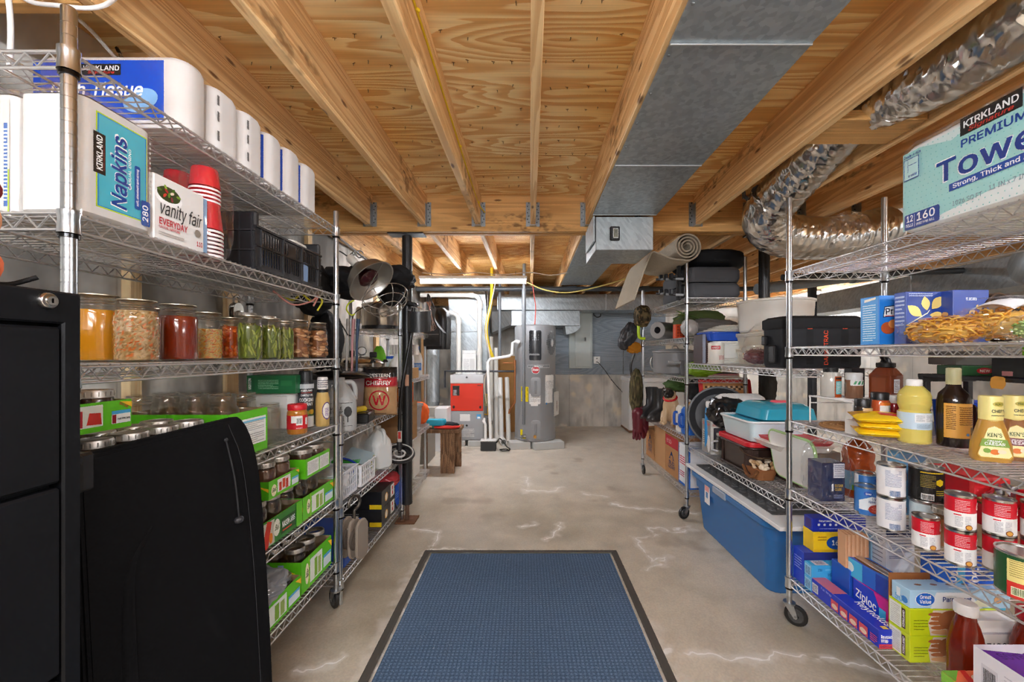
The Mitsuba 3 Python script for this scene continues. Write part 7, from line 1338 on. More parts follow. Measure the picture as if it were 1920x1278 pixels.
part(k, 'body', B().lathe(pr, '#d6c564', seg=36), 'gloss', M); part(k, 'label', B().lathe([(0.0465, 0.05), (0.0465, 0.108)], '#c3d8e6', seg=36).decal([R_(0.015, 0.075, 0.075, 0.105, '#eef2f4'), LN(0.018, 0.078, 0.042, 0.102, 6, '#8f9aa4'), LN(0.046, 0.078, 0.072, 0.102, 6, '#8f9aa4'), LN(0.02, 0.055, 0.06, 0.07, 3, '#8fa4b4')], wrap(0.0466, -150)), 'satin', M); part(k, 'cap', B().lathe([(0.0215, 0.198), (0.0225, 0.2), (0.0225, 0.22), (0.020, 0.223), (0, 0.223)], '#f2f2f0', seg=28), 'satin', M)
bott('dark_bottle', 'large dark brown bottle with a tan nutrition label beside the oil bottle', 1.462, 1.395, r3, [(0, 0), (0.040, 0), (0.043, 0.006), (0.043, 0.15), (0.038, 0.178), (0.02, 0.20), (0.017, 0.215), (0.017, 0.235), (0, 0.236)], '#1c0f0a', [(0.0175, 0.208), (0.0195, 0.212), (0.0195, 0.262), (0.017, 0.266), (0, 0.266)], [R_(0, 0.032, 0.105, 0.148, '#d99a3c'), R_(0.002, 0.034, 0.103, 0.146, '#e2aa52'), LN(0.006, 0.06, 0.03, 0.14, 13, '#7a4a1c'), LN(0.038, 0.075, 0.098, 0.138, 9, '#8a5a24'), BC(0.07, 0.042, 0.095, 0.07), E_(0.06, 0.045, 0.005, 0.005, '#6a9aca', 10)], -168, 0.0435, capcol='#c9c79a')
bott('dark_bottle', 'dark bottle with a small silver cap behind the tan labelled bottle', 1.545, 1.43, r3, [(0, 0), (0.036, 0), (0.038, 0.005), (0.038, 0.10), (0.03, 0.125), (0.015, 0.14), (0, 0.14)], '#200d0a', [(0.017, 0.138), (0.018, 0.156), (0, 0.157)], capcol='#c9cccf', capmat='metal')
bott('dark_bottle', 'dark bottle with a white cap at the back of the bottle shelf', 1.64, 1.28, r3, [(0, 0), (0.03, 0), (0.031, 0.13), (0.02, 0.155), (0, 0.16)], '#180c10', [(0.021, 0.15), (0.022, 0.18), (0, 0.181)], capcol='#f0f0ee')
def dressing(x, y, lb_, col, lc, rz):
    k = thing('dressing_bottle', lb_, 'bottle'); M = xf(x, y, r3, rz=rz); b = B(); loft(b, [(0.078, 0.05, 0.02, 0), (0.088, 0.056, 0.024, 0.01), (0.084, 0.054, 0.024, 0.05), (0.052, 0.044, 0.02, 0.115), (0.042, 0.042, 0.0205, 0.135), (0.042, 0.042, 0.0205, 0.15)], col, n=5); part(k, 'body', b, 'gloss', M)
    nk = B().lathe([(0.0225, 0.118), (0.0235, 0.12), (0.0255, 0.122), (0.0255, 0.185), (0.024, 0.19), (0, 0.19)], '#e9dc8c', seg=28); nk.decal([E_(0.026, 0.168, 0.014, 0.007, '#b8ac4a', 14), T_(0.026, 0.165, 0.006, "KEN'S", '#3a4a1c', anchor='c', w=0.018), T_(0.026, 0.143, 0.009, "CHEF'S", '#3c3a2a', anchor='c', w=0.032), LN(0.01, 0.132, 0.042, 0.138, 1, '#7a744a')], wrap(0.0256, -125)); part(k, 'neck_seal', nk, 'satin', M)
    p = [(-0.030, 0.012), (0.030, 0.012), (0.036, 0.02), (0.014, 0.098), (0.0, 0.106), (-0.014, 0.098), (-0.036, 0.02)]; lbn = B(); fp = lambda u, v, lift, f: (np.stack([u, -0.0245 - 0.0055 * (1 - np.clip(v / 0.12, 0, 1)) + 0 * u - lift, v], -1), np.tile(nrm([0, -1, 0.05]), (len(u), 1)))
    lbn.decal([P_(p, '#c9a23c'), P_([(x_ * 0.94, 0.003 + z_ * 0.955) for x_, z_ in p], '#efe6a8'), P_([(-0.031, 0.045), (0.031, 0.045), (0.025, 0.067), (-0.025, 0.067)], lc), T_(0, 0.073, 0.011, "KEN'S", '#3a4a1c', anchor='c', w=0.03), T_(0, 0.049, 0.008, 'CAESAR', '#ffffff', anchor='c', w=0.042), T_(0, 0.0585, 0.005, 'CREAMY', '#ffffff', anchor='c', w=0.03), E_(0.0, 0.03, 0.01, 0.008, '#d9762c', 12), E_(-0.016, 0.033, 0.008, 0.007, '#7aa03c', 10), E_(0.014, 0.032, 0.009, 0.006, '#e8e0c0', 10)], fp); part(k, 'label', lbn, 'satin', M)
dressing(1.372, 1.205, 'salad dressing bottle with a green banded yellow label at the shelf front', '#b98a3c', '#7a9a3a', -32); dressing(1.455, 1.215, 'second salad dressing bottle, darker brown, behind the green banded one', '#8a5a34', '#6a2a34', -40)
LB('blue_bin', 'blue plastic bin at the back behind the oil bottle', 'bin', [(0.13, 0.13, 0.02, 0), (0.14, 0.15, 0.02, 0.14)], (1.62, 1.515 - 0.02, r3), '#1c48c0')
LB('red_box', 'red plastic tub at the right end of the bottle shelf', 'tub', [(0.1, 0.14, 0.02, 0), (0.11, 0.15, 0.02, 0.17)], (1.60, 1.06, r3), '#c9202a')
# second shelf: cans
def can(x, y, z, r, h, label, items, col, group=None, a0=-165, top='#c3c2be'):
    k = thing('food_can', label, 'can', group); M = xf(x, y, z)
    part(k, 'can', B().lathe([(0, 0.001), (r * 0.92, 0.001), (r * 0.94, 0), (r * 1.01, 0.001), (r * 1.01, 0.004), (r * 0.985, 0.006), (r * 0.985, h - 0.006), (r * 1.01, h - 0.004), (r * 1.01, h), (r * 0.94, h), (r * 0.93, h - 0.004), (r * 0.75, h - 0.004), (r * 0.73, h - 0.003), (r * 0.55, h - 0.0035), (0, h - 0.0035)], top, seg=36), 'metal', M)
    part(k, 'paper_label', B().lathe([(r * 0.995, 0.007), (r * 0.995, h * 0.52), (r * 0.995, h - 0.007)], [col, '#c4182a' if 'soup' in label else col], seg=36).decal(items, wrap(r * 0.996, a0)), 'satin', M)
    return k
def soup(r, h): L = 1.85 * r; return [LN(0.006, h * 0.56, L * 0.6, h * 0.88, 7, '#e6a0a4'), T_(L * 0.86, h * 0.62, h * 0.2, 'Campbell', '#ffffff', w=r * 1.6, slant=0.25), LN(0.006, h * 0.12, L * 0.36, h * 0.42, 8, '#b0b0b4'), LN(L * 0.42, h * 0.2, L * 0.64, h * 0.44, 6, '#b8b8bc'), E_(L * 0.56, h * 0.13, r * 0.24, h * 0.075, '#8a4a1c', 14), E_(L * 0.56, h * 0.13, r * 0.19, h * 0.055, '#d9a04a', 14), R_(0.004, h * 0.44, L * 0.3, h * 0.47, '#c4182a')]
SG = 'red and white soup cans'; sp = soup(0.0345, 0.106)
for lb_, x, y, z in (('single red and white soup can in front of the tan jar', 1.318, 1.345, r2), ('red and white soup can, upper one of the nearest pair', 1.325, 1.245, r2 + 0.107), ('red and white soup can, lower one of the nearest pair', 1.325, 1.245, r2), ('red and white soup can, upper one of the middle pair', 1.398, 1.205, r2 + 0.107), ('red and white soup can, lower one of the middle pair', 1.398, 1.205, r2), ('red and white soup can, upper one at the right edge', 1.468, 1.168, r2 + 0.107), ('red and white soup can, lower one at the right edge', 1.468, 1.168, r2)): can(x, y, z, 0.0345, 0.106, lb_, sp, '#eeeeec', SG)
wh = [LN(0.008, 0.04, 0.055, 0.1, 12, '#9aa4bc'), E_(0.034, 0.095, 0.012, 0.008, '#e4e6ea', 12), BC(0.02, 0.008, 0.05, 0.028, '#4a6a9a'), E_(0.092, 0.075, 0.008, 0.013, '#8a1c34', 16), E_(0.092, 0.075, 0.005, 0.009, '#eceaea', 14), R_(0.105, 0.02, 0.14, 0.06, '#c98a4a')]
for i in range(2): can(1.338, 1.495, r2 + 0.1185 * i, 0.041, 0.1175, ('white printed can, lower one of the stacked white pair', 'white printed can, upper one of the stacked white pair')[i], wh, '#e9eaec', 'white cans')
bean_l = [R_(0, 0, 0.2, 0.1, '#3b78c0'), P_([(0.0, 0.055), (0.04, 0.075), (0.1, 0.062), (0.1, 0.02), (0.0, 0.02)], '#e6eef4'), E_(0.03, 0.085, 0.014, 0.009, '#1c4fb0', 16), T_(0.03, 0.081, 0.007, 'Great', '#ffffff', anchor='c', w=0.018), T_(0.042, 0.062, 0.009, 'Light Red', '#2a4a8a', w=0.04), T_(0.03, 0.05, 0.009, 'Kidney Beans', '#2a4a8a', w=0.052), E_(0.055, 0.026, 0.026, 0.018, '#a8342c', 20)] + [E_(0.055 + 0.019 * math.cos(i * 2.4) * (i / 16) ** .5, 0.026 + 0.013 * math.sin(i * 2.4) * (i / 16) ** .5, 0.005, 0.003, ('#c9584a', '#d97a6a')[i % 2], 6, i) for i in range(16)]
can(1.368, 1.64, r2, 0.0375, 0.11, 'blue kidney bean can with a bowl of red beans on its label', bean_l, '#3b78c0')
can(1.415, 1.70, r2, 0.037, 0.145, 'blue and white can standing behind the kidney bean can', [R_(0, 0.1, 0.2, 0.137, '#3b78c0'), E_(0.07, 0.12, 0.014, 0.009, '#1c4fb0', 14)], '#dfe6ec')
can(1.43, 1.46, r2, 0.043, 0.115, 'green and blue can with yellow fruit under the black coffee can', [R_(0, 0, 0.2, 0.1, '#cfe2e8'), R_(0, 0, 0.2, 0.03, '#2a56b8'), R_(0, 0.03, 0.2, 0.045, '#bcd8a8'), E_(0.045, 0.075, 0.012, 0.008, '#d98a2c', 12), E_(0.07, 0.058, 0.016, 0.011, '#e3b42c', 14), E_(0.04, 0.052, 0.01, 0.008, '#7a4a24', 12)], '#cfe2e8')
can(1.428, 1.455, r2 + 0.116, 0.0475, 0.122, 'black and gold coffee can stacked on the green and blue can', [R_(0.01, 0.105, 0.075, 0.109, '#d9b41e'), LN(0.01, 0.055, 0.05, 0.1, 8, '#8a7a3a'), P_([(0.062 + 0.013 * math.cos(a), 0.075 + 0.013 * math.sin(a)) for a in np.radians(np.arange(30, 390, 60))], '#e3c31e'), R_(0.012, 0.012, 0.045, 0.034, '#e6e6e4'), BC(0.014, 0.014, 0.043, 0.03), LN(0.05, 0.03, 0.09, 0.05, 3, '#b59a2c'), E_(0.10, 0.03, 0.009, 0.009, '#d9b41e', 14)], '#141312')
jar(1.40, 1.355, r2, 0.042, 0.125, 'glass jar of tan spread behind the single soup can', 0.84, 'lid', dict(col='#b98a5a', top=0.75), base='spread_jar'); jar(1.478, 1.40, r2, 0.04, 0.14, 'second glass jar of tan spread farther back', 0.84, 'lid', dict(col='#a97a4e', top=0.75), base='spread_jar')
can(1.535, 1.33, r2, 0.05, 0.155, 'can with a gold lid behind the stacked soup cans', [], '#e2d8b8', top='#8a7a4a')
tom = [R_(0, 0, 0.06, 0.1, '#e8d88a'), R_(0, 0, 0.06, 0.042, '#c9342c'), LN(0.005, 0.055, 0.055, 0.1, 8, '#b3a25a'), R_(0.008, 0.008, 0.045, 0.03, '#e6e0c0'), BC(0.01, 0.01, 0.043, 0.028, '#4a5a2a'), P_([(0.06, 0.04), (0.10, 0.03), (0.2, 0.01), (0.2, 0), (0.06, 0)], '#e2dcc8'), E_(0.085, 0.024, 0.021, 0.020, '#cf2a1c', 20), P_([(0.075, 0.04), (0.085, 0.034), (0.097, 0.042), (0.088, 0.046)], '#4a7a2a'), R_(0.092, 0.085, 0.13, 0.104, '#e6d9a0'), T_(0.097, 0.09, 0.009, 'VINE', '#3a3a1c', w=0.028), E_(0.13, 0.02, 0.016, 0.015, '#d9481c', 16)]
can(1.322, 1.085, r2, 0.052, 0.115, 'large green tomato can at the front right of the can shelf', tom, '#1d4a26', a0=-172)
k = thing('juice_bottle', 'large amber apple juice bottle with a blue label on the can shelf', 'bottle'); M = xf(1.49, 1.83, r2)
part(k, 'body', B().lathe([(0, 0), (0.052, 0), (0.06, 0.008), (0.06, 0.03), (0.057, 0.035), (0.057, 0.12), (0.06, 0.125), (0.061, 0.14), (0.054, 0.155), (0.058, 0.17), (0.06, 0.19), (0.05, 0.225), (0.024, 0.25), (0.02, 0.26), (0, 0.26)], '#a8481a', seg=32), 'gloss', M); part(k, 'label', B().lathe([(0.0578, 0.036), (0.0578, 0.119)], '#7fb4d0', seg=32).decal([R_(0, 0.036, 0.2, 0.06, '#6a9a3c'), E_(0.075, 0.095, 0.035, 0.02, '#e8ead8', 18), T_(0.075, 0.092, 0.01, 'APPLE', '#2c5a2a', anchor='c', w=0.045), E_(0.06, 0.06, 0.02, 0.018, '#a82a34', 14), E_(0.115, 0.11, 0.008, 0.008, '#d9b92a', 10)], wrap(0.0579, -150)), 'satin', M); part(k, 'cap', B().lathe([(0.021, 0.25), (0.022, 0.272), (0, 0.273)], '#2f6a34', seg=20), 'satin', M)
k = thing('sugar_bag', 'clear plastic bag with a navy sugar cube box inside, by the far post', 'bag'); M = xf(1.325, 1.80, r2)
b = carton(0.10, 0.085, 0.165, '#1c2444', {'-y': [R_(0.05, 0.10, 0.098, 0.162, '#c9ccd6'), LN(0.055, 0.105, 0.095, 0.158, 6, '#8a8ea0'), T_(0.055, 0.062, 0.011, 'SUGAR', '#e2b43c', w=0.036), T_(0.055, 0.046, 0.011, 'CUBE', '#e2b43c', w=0.03), R_(0.042, 0.044, 0.05, 0.075, '#e6e6ea'), LN(0.05, 0.012, 0.09, 0.03, 3, '#8a92b4')], '-x': [R_(0.0, 0.0, 0.085, 0.165, '#232c54')]}); part(k, 'sugar_box', b, 'satin', M @ xf(0.0, 0.0, 0.002))
b = B(); blob(b, (0, 0, 0.12), (0.17, 0.15, 0.27), '#ffffff', 0.22, 3, 4, 12, pw=0.7, angle=1); sheet(b, lambda u, v: np.stack([0.03 + 0.17 * u, -0.05 + 0.02 * np.sin(9 * u + 4 * v), 0.06 + 0.12 * v * (1 - 0.55 * u) + 0.03 * np.sin(7 * u)], -1), 14, 10, '#ffffff'); part(k, 'plastic', b, 'film', M)
for lb_, at, sz, col, nm in (('red plastic lidded box at the back of the can shelf', (1.60, 1.50, r2), (0.14, 0.2, 0.21), '#cc1c24', 'plastic_box'), ('bright red plastic container behind the right soup cans', (1.63, 1.20, r2), (0.13, 0.22, 0.205), '#c4141e', 'plastic_box'), ('light blue carton behind the white cans', (1.52, 1.63, r2), (0.12, 0.05, 0.25), '#7ab4dc', 'carton')): CB(nm, lb_, 'box', sz, at, col, ch=0.008)
SB('foil_bag', 'crumpled silver foil bag behind the gold lidded can', 'bag', (1.60, 1.36, r2 + 0.1), (0.09, 0.1, 0.2), '#c9cdd4', 0.2, 4, 3, mat='metal', angle=15)
bott('blue_bottle', 'bottle with a blue cap behind the black coffee can', 1.525, 1.55, r2, [(0, 0), (0.03, 0), (0.031, 0.15), (0, 0.16)], '#d8dde4', [(0.022, 0.155), (0.024, 0.19), (0.02, 0.197), (0, 0.197)], capcol='#1c48b8')
# lowest shelf: boxes
CB('bag_box', 'royal blue box with a white number by the far post on the lowest right shelf', 'box', (0.23, 0.075, 0.15), (1.385, 1.90, r1), '#1c3fc0', {'-y': [R_(0.0, 0.11, 0.23, 0.15, '#2a2f7a'), T_(0.095, 0.078, 0.022, '3000', '#f0f0f4', w=0.075), LN(0.1, 0.06, 0.165, 0.074, 2, '#8a9ae0')], '-x': [LN(0.01, 0.06, 0.06, 0.12, 5, '#7f92e6')]})
CB('bag_box', 'yellow box with a blue oval number on the royal blue box', 'box', (0.17, 0.07, 0.092), (1.40, 1.90, r1 + 0.151), '#f0c81e', {'-y': [E_(0.105, 0.042, 0.045, 0.03, '#1c50a8', 22), T_(0.082, 0.032, 0.022, '16', '#ffffff', w=0.032), LN(0.02, 0.05, 0.06, 0.075, 2, '#b98a1c'), R_(0.0, 0.0, 0.17, 0.012, '#e0b01c')], '+z': [R_(0, 0, 0.17, 0.03, '#24389a')]})
CB('wrap_box', 'navy wrap box with a row of pale circles, topmost by the far post', 'box', (0.25, 0.055, 0.058), (1.44, 1.90, r1 + 0.244), '#1d2ea0', {'-y': [T_(0.03, 0.042, 0.009, 'Reynolds', '#e6e8f4', w=0.06), LN(0.03, 0.008, 0.2, 0.014, 1, '#8f9ae0')] + [E_(0.03 + 0.026 * i, 0.029, 0.006, 0.006, '#dfe6f4', 10) for i in range(4)], '-x': [R_(0.01, 0.01, 0.045, 0.05, '#3a2a7a')]})
for i in range(2): CB('foil_box', ('sky blue heavy duty box, lower of the pair by the far post', 'sky blue heavy duty box, upper of the pair by the far post')[i], 'box', (0.185, 0.05, 0.059), (1.36, 1.832, r1 + 0.06 * i), '#3fa8e0', {'-y': [T_(0.07, 0.012, 0.014, 'HEAVY DUTY', '#1d5aa0', 0, w=0.10), R_(0.06, 0.04, 0.185, 0.043, '#7fc8ee'), T_(0.025, 0.035, 0.01, '150', '#1d5aa0', w=0.02)], '-x': [R_(0.005, 0.006, 0.045, 0.053, '#8fc8ec'), BC(0.008, 0.01, 0.04, 0.045, '#4a6a9a')], '+z': [R_(0.02, 0.004, 0.08, 0.046, '#d4d6e4'), BC(0.03, 0.01, 0.07, 0.04, '#7a7a9a')]}, group='sky blue boxes')
k = thing('craft_sticks', 'clear pack of wooden craft sticks standing on the blue boxes', 'craft sticks'); M = xf(1.388, 1.73, r1 + 0.16, rz=-8)
for i in range(17): part(k, 'stick', B().box((-0.042 + i * 0.0052, 0, 0.07), (0.0045, 0.055, 0.14 - 0.012 * 0), ('#d9a882', '#c9926c', '#e2b894')[i % 3], ch=0.0008), 'matte', M)
part(k, 'end_label', B().box((0.052, 0, 0.07), (0.006, 0.06, 0.142), '#7fa8c4', ch=0.001), 'satin', M)
CB('carton', 'plain blue carton under the craft sticks', 'box', (0.10, 0.10, 0.158), (1.395, 1.745, r1), '#2456b8', {'-y': [T_(0.03, 0.12, 0.016, 'RK', '#e8e8f0', w=0.03)]})
CB('canning_salt_box', 'navy box with white lettering under the tall white carton', 'box', (0.13, 0.125, 0.152), (1.521, 1.70, r1), '#1d2a50', {'-y': [T_(0.035, 0.075, 0.015, 'MORTON', '#f0f0f2', w=0.07), E_(0.02, 0.09, 0.006, 0.012, '#d9cda0', 10), T_(0.035, 0.052, 0.010, 'CANNING', '#e8e8ec', w=0.055), T_(0.03, 0.035, 0.010, 'PICKLING', '#e8e8ec', w=0.06)], '-x': [R_(0, 0.05, 0.125, 0.152, '#1f5a3c')]})
CB('white_carton', 'tall white carton with a navy band standing on the navy box', 'box', (0.116, 0.10, 0.215), (1.515, 1.70, r1 + 0.153), '#d9dde4', {'-y': [R_(0, 0.165, 0.116, 0.215, '#262f5a'), T_(0.02, 0.185, 0.013, 'MORTON', '#e0e4ec', w=0.075), LN(0.012, 0.10, 0.105, 0.15, 6, '#a9b0c4'), LN(0.012, 0.075, 0.07, 0.09, 2, '#8a92ac'), E_(0.08, 0.03, 0.03, 0.027, '#eef2f6', 20)], '-x': [R_(0.002, 0.0, 0.098, 0.213, '#e4e6ea'), LN(0.015, 0.03, 0.085, 0.19, 9, '#9a9aa4', 0.25)]})
CB('zipper_bag_box', 'large blue zipper bag box tilted at the back of the lowest shelf', 'box', (0.215, 0.07, 0.16), (1.575, 1.475, r1 + 0.16), '#1c58c8', {'-y': [P_([(0.0, 0), (0.055, 0), (0.05, 0.08), (0.06, 0.16), (0.0, 0.16)], '#1f6ad8'), P_([(0.055, 0), (0.085, 0), (0.09, 0.16), (0.065, 0.16)], '#49b4ec'), T_(0.048, 0.028, 0.03, 'Ziploc', '#ffffff', 80, w=0.1), T_(0.128, 0.012, 0.03, 'ziploc', '#ffffff', 88, w=0.13), E_(0.145, 0.12, 0.022, 0.022, '#123a8a', 18), P_([(0.14, 0.0), (0.19, 0.03), (0.19, 0.09), (0.17, 0.09), (0.15, 0.05)], '#c9343c'), R_(0.188, 0, 0.215, 0.16, '#4ab8ea')], '-x': [R_(0, 0, 0.07, 0.16, '#1a62d4')]}, rz=-6)
CB('white_carton', 'low white carton holding up the large zipper bag box', 'box', (0.2, 0.1, 0.158), (1.58, 1.505, r1), '#cfc9be', mat='matte')
CB('zipper_bag_box', 'blue and magenta zipper bag box lying lengthwise behind the foil wrap box', 'box', (0.085, 0.225, 0.135), (1.393, 1.572, r1), '#1c3fc0', {'-x': [P_([(0.10, 0.135), (0.225, 0.135), (0.225, 0), (0.175, 0)], '#d31c8c'), T_(0.012, 0.07, 0.032, 'Ziploc', '#ffffff', -4, w=0.10), R_(0.125, 0.03, 0.155, 0.09, '#3fb0e4'), T_(0.172, 0.065, 0.013, 'SNACK', '#ffffff', w=0.045)], '-y': [R_(0, 0.095, 0.085, 0.135, '#d31c8c'), T_(0.02, 0.108, 0.014, 'SNACK', '#ffffff', w=0.05), T_(0.058, 0.012, 0.026, 'ziploc', '#ffffff', 86, w=0.075)], '+z': [R_(0.0, 0.0, 0.085, 0.225, '#d31c8c')]})
k = thing('parchment_box', 'open blue box showing a silver roll and a green check mark, lying on top', 'box'); M = xf(1.392, 1.612, r1 + 0.1365, rz=2)
b = carton(0.075, 0.30, 0.072, '#2464c8', {'-x': [R_(0.0, 0.0, 0.12, 0.072, '#49b8e8'), E_(0.06, 0.036, 0.02, 0.02, '#dff0f4', 16), R_(0.18, 0.0, 0.30, 0.072, '#1d3fa8'), E_(0.262, 0.04, 0.024, 0.024, '#eef6f0', 18), E_(0.262, 0.04, 0.019, 0.019, '#3aa8d8', 18), P_([(0.25, 0.04), (0.26, 0.028), (0.278, 0.054), (0.274, 0.057), (0.26, 0.037), (0.253, 0.044)], '#e0e83a')], '-y': [R_(0.005, 0.02, 0.07, 0.06, '#3fb4dc'), E_(0.045, 0.04, 0.016, 0.016, '#eef6f0', 18), E_(0.045, 0.04, 0.012, 0.012, '#3aa8d8', 18)], '+z': [E_(0.0375, 0.17, 0.03, 0.09, '#5a3a2a', 22), E_(0.0375, 0.05, 0.028, 0.035, '#d9c9a0', 12)]}); part(k, 'box', b, 'satin', M); part(k, 'roll', B().cyl((0, -0.06, 0.062), (0, 0.12, 0.062), 0.018, '#d8d8da'), 'metal', M)
CB('foil_wrap_box', 'long blue foil wrap box with red food pictures along the shelf edge', 'box', (0.06, 0.345, 0.066), (1.298, 1.637, r1), '#1c30b4', {'-x': [R_(0.005, 0.012, 0.04, 0.05, '#dfe3ee'), BC(0.008, 0.016, 0.037, 0.046, '#3a3a6a')] + [q for i in range(4) for q in (R_(0.115 + 0.048 * i, 0.006, 0.155 + 0.048 * i, 0.044, '#c9485a'), E_(0.135 + 0.048 * i, 0.02, 0.016, 0.010, '#e6c6b4', 12))] + [T_(0.06, 0.05, 0.010, 'Foil Wrap', '#8f9aec', w=0.06), LN(0.31, 0.01, 0.34, 0.04, 4, '#c9487a')], '-y': [T_(0.006, 0.036, 0.012, 'Reynolds', '#ffffff', w=0.046), T_(0.006, 0.022, 0.012, 'Wrap', '#ffffff', w=0.026), R_(0.0, 0.0, 0.06, 0.016, '#d9384a'), T_(0.004, 0.004, 0.008, 'EVERYDAY', '#2a1a4a', w=0.045)], '+z': [R_(0.0, 0.22, 0.06, 0.345, '#c9687c'), T_(0.045, 0.17, 0.03, 'Reynolds', '#eceef8', -90, w=0.15), R_(0.02, 0.004, 0.04, 0.022, '#e0c060')]})
toes = [P_([(0.07, 0.002), (0.298, 0.002), (0.298, 0.088), (0.08, 0.088), (0.062, 0.045)], '#d9cdb8')] + [E_(0.088 + 0.008 * (i % 2), 0.074 - i * 0.015, 0.026, 0.0068, '#a8643a', 14) for i in range(4)] + [E_(0.14, 0.055, 0.045, 0.033, '#a2623a', 20), E_(0.12, 0.014, 0.05, 0.009, '#d0a070', 14)]
for i in range(2): CB('sandwich_bag_box', ('lime green box with a bread picture, lower of the stacked pair', 'lime green box with a bread picture, upper of the stacked pair')[i], 'box', (0.30, 0.082, 0.091), (1.315 + 0.15, 1.438, r1 + 0.092 * i), '#c3d41c', {'-y': toes and [q for q in toes if q[0][:, 0].max() < 0.31] + [LN(0.012, 0.02, 0.06, 0.06, 4, '#7d8a14', 0.25)], '-x': [R_(0.004, 0.006, 0.05, 0.086, '#e6e8e0'), LN(0.008, 0.01, 0.045, 0.08, 10, '#a9aca4', 0.3), R_(0.052, 0.012, 0.066, 0.08, '#3a1a24'), T_(0.0635, 0.016, 0.008, 'KIRKLAND', '#ffffff', 90, w=0.058)]}, group='lime green boxes')
CB('parchment_paper_box', 'pale blue parchment paper box lying on the lime green boxes', 'box', (0.345, 0.07, 0.062), (1.318 + 0.1725, 1.435, r1 + 0.184), '#a9d0ea', {'-y': [P_([(0.07, 0.0), (0.25, 0.0), (0.2, 0.055), (0.09, 0.055)], '#e6ecf0'), E_(0.052, 0.031, 0.034, 0.024, '#f0f4f8', 22), E_(0.052, 0.031, 0.032, 0.022, '#1f62c4', 22), T_(0.052, 0.034, 0.012, 'Great', '#ffffff', anchor='c', w=0.04), T_(0.052, 0.018, 0.012, 'Value', '#ffffff', anchor='c', w=0.04), T_(0.11, 0.024, 0.016, 'Parchment', '#2a3a7a', w=0.10), P_([(0.20, 0.006), (0.27, 0.006), (0.235, 0.036)], '#e2e2c4'), E_(0.30, 0.03, 0.014, 0.012, '#c99a6a', 14)], '-x': [E_(0.05, 0.02, 0.012, 0.012, '#3f86d0', 14), T_(0.012, 0.006, 0.02, '50', '#6fa8d8', w=0.03), R_(0.02, 0.02, 0.035, 0.05, '#d9e6f0')], '+z': [E_(0.06 + 0.055 * i, 0.035, 0.012, 0.006, '#8a6a5a', 14) for i in range(5)] + [LN(0.15, 0.01, 0.24, 0.022, 1, '#e6f0f6')]})
CB('carton_flap', 'brown corrugated carton standing behind the parchment box', 'box', (0.33, 0.006, 0.262), (1.485, 1.484, r1), '#9a6238', mat='matte')
def sauce(x, y, lb_, capc, lab_):
    k = thing('sauce_bottle', lb_, 'bottle'); M = xf(x, y, r1, rz=20); b = B(); loft(b, [(0.088, 0.066, 0.025, 0), (0.098, 0.074, 0.03, 0.012), (0.10, 0.076, 0.03, 0.11), (0.094, 0.07, 0.032, 0.15), (0.072, 0.06, 0.0295, 0.185), (0.05, 0.05, 0.0245, 0.205), (0.047, 0.047, 0.023, 0.222), (0.05, 0.05, 0.0245, 0.226)], '#6a1c0c', n=6); part(k, 'body', b, 'gloss', M)
    part(k, 'cap', B().lathe([(0.028, 0.222), (0.0295, 0.224), (0.0295, 0.252), (0.027, 0.257), (0, 0.258)], capc, seg=32), 'satin', M)
    if lab_: part(k, 'label', B().decal([P_([(-0.034, 0.01), (0.036, 0.01), (0.036, 0.105), (0.02, 0.125), (-0.02, 0.135), (-0.034, 0.125)], '#8a8a88'), P_([(-0.032, 0.012), (0.034, 0.012), (0.034, 0.103), (0.019, 0.122), (-0.019, 0.132), (-0.032, 0.122)], '#e6e6e4'), LN(-0.026, 0.05, 0.028, 0.112, 10, '#9a9a9c', 0.4), BC(0.0, 0.016, 0.028, 0.042), LN(-0.028, 0.016, -0.006, 0.04, 4, '#9a9a9c')], plane((0, -0.0385, 0), (1, 0, 0), (0, 0, 1), (0, -1, 0))), 'satin', M)
sauce(1.418, 1.315, 'dark red barbecue sauce bottle with a white cap and back label', '#ececea', True); sauce(1.585, 1.285, 'dark red sauce bottle with a red sealed cap at the right edge', '#b3182a', False)
CB('starch_box', 'white corn starch box standing between the two sauce bottles', 'box', (0.12, 0.05, 0.188), (1.535, 1.355, r1), '#e6e6e4', {'-y': [T_(0.01, 0.085, 0.03, 'STARCH', '#1f2430', w=0.10, bold=False), T_(0.03, 0.06, 0.012, 'CORN', '#5a5f6a', w=0.04, bold=False), LN(0.01, 0.14, 0.11, 0.155, 1, '#b9bcc4')]})
CB('trash_bag_box', 'white and purple trash bag box turned upside down at the lower right corner', 'box', (0.17, 0.25, 0.235), (1.352, 1.03, r1), '#d9d6dc', {'-x': [R_(0.0, 0.0, 0.25, 0.235, '#dedce2'), R_(0.02, 0.09, 0.06, 0.2, '#c9c6ce'), BC(0.025, 0.1, 0.055, 0.19, '#2a2a2e'), LN(0.075, 0.03, 0.22, 0.21, 18, '#c0bdc6', 0.3), E_(0.035, 0.05, 0.012, 0.012, '#4a4650', 14)], '+z': [R_(0, 0, 0.17, 0.25, '#cfcbd6'), P_([(0.0, 0.03), (0.17, 0.0), (0.17, 0.2), (0.0, 0.23)], '#5a2a86'), T_(0.14, 0.215, 0.022, '200 BAGS', '#3a1a5c', 180, w=0.12), T_(0.13, 0.19, 0.013, 'GALLON', '#e6dcf0', 180, w=0.05), T_(0.13, 0.165, 0.06, '13', '#efe8f6', 180, w=0.08)]})
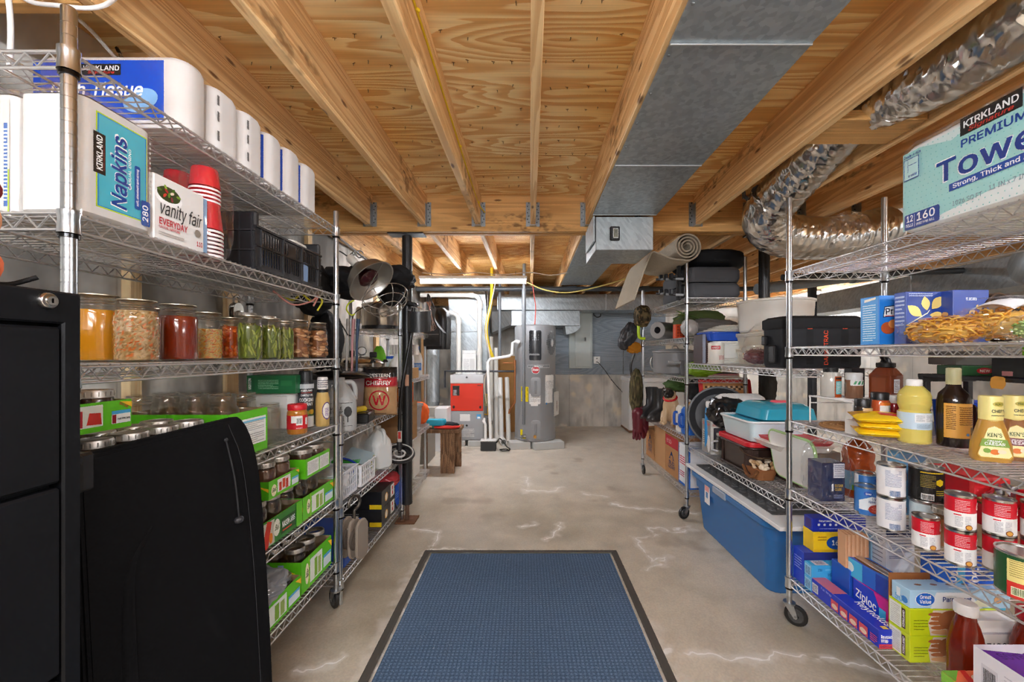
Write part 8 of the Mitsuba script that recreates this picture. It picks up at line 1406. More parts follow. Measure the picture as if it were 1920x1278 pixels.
CB('orange_box', 'orange and green printed box at the very bottom of the right shelf', 'box', (0.16, 0.072, 0.094), (1.345, 1.206, r1), '#e8743a', {'-x': [R_(0, 0, 0.072, 0.094, '#e8a02c'), P_([(0.0, 0.05), (0.04, 0.094), (0.0, 0.094)], '#7ab83a')], '+z': [R_(0, 0, 0.16, 0.072, '#e2704a'), P_([(0, 0.072), (0.05, 0.072), (0.0, 0.03)], '#6fa83a'), E_(0.09, 0.035, 0.032, 0.022, '#ecd9c8', 18), E_(0.09, 0.035, 0.025, 0.017, '#cf5a48', 18), P_([(0.04, 0.0), (0.07, 0.072), (0.055, 0.072), (0.02, 0.0)], '#d1302a')]})
# ---------------------------------------------------------------- shelves and unit farther right
m1, m2 = (z + DK for z in R2Z); f1, f2, f3, f4, f5 = (z + DK for z in R3Z)
# cooler bag, tubs and boxes on the upper hung shelf
k = thing('cooler_bag', 'black soft cooler bag with vertical orange lettering behind the chrome post', 'bag'); M = xf(1.465, 2.10, m2)
b = B(); loft(b, [(0.37, 0.20, 0.03, 0), (0.385, 0.21, 0.035, 0.02), (0.385, 0.21, 0.035, 0.20)], '#1a1b1e'); b.decal([R_(0.10, 0.02, 0.135, 0.2, '#0d0d0f'), R_(0.27, 0.02, 0.305, 0.2, '#0d0d0f'), R_(0.105, 0.192, 0.13, 0.195, '#d8482a'), R_(0.275, 0.192, 0.3, 0.195, '#d8482a'), T_(0.205, 0.015, 0.02, 'DARK-TRAC', '#d8482a', 90, w=0.17)], bface((0.385, 0.21, 0.2), '-y')); part(k, 'body', b, 'matte', M)
b = B(); loft(b, [(0.39, 0.215, 0.035, 0.195), (0.40, 0.225, 0.04, 0.205), (0.40, 0.225, 0.04, 0.245), (0.36, 0.19, 0.04, 0.258)], '#101012'); part(k, 'lid', b, 'matte', M)
b = B(); b.box((-0.205, -0.02, 0.07), (0.02, 0.05, 0.09), '#101012', ch=0.006); b.box((-0.205, 0.05, 0.14), (0.02, 0.04, 0.05), '#101012', ch=0.006); part(k, 'buckle', b, 'satin', M)
for i, (z, cc, lb_) in enumerate(((0, '#d9d4c4', 'cream lidded food bin, lower one of the stack behind the cooler bag'), (0.105, '#d3ccb8', 'cream lidded food bin, upper one of the stack behind the cooler bag'))):
    k = thing('food_bin', lb_, 'bin', 'cream bins'); M = xf(1.62, 2.72, m2 + z); b = tub(0.27, 0.34, 0.09, cc); part(k, 'body', b, 'satin', M); part(k, 'lid', lidof(0.27, 0.34, 0.014, '#e0dac8'), 'satin', xf(1.62, 2.72, m2 + z + 0.091))
b = B(); b.lathe([(0, 0.0), (0.20, 0.0), (0.21, 0.01), (0.222, 0.19), (0.23, 0.194), (0.23, 0.205), (0.215, 0.21), (0, 0.215)], '#dcd8cf', seg=48); solo('round_tub', b, 'satin', 'large round white lidded tub on top of the cream bins', 'tub', M=xf(1.66, 2.72, m2 + 0.212))
for j in range(4): LB('food_cover', 'white plastic lid at the bottom of the pile by the brown book', 'cover', [(0.25 - 0.01 * j, 0.20, 0.03, 0), (0.26 - 0.01 * j, 0.21, 0.035, 0.005), (0.25 - 0.01 * j, 0.2, 0.03, 0.009)], (1.44 + 0.004 * j, 2.98, m2 + 0.0095 * j), '#e9e7e0', rz=5 * j, group='white lids at the bottom')
k = thing('food_bin', 'white square food bin under the blue tray', 'bin'); M = xf(1.455, 2.99, m2 + 0.039); part(k, 'body', tub(0.22, 0.22, 0.105, '#dfe0dd'), 'satin', M); part(k, 'lid', lidof(0.22, 0.22, 0.014, '#e9e8e2'), 'satin', xf(1.455, 2.99, m2 + 0.145))
LB('blue_tray', 'bright blue plastic tray on the white food bin', 'tray', [(0.25, 0.22, 0.03, 0), (0.275, 0.245, 0.035, 0.05), (0.29, 0.26, 0.04, 0.054), (0.29, 0.26, 0.04, 0.06)], (1.44, 2.99, m2 + 0.162), '#1f4fb8')
for j in range(4): LB('food_cover', 'white flat lid in the pile on the blue tray', 'cover', [(0.27 - 0.015 * j, 0.22, 0.03, 0), (0.29 - 0.015 * j, 0.24, 0.035, 0.006), (0.27 - 0.015 * j, 0.22, 0.03, 0.011)], (1.45 + 0.02 * j, 2.99 - 0.006 * j, m2 + 0.224 + 0.0125 * j), '#e9e7e0', rz=4 - 5 * j, group='white lids on the tray')
b = B(); b.lathe([(0, 0), (0.05, 0), (0.052, 0.004), (0.052, 0.14), (0.05, 0.146), (0, 0.147)], '#dfdbd2', seg=28); b.decal([R_(0, 0.10, 0.06, 0.125, '#b3242e'), T_(0.008, 0.106, 0.013, 'BAKER', '#e9e4dc', w=0.045), LN(0.05, 0.03, 0.1, 0.06, 3, '#c98a8a')], wrap(0.0525, -150)); solo('round_canister', b, 'satin', 'white canister with a small red label beside the brown book', 'canister', M=xf(1.335, 2.86, m2))
CB('book', 'grey and brown book standing by the far post of the hung shelf', 'book', (0.05, 0.16, 0.21), (1.305, 3.03, m2), '#3a2a2c', {'-y': [R_(0, 0, 0.022, 0.21, '#8f96a8'), LN(0.03, 0.02, 0.045, 0.2, 12, '#8a6a5a')]})
k, M = pouch('berry_bag', 'clear plastic bag with dark red beans leaning on the cream bins', (1.40, 2.46, m2), (0.20, 0.16, 0.12), '#5a2a30', ('#7a3a40', '#5a2028', '#93505a'), 'pea', 150, 3)
b = B(); blob(b, (0.02, 0.01, 0.14), (0.17, 0.12, 0.24), '#ffffff', 0.25, 3, 4, 6, pw=0.8, angle=1, ry=25); part(k, 'film', b, 'film', M)
# lower hung shelf
cbx = carton(0.135, 0.14, 0.23, '#dcdcd8', {'-y': [R_(0, 0, 0.135, 0.23, '#d6d6d2'), R_(0, 0.19, 0.135, 0.215, '#c9c6c0'), T_(0.012, 0.196, 0.016, 'KitchenAid', '#b3242e', w=0.11), R_(0.02, 0.03, 0.12, 0.185, '#3a3a40'), R_(0.055, 0.14, 0.085, 0.165, '#8a5a6a')], '-x': [R_(0, 0, 0.14, 0.23, '#8d8a88'), T_(0.015, 0.196, 0.018, 'KitchenAid', '#c9424a', w=0.11), R_(0.015, 0.05, 0.09, 0.16, '#b9b6b2'), E_(0.11, 0.07, 0.024, 0.06, '#e6e6e4', 14), LN(0.02, 0.06, 0.085, 0.15, 6, '#6a6866')], '+z': [R_(0, 0, 0.135, 0.14, '#e4e2dd')]})
solo('appliance_box', cbx, 'satin', 'grey appliance box with red lettering near the far chrome post', 'box', M=xf(1.365, 2.93, m1))
k = thing('glass_mug', 'clear glass mug jar with a handle before the appliance box', 'mug'); M = xf(1.355, 2.80, m1); part(k, 'glass', glass_jar(0.045, 0.16, 0.85), 'glass', M); part(k, 'handle', B().tube(smooth_path([(-0.04, -0.01, 0.11), (-0.08, -0.02, 0.105), (-0.085, -0.02, 0.06), (-0.042, -0.01, 0.04)]), 0.007, '#c9c9cc', sides=8), 'gloss', M); part(k, 'lid', band(0.045, 0.16, 0.85), 'dullmetal', M)
k = thing('wicker_basket', 'dark brown woven basket under the red lid', 'basket'); M = xf(1.44, 2.52, m1); b = B(); loft(b, [(0.30, 0.34, 0.05, 0), (0.31, 0.36, 0.05, 0.16)], '#2c1d18')
for i in range(60):
    a = i * 2 * math.pi / 60; p = rrect(0.315, 0.36, 0.05, 14)[i]; b.tube([(p[0], p[1], 0.005), (p[0], p[1], 0.158)], 0.004, '#3a2822', sides=4)
part(k, 'body', b, 'satin', M)
for z in (0.02, 0.16): part(k, 'rim', B().tube(np.column_stack([rrect(0.325, 0.37, 0.05, 5), np.full(24, z)]), 0.008, '#2a1a16', closed=True), 'satin', M)
solo('food_cover', lidof(0.32, 0.37, 0.025, '#c41f2c'), 'satin', 'bright red plastic lid on the dark brown basket', 'cover', M=xf(1.44, 2.52, m1 + 0.17))
k = thing('clear_bin', 'clear plastic bin with bluish contents on the red lid', 'bin'); M = xf(1.455, 2.52, m1 + 0.197); part(k, 'body', tub(0.33, 0.36, 0.115, '#c6d8de'), 'gloss', M); part(k, 'rim', B().tube(np.column_stack([rrect(0.345, 0.375, 0.04, 5), np.full(24, 0.115)]), 0.007, '#dfe4e4', closed=True), 'satin', M); part(k, 'contents', B().tm(loft_mesh([(0.29, 0.30, 0.03, 0.01), (0.30, 0.31, 0.03, 0.112)]), '#4aa8c4'), 'satin', M)
b = B(); loft(b, [(0.30, 0.31, 0.04, 0), (0.33, 0.34, 0.045, 0.012), (0.31, 0.32, 0.05, 0.07), (0.24, 0.25, 0.05, 0.095)], '#2fa0bc'); kk = thing('cake_cover', 'turquoise clear plastic cover on top of the bin stack', 'cover'); part(kk, 'cover', b, 'gloss', xf(1.52, 2.50, m1 + 0.315)); b = B(); b.box((0, 0, 0.10), (0.1, 0.06, 0.02), '#e05a6a', ch=0.008); part(kk, 'insert', b, 'satin', xf(1.56, 2.5, m1 + 0.31))
k = thing('water_jug', 'large white water jug lying on its side above the clear bins', 'jug'); Mj = xf(1.345, 2.90, m1 + 0.345, ry=90, rz=-4)
part(k, 'body', B().lathe([(0, -0.045), (0.020, -0.045), (0.022, -0.01), (0.06, 0.015), (0.078, 0.05), (0.08, 0.12), (0.076, 0.125), (0.08, 0.13), (0.08, 0.21), (0.076, 0.215), (0.08, 0.22), (0.08, 0.29), (0.06, 0.325), (0, 0.33)], '#e1e3e4', seg=36, M=Mj), 'satin'); part(k, 'cap', B().lathe([(0, -0.055), (0.024, -0.055), (0.024, -0.03), (0.02, -0.028)], '#f2f2f0', seg=20, M=Mj), 'satin')
CB('carton', 'plain carton holding up the white water jug', 'box', (0.30, 0.18, 0.262), (1.54, 2.93, m1), '#8a837a', mat='matte')
SB('trash_bag', 'crumpled black plastic bag behind the appliance box', 'bag', (1.40, 2.86, m1 + 0.30), (0.23, 0.22, 0.22), '#131315', 0.3, 3, 4, mat='gloss', angle=20); 
k = thing('rubber_tub', 'large grey black round pan standing on edge behind the chrome post', 'pan'); Mr = frame((1.455, 3.06, m1 + 0.235), nrm([-0.3, -0.95, 0.08])); part(k, 'pan', B().lathe([(0, -0.06), (0.17, -0.055), (0.215, 0.0), (0.225, 0.0), (0.225, 0.008), (0.212, 0.008), (0.165, -0.045), (0, -0.05)], '#3c3d40', M=Mr, seg=44), 'satin')
b = B(); b.tube(arc((1.35, 3.02, m1 + 0.14), 0.16, 90, 260, 16, (0.3, 0.6, 0), (0, 0, 1)), 0.018, '#2a86c4', sides=8); solo('blue_hose', b, 'satin', 'blue plastic hoop beside the grey pan', 'hoop')
b = B(); loft(b, [(0.24, 0.34, 0.04, 0), (0.25, 0.35, 0.045, 0.006), (0.24, 0.34, 0.04, 0.012)], '#e6e8e6'); b.tube(np.column_stack([rrect(0.248, 0.348, 0.045, 5), np.full(24, 0.006)]), 0.0072, '#a8cf8a', closed=True); solo('cutting_board', b, 'satin', 'white cutting board with a pale green edge standing behind the chrome post', 'board', M=xf(1.345, 2.06, m1 + 0.175, rx=0, ry=80, rz=0))
LB('serving_tray', 'white tray with a red rim above the cutting board', 'tray', [(0.26, 0.30, 0.04, 0), (0.30, 0.34, 0.05, 0.03), (0.32, 0.36, 0.055, 0.034)], (1.47, 2.27, m1 + 0.19), '#e9e7e2'); LB('serving_tray', 'red tray lying in the white tray', 'tray', [(0.25, 0.29, 0.04, 0), (0.28, 0.32, 0.05, 0.02)], (1.48, 2.27, m1 + 0.222), '#b8242e')
CB('carton', 'plain box under the white serving tray', 'box', (0.22, 0.26, 0.185), (1.55, 2.28, m1), '#5a4a40', mat='matte')
k = thing('shell_basket', 'small rope handled basket of pale shells at the shelf edge', 'basket'); M = xf(1.345, 2.33, m1); b = B(); loft(b, [(0.10, 0.12, 0.03, 0), (0.13, 0.15, 0.04, 0.06)], '#8a5a38'); part(k, 'body', b, 'matte', M); b = B(); rr = random.Random(4)
for i in range(26): pebble(b, (rr.uniform(-.05, .05), rr.uniform(-.06, .06), 0.06 + 0.03 * rr.random()), (0.04, 0.03, 0.02), rr.choice(('#e2d3ba', '#cdb594', '#b9966c')), rot(rr.uniform(-60, 60), rr.uniform(-60, 60), rr.uniform(0, 180)))
part(k, 'shells', b, 'satin', M, kind='stuff'); part(k, 'rope_handle', B().tube(smooth_path([(-0.06, -0.07, 0.055), (-0.075, -0.05, 0.02), (-0.07, 0.02, 0.015), (-0.065, 0.07, 0.055)]), 0.01, '#6a4426', sides=7), 'matte', M)
b = B(); b.lathe([(0, 0.004), (0.05, 0), (0.11, 0.045), (0.125, 0.06), (0.121, 0.06), (0.105, 0.05), (0.045, 0.006), (0, 0.008)], '#5a4636', seg=32); solo('glass_bowl', b, 'gloss', 'brown glass bowl tilted on the shell basket', 'bowl', M=xf(1.40, 2.42 - 0.03, m1 + 0.105, rx=12, ry=-14))
# blue tote on the floor with a board and honeycomb mat
k = thing('storage_tote', 'large blue plastic storage tote on the floor under the hung shelves', 'bin'); M = xf(1.53, 2.60, 0.0)
b = B(); loft(b, [(0.44, 0.84, 0.06, 0.0), (0.46, 0.86, 0.065, 0.012), (0.505, 0.955, 0.075, 0.30), (0.525, 0.975, 0.08, 0.302), (0.53, 0.985, 0.08, 0.375)], '#2a68a6', n=7); part(k, 'body', b, 'satin', M)
b = B(); loft(b, [(0.56, 1.02, 0.085, 0.368), (0.575, 1.035, 0.09, 0.376), (0.575, 1.035, 0.09, 0.40), (0.55, 1.01, 0.085, 0.412), (0.50, 0.96, 0.08, 0.412), (0.48, 0.94, 0.07, 0.405)], '#2d6dab', n=7); part(k, 'lid', b, 'satin', M)
b = B(); b.box((-0.288, 0.02, 0.385), (0.014, 0.17, 0.045), '#8f9fb4', ch=0.006); part(k, 'latch', b, 'satin', M, 'grey latch')
b = B(); b.box((-0.266, 0.24, 0.30), (0.004, 0.075, 0.13), '#e9e9ec', ch=0.001); b.decal([R_(0.006, 0.085, 0.069, 0.122, '#e0a0a0'), R_(0.02, 0.04, 0.055, 0.08, '#5a86b8')], bface((0.004, 0.075, 0.13), '-x', (-0.266, 0.24, 0.30))); part(k, 'sticker', b, 'satin', M, 'white sticker')
for x in (-0.17, 0.17): part(k, 'wheel', B().lathe([(0, 0), (0.04, 0), (0.043, 0.006), (0.043, 0.028), (0.04, 0.034), (0, 0.034)], '#141414', M=frame((x - 0.017, 0.42, 0.043), (1, 0, 0)), seg=24), 'satin', M)
solo('white_board', B().box((1.525, 2.56, 0.427), (0.585, 1.16, 0.022), '#dfe2e4', ch=0.003), 'satin', 'flat white board lying across the blue tote', 'board')
k = thing('honeycomb_mat', 'dark grey textured rubber mat on the white board', 'mat'); part(k, 'base', B().box((1.515, 2.60, 0.442), (0.46, 0.95, 0.006), '#4a4b4d', ch=0.002), 'matte'); b = B()
for i in range(18):
    for j in range(9): b.lathe([(0.022, 0), (0.019, 0.005), (0.012, 0.005), (0.010, 0.001)], '#5a5b5d', c=(1.315 + j * 0.0485 + 0.024 * (i % 2), 2.18 + i * 0.0485, 0.445), seg=6)
part(k, 'cells', b, 'matte', kind='stuff')
# far right unit: top
k = thing('folded_chair', 'two folded grey camping chairs stacked on the top right shelf, lower one', 'chair', 'folded chairs'); keys = [k, None]
for i in range(2):
    if i: k = thing('folded_chair', 'two folded grey camping chairs stacked on the top right shelf, upper one', 'chair', 'folded chairs')
    z = f5 + 0.125 * i; b = B(); loft(b, [(0.40, 0.60, 0.05, 0.0), (0.425, 0.64, 0.06, 0.03), (0.425, 0.64, 0.06, 0.09), (0.39, 0.60, 0.05, 0.118)], '#4a4b4e'); part(k, 'fabric', b, 'matte', xf(1.49, 3.52, z))
    b = B().box((1.225, 3.26, z + 0.06), (0.03, 0.035, 0.15), '#17181a', ch=0.006); b.box((1.262, 3.27, z + 0.06), (0.05, 0.06, 0.11), '#17181a', ch=0.02); part(k, 'end_block', b, 'satin')
    for j in range(6): part(k, 'pole', B().tube([(1.185 - 0.010 * (j % 3), 3.22 + 0.085 * j, z + 0.025 + 0.014 * j), (1.24, 3.20 + 0.085 * j, z + 0.02 + 0.016 * j)], 0.011, ('#8d9093', '#2a2b2e')[j % 2], sides=8), 'satin')
    for j in range(3): part(k, 'joint', B().box((1.16 + 0.012 * j, 3.25 + 0.16 * j, z + 0.05 + 0.025 * j), (0.03, 0.04, 0.045), '#1c1d20', ch=0.006), 'satin')
SB('duffel_bag', 'black duffel bag lying on the folded chairs', 'bag', (1.56, 3.50, f5 + 0.33), (0.52, 0.55, 0.18), '#121316', 0.1, 2, 3, pw=0.7)
k = thing('carpet_roll', 'rolled beige carpet with its end hanging down over the folded chairs', 'carpet'); c0 = np.array([1.222, 3.05, 2.085]); t = np.linspace(0, 2 * math.pi * 3.6, 110); rr_ = 0.028 + 0.083 * t / t[-1]
b = B(); sp_ = np.stack([c0[0] + rr_ * np.cos(-t + 4.4 + t[-1]), 0 * t, c0[2] + rr_ * np.sin(-t + 4.4 + t[-1])], 1); tail = smooth_path([sp_[-1], (1.10, 0, 1.99), (0.985, 0, 2.035), (0.955, 0, 2.03), (0.90, 0, 1.90), (0.825, 0, 1.68)], 6); pr = np.vstack([sp_, tail[1:]])
s_ = np.concatenate([[0], np.cumsum(np.linalg.norm(np.diff(pr, axis=0), axis=1))]); s_ /= s_[-1]
sheet(b, lambda u, v: np.stack([np.interp(u, s_, pr[:, 0]), c0[1] + 0.03 + 0 * u + 0.62 * v, np.interp(u, s_, pr[:, 2])], -1), 240, 3, '#ffffff', two=0.011); part(k, 'carpet', b, 'carpetback')
# second shelf of the far unit
SB('camo_bag', 'olive green soft bag on the second shelf of the far right unit', 'bag', (1.50, 3.54, f4 + 0.13), (0.40, 0.4, 0.22), '#3f4a24', 0.15, 3, 2); SB('grey_bag', 'grey crinkled bag lying before the olive bag', 'bag', (1.50, 3.30, f4 + 0.075), (0.42, 0.2, 0.15), '#5d5a58', 0.22, 3, 7, mat='satin', angle=30); SB('white_bag', 'white and grey bag end beside the front chrome post', 'bag', (1.30, 3.24, f4 + 0.075), (0.12, 0.14, 0.13), '#a39d99', 0.2, 3, 5, mat='satin')
k = thing('insulation_roll', 'roll of silver reflective insulation with a white core', 'roll'); Mi = frame((1.205, 3.75, f4 + 0.078), nrm([0.55, 0.8, 0])); part(k, 'roll', B().lathe([(0.03, 0), (0.072, 0.0), (0.075, 0.004), (0.075, 0.3), (0.03, 0.3)], ['#c9ccd0', '#c9ccd0', '#a9aaad', '#c9ccd0'], M=frame((1.17, 3.62, f4 + 0.078), nrm([0.75, 0.66, 0])), seg=36), 'dullmetal'); part(k, 'core', B().lathe([(0.028, -0.001), (0.03, 0.0), (0.03, 0.2)], '#26262a', M=frame((1.17, 3.62, f4 + 0.078), nrm([0.75, 0.66, 0]))), 'matte')
b = carton(0.08, 0.07, 0.115, '#c9481c'); b.decal([R_(0.01 + 0.022 * i, 0.01 + 0.025 * j, 0.026 + 0.022 * i, 0.028 + 0.025 * j, '#8a2a10') for i in range(3) for j in range(4)], bface((0.08, 0.07, 0.115), '-y')); solo('orange_lantern', b, 'satin', 'orange ribbed plastic box beside the insulation roll', 'box', M=xf(1.295, 3.44, f4))
k = thing('plant_sprig', 'green leafy artificial sprig before the olive bag', 'plant'); rr = random.Random(8)
for i in range(11):
    a = rr.uniform(0, 6.28); d_ = nrm([math.cos(a), math.sin(a) * 0.6 - 0.3, rr.uniform(-0.3, 0.8)]); p0 = np.array([1.285, 3.28, f4 + 0.17]); b = B(); u = nrm(np.cross(d_, [0, 0.3, 1])); b.tm(trimesh.Trimesh([p0, p0 + d_ * 0.05 + u * 0.012, p0 + d_ * 0.11 - [0, 0, 0.02], p0 + d_ * 0.05 - u * 0.012, p0 + d_ * 0.05 + [0, 0, 0.006]], [[0, 1, 4], [1, 2, 4], [2, 3, 4], [3, 0, 4], [0, 3, 1], [1, 3, 2]], process=False), ('#5f7a34', '#4a6428')[i % 2], 0); part(k, 'leaf', b, 'satin')
# third shelf: pots
k = thing('cooking_pot', 'large grey cooking pot with a lid and wire handles', 'pot'); M = xf(1.40, 3.82, f3); part(k, 'pot', B().lathe([(0, 0), (0.185, 0), (0.195, 0.01), (0.20, 0.19), (0.207, 0.196), (0.20, 0.2)], '#7d7e80', seg=44), 'satin', M); part(k, 'lid', B().lathe([(0.208, 0.198), (0.205, 0.206), (0.12, 0.225), (0, 0.232)], '#8a8b8d', seg=44), 'satin', M)
part(k, 'handle', B().tube(arc((-0.20, 0, 0.10), 0.06, 100, 260, 10, (0.5, 0, 0), (0, 0, 1)), 0.006, '#c9c9c6'), 'metal', M); part(k, 'lid_handle', B().tube(arc((0, 0, 0.228), 0.03, 0, 180, 9), 0.005, '#c9c9c6'), 'metal', M)
k = thing('small_pot', 'small dark pot with a side handle before the large grey pot', 'pot'); M = xf(1.395, 3.45, f3); part(k, 'pot', B().lathe([(0, 0), (0.07, 0), (0.078, 0.008), (0.085, 0.12), (0.09, 0.124), (0.084, 0.126), (0.07, 0.02), (0, 0.015)], '#55565a', seg=32), 'satin', M); part(k, 'handle', B().tube([(-0.085, 0, 0.11), (-0.19, -0.01, 0.115)], 0.011, '#9a9b9d'), 'satin', M)
SB('bright_green_bag', 'lime green stuff sack under the hung shelf', 'bag', (1.43, 3.28, f3 + 0.065), (0.27, 0.16, 0.12), '#7fa81c', 0.2, 3, 3, mat='satin'); SB('black_bag', 'dark blue cloth bundle beside the small pot', 'bag', (1.52, 3.42, f3 + 0.06), (0.14, 0.12, 0.12), '#20242e', 0.2, 3, 4)
for i in range(3): CB('magazine', 'printed magazine in the pile behind the lime sack', 'magazine', (0.24, 0.2, 0.012), (1.57, 3.32 + 0.01 * i, f3 + 0.013 * i), ('#d9cfc4', '#c98a8f', '#3a3430')[i], rz=4 * i, group='magazines')
# game board and things on the fourth shelf
k = thing('game_board', 'wooden game board with a red rim and checkered border', 'board'); Mg = xf(1.60, 3.26, f2 + 0.30, rx=-75)
b = B().box((0, 0, 0), (0.36, 0.014, 0.17), '#c98a52', ch=0.002); b.decal([R_(0.02 + 0.02 * i, 0.125, 0.036 + 0.02 * i, 0.14, ('#3a2418', '#e6cba0')[i % 2]) for i in range(16)] + [R_(0.02 + 0.02 * i, 0.108, 0.036 + 0.02 * i, 0.122, ('#e6cba0', '#3a2418')[i % 2]) for i in range(16)], bface((0.36, 0.014, 0.17), '-y', (0, 0, 0))); Mg = xf(1.575, 3.215, f2 + 0.335, rx=-12); part(k, 'board', b, 'satin', Mg)
b = B(); b.box((0, 0, 0.095), (0.40, 0.03, 0.025), '#c4282a', ch=0.004); b.box((0.19, 0, 0), (0.025, 0.03, 0.2), '#c4282a', ch=0.004); b.box((-0.19, 0, 0), (0.025, 0.03, 0.2), '#c4282a', ch=0.004); part(k, 'rim', b, 'satin', Mg)
CB('carton', 'tan carton under the checkered game board', 'box', (0.34, 0.24, 0.235), (1.53, 3.35, f2), '#b3854e', mat='matte')
for x, y, lb_ in ((1.30, 4.20, 'black rubber boot at the back of the boot shelf'), (1.345, 4.0, 'black rubber boot with its toe towards the aisle')):
    k = thing('rubber_boot', lb_, 'boot', 'black boots'); M = xf(x, y, f2, rz=215); b = B(); loft(b, [(0.27, 0.10, 0.045, 0, 0.07, 0), (0.28, 0.105, 0.05, 0.03, 0.07, 0), (0.25, 0.10, 0.05, 0.07, 0.055, 0), (0.13, 0.095, 0.045, 0.12, 0.0, 0), (0.115, 0.10, 0.048, 0.22, 0, 0), (0.13, 0.11, 0.05, 0.30, 0, 0)], '#222326', n=5, capt=True); part(k, 'shaft', b, 'satin', M); b = B(); loft(b, [(0.285, 0.112, 0.05, 0, 0.07, 0), (0.285, 0.112, 0.05, 0.02, 0.07, 0)], '#3a3230'); part(k, 'sole', b, 'matte', M)
SB('green_cloth', 'dark green camouflage cloth above the boots', 'cloth', (1.44, 3.70, f2 + 0.36), (0.34, 0.3, 0.12), '#3a5226', 0.25, 3, 5); SB('black_bag', 'black bundle hanging above the dog figurine', 'bag', (1.47, 3.45, f2 + 0.34), (0.22, 0.2, 0.2), '#1a1b1d', 0.2, 3, 8)
# dog figurine
k = thing('dog_figurine', 'sitting pug dog figurine with a red collar beside the boots', 'figurine'); M = xf(1.325, 3.72, f2, rz=-38, s=1.32)
import manifold3d as m3
def hullchain(bones):
    out = None
    for a, ra, b_, rb in bones:
        m = m3.Manifold.batch_hull([m3.Manifold.sphere(ra, 20).translate(a), m3.Manifold.sphere(rb, 20).translate(b_)]); out = m if out is None else out + m
    me = out.refine_to_length(0.012).to_mesh(); t_ = trimesh.Trimesh(me.vert_properties[:, :3], me.tri_verts); trimesh.smoothing.filter_taubin(t_, iterations=8); return t_
body = hullchain([((0, 0.05, 0.06), 0.055, (0, 0.0, 0.155), 0.048), ((0, 0, 0.155), 0.046, (0, -0.02, 0.20), 0.034), ((0, -0.02, 0.205), 0.042, (0, -0.035, 0.222), 0.044), ((0, -0.06, 0.21), 0.026, (0, -0.072, 0.206), 0.023)] + [q for s_ in (-1, 1) for q in (((s_ * 0.028, -0.012, 0.14), 0.022, (s_ * 0.03, -0.035, 0.02), 0.014), ((s_ * 0.03, -0.04, 0.015), 0.015, (s_ * 0.03, -0.058, 0.012), 0.012), ((s_ * 0.05, 0.05, 0.06), 0.036, (s_ * 0.055, 0.01, 0.03), 0.022), ((s_ * 0.055, 0.0, 0.015), 0.016, (s_ * 0.055, -0.03, 0.012), 0.013))])
b = B().tm(body, '#c9ac88', 60); vv = b.v[0]; cc = np.tile(lin('#c9ac88'), (len(vv), 1)); hd = (vv[:, 2] > 0.19); cc[hd & (vv[:, 1] < -0.052)] = lin('#1c1714'); cc[hd & (vv[:, 2] > 0.245)] = lin('#4a3a2e'); b.c[0] = cc; part(k, 'body', b, 'satin', M)
for s_ in (-1, 1):
    b = B(); blob(b, (s_ * 0.040, -0.03, 0.240), (0.016, 0.03, 0.036), '#1f1a17', 0.05, k=2, rx=15); part(k, 'ear', b, 'satin', M); b = B(); pebble(b, (s_ * 0.02, -0.073, 0.232), (0.014, 0.01, 0.014), '#0d0c0c', k=2); part(k, 'eye', b, 'gloss', M)
b = B(); pebble(b, (0, -0.096, 0.218), (0.014, 0.008, 0.009), '#0a0a0a', k=2); part(k, 'nose', b, 'gloss', M); part(k, 'collar', B().tube(ring_pts(0.043, 22, frame((0, -0.014, 0.185), nrm([0, -0.45, 1]))), 0.007, '#c4202a', closed=True), 'satin', M)
for lb_, x, y, cc, w in (('white plastic jug with a blue front beside the dog figurine', 1.325, 3.40, '#e4e2da', 0.11), ('bright blue water jug by the chrome post', 1.325, 3.28, '#2a6ac8', 0.11)):
    k = thing('flat_jug', lb_, 'jug'); M = xf(x, y, f2); b = B(); loft(b, [(0.11, w - 0.01, 0.02, 0), (0.12, w, 0.025, 0.01), (0.12, w, 0.025, 0.19), (0.09, w - 0.02, 0.02, 0.215)], cc); part(k, 'body', b, 'satin', M); b = B(); b.tube(smooth_path([(-0.06, 0.0, 0.16), (-0.085, 0, 0.15), (-0.085, 0, 0.07), (-0.06, 0, 0.06)]), 0.011, '#1d54b0', sides=8); part(k, 'handle', b, 'satin', M)
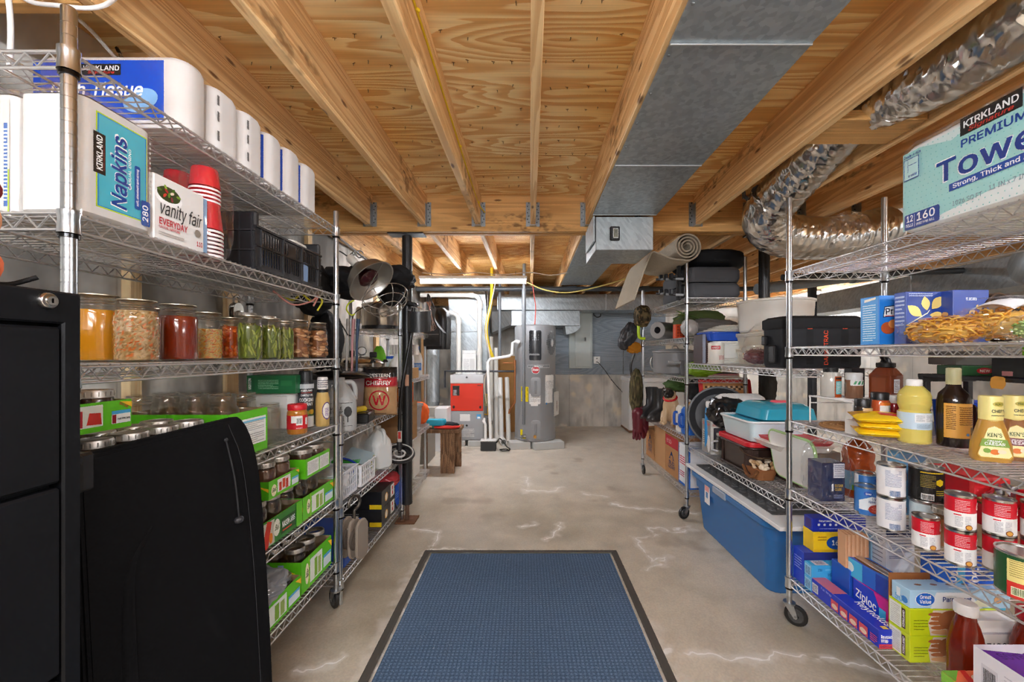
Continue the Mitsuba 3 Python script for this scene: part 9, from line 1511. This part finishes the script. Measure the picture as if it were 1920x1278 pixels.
# boxes on the lowest shelf of the far unit
logo = lambda w, h: [P_([(w * 0.3, h * 0.52), (w * 0.5, h * 0.8), (w * 0.7, h * 0.52)], '#26345c'), E_(w * 0.5, h * 0.55, w * 0.11, h * 0.11, '#a97c54', 14), T_(w * 0.28, h * 0.36, h * 0.11, 'BUD', '#26345c', w=w * 0.44), T_(w * 0.24, h * 0.22, h * 0.11, 'LIGHT', '#26345c', w=w * 0.52)]
for lb_, y0, y1, h, col, fc in (('small brown carton with a dark emblem, farthest on the lowest shelf', 4.06, 4.33, 0.30, '#a97c54', None), ('plain tall brown carton between the two emblem cartons', 3.74, 4.05, 0.36, '#b48a62', []), ('brown carton with a red top band and dark emblem', 3.42, 3.73, 0.34, '#a97c54', 'red'), ('white carton with blue edges and red print by the front post', 3.20, 3.41, 0.33, '#dfe4ec', 'blue')):
    d = y1 - y0; it = logo(d, h) if fc is None else [] if fc == [] else ([R_(0, h * 0.72, d, h, '#a8323a'), T_(d * 0.1, h * 0.8, h * 0.1, 'BUD', '#d9a0a0', w=d * 0.4)] + logo(d, h * 0.78)) if fc == 'red' else [R_(0, 0, d * 0.06, h, '#2a62b8'), R_(0, 0, d, h * 0.06, '#2a62b8'), R_(d * 0.94, 0, d, h, '#2a62b8'), LN(d * 0.12, h * 0.5, d * 0.85, h * 0.72, 4, '#c9445a'), LN(d * 0.12, h * 0.2, d * 0.6, h * 0.35, 3, '#b04a6a')]
    CB('carton', lb_, 'box', (0.34, d, h), (1.45, (y0 + y1) / 2, f1), col, {'-x': it, '-y': [R_(0, 0, 0.34, h, '#2a62b8'), R_(0.012, 0.012, 0.328, h - 0.012, '#e4e6ea'), T_(0.05, h * 0.5, 0.02, 'U.S.A.', '#2a62b8', w=0.1)] if fc == 'blue' else []}, mat='matte')
SB('white_plastic', 'white crumpled plastic on the cartons of the lowest shelf', 'bag', (1.42, 3.98, f1 + 0.395), (0.2, 0.3, 0.06), '#d9dade', 0.2, 3, 3, mat='satin')
# gear hanging at the far corner
SB('camo_sleeve', 'brown camouflage sleeve hanging at the far post', 'cloth', (1.16, 4.28, 0.88), (0.13, 0.14, 0.46), '#4f4632', 0.2, 4, 3, camo=('#2c2618', '#6a6244', '#3a3a22')); SB('gear_bag', 'black and grey camera gear bag hanging at the far post', 'bag', (1.10, 4.38, 1.46), (0.17, 0.18, 0.30), '#2a2b30', 0.25, 3, 5, mat='satin', ry=25); SB('orange_pouch', 'orange black pouch below the hanging gear bag', 'pouch', (1.16, 4.36, 1.34), (0.15, 0.14, 0.12), '#b0701c', 0.3, 3, 6); SB('camo_hat', 'brown camouflage hat hanging above the gear', 'hat', (1.20, 4.2, 1.66), (0.16, 0.22, 0.22), '#463a28', 0.2, 4, 7, camo=('#2a2216', '#6a5a3c'))
pipe('neon yellow strap hanging beside the gear bag', [(1.175, 4.22, 1.72), (1.165, 4.2, 1.58), (1.17, 4.2, 1.45), (1.23, 4.2, 1.43)], 0.016, '#b5d41f', name='strap', cat='strap', n=6, sides=6); pipe('thin cord with an orange tag hanging below the gear bag', [(1.045, 4.36, 1.33), (1.045, 4.36, 1.14)], 0.003, '#333333', name='cable', sides=5, fit=[((1.045, 4.36, 1.15), (1.045, 4.36, 1.06))]); pipe('looped black strap below the orange pouch', [(1.15, 4.3, 1.28), (1.11, 4.3, 1.15), (1.13, 4.3, 1.02), (1.18, 4.3, 1.05)], 0.012, '#1c1a18', name='strap', cat='strap', n=6, sides=6)
for s_, (x, y, lb_) in enumerate(((1.135, 4.12, 'maroon rubber glove hanging fingers down, nearer one'), (1.215, 4.2, 'maroon rubber glove hanging fingers down, farther one'))):
    gl = hullchain([((0, 0, 0.20), 0.055, (0, 0, 0.10), 0.048), ((0, 0, 0.10), 0.048, (0, 0, 0.06), 0.046)] + [((q * 0.026, 0, 0.05), 0.0155, (q * 0.032, -0.004, -0.04 + 0.012 * abs(q)), 0.012) for q in (-1.5, -0.5, 0.5, 1.5)] + [((0.045, -0.01, 0.10), 0.018, (0.075, -0.02, 0.03), 0.014)])
    solo('rubber_glove', B().tm(gl, '#5a1424', 60), 'satin', lb_, 'glove', 'maroon gloves', M=xf(x, y, 0.455, s=1.1, rz=20 + 40 * s_))
SB('dark_cloth', 'dark cloth hanging behind the hung shelf', 'cloth', (1.78, 3.0, 1.03), (0.10, 0.12, 0.26), '#2c2a26', 0.2, 3, 4)
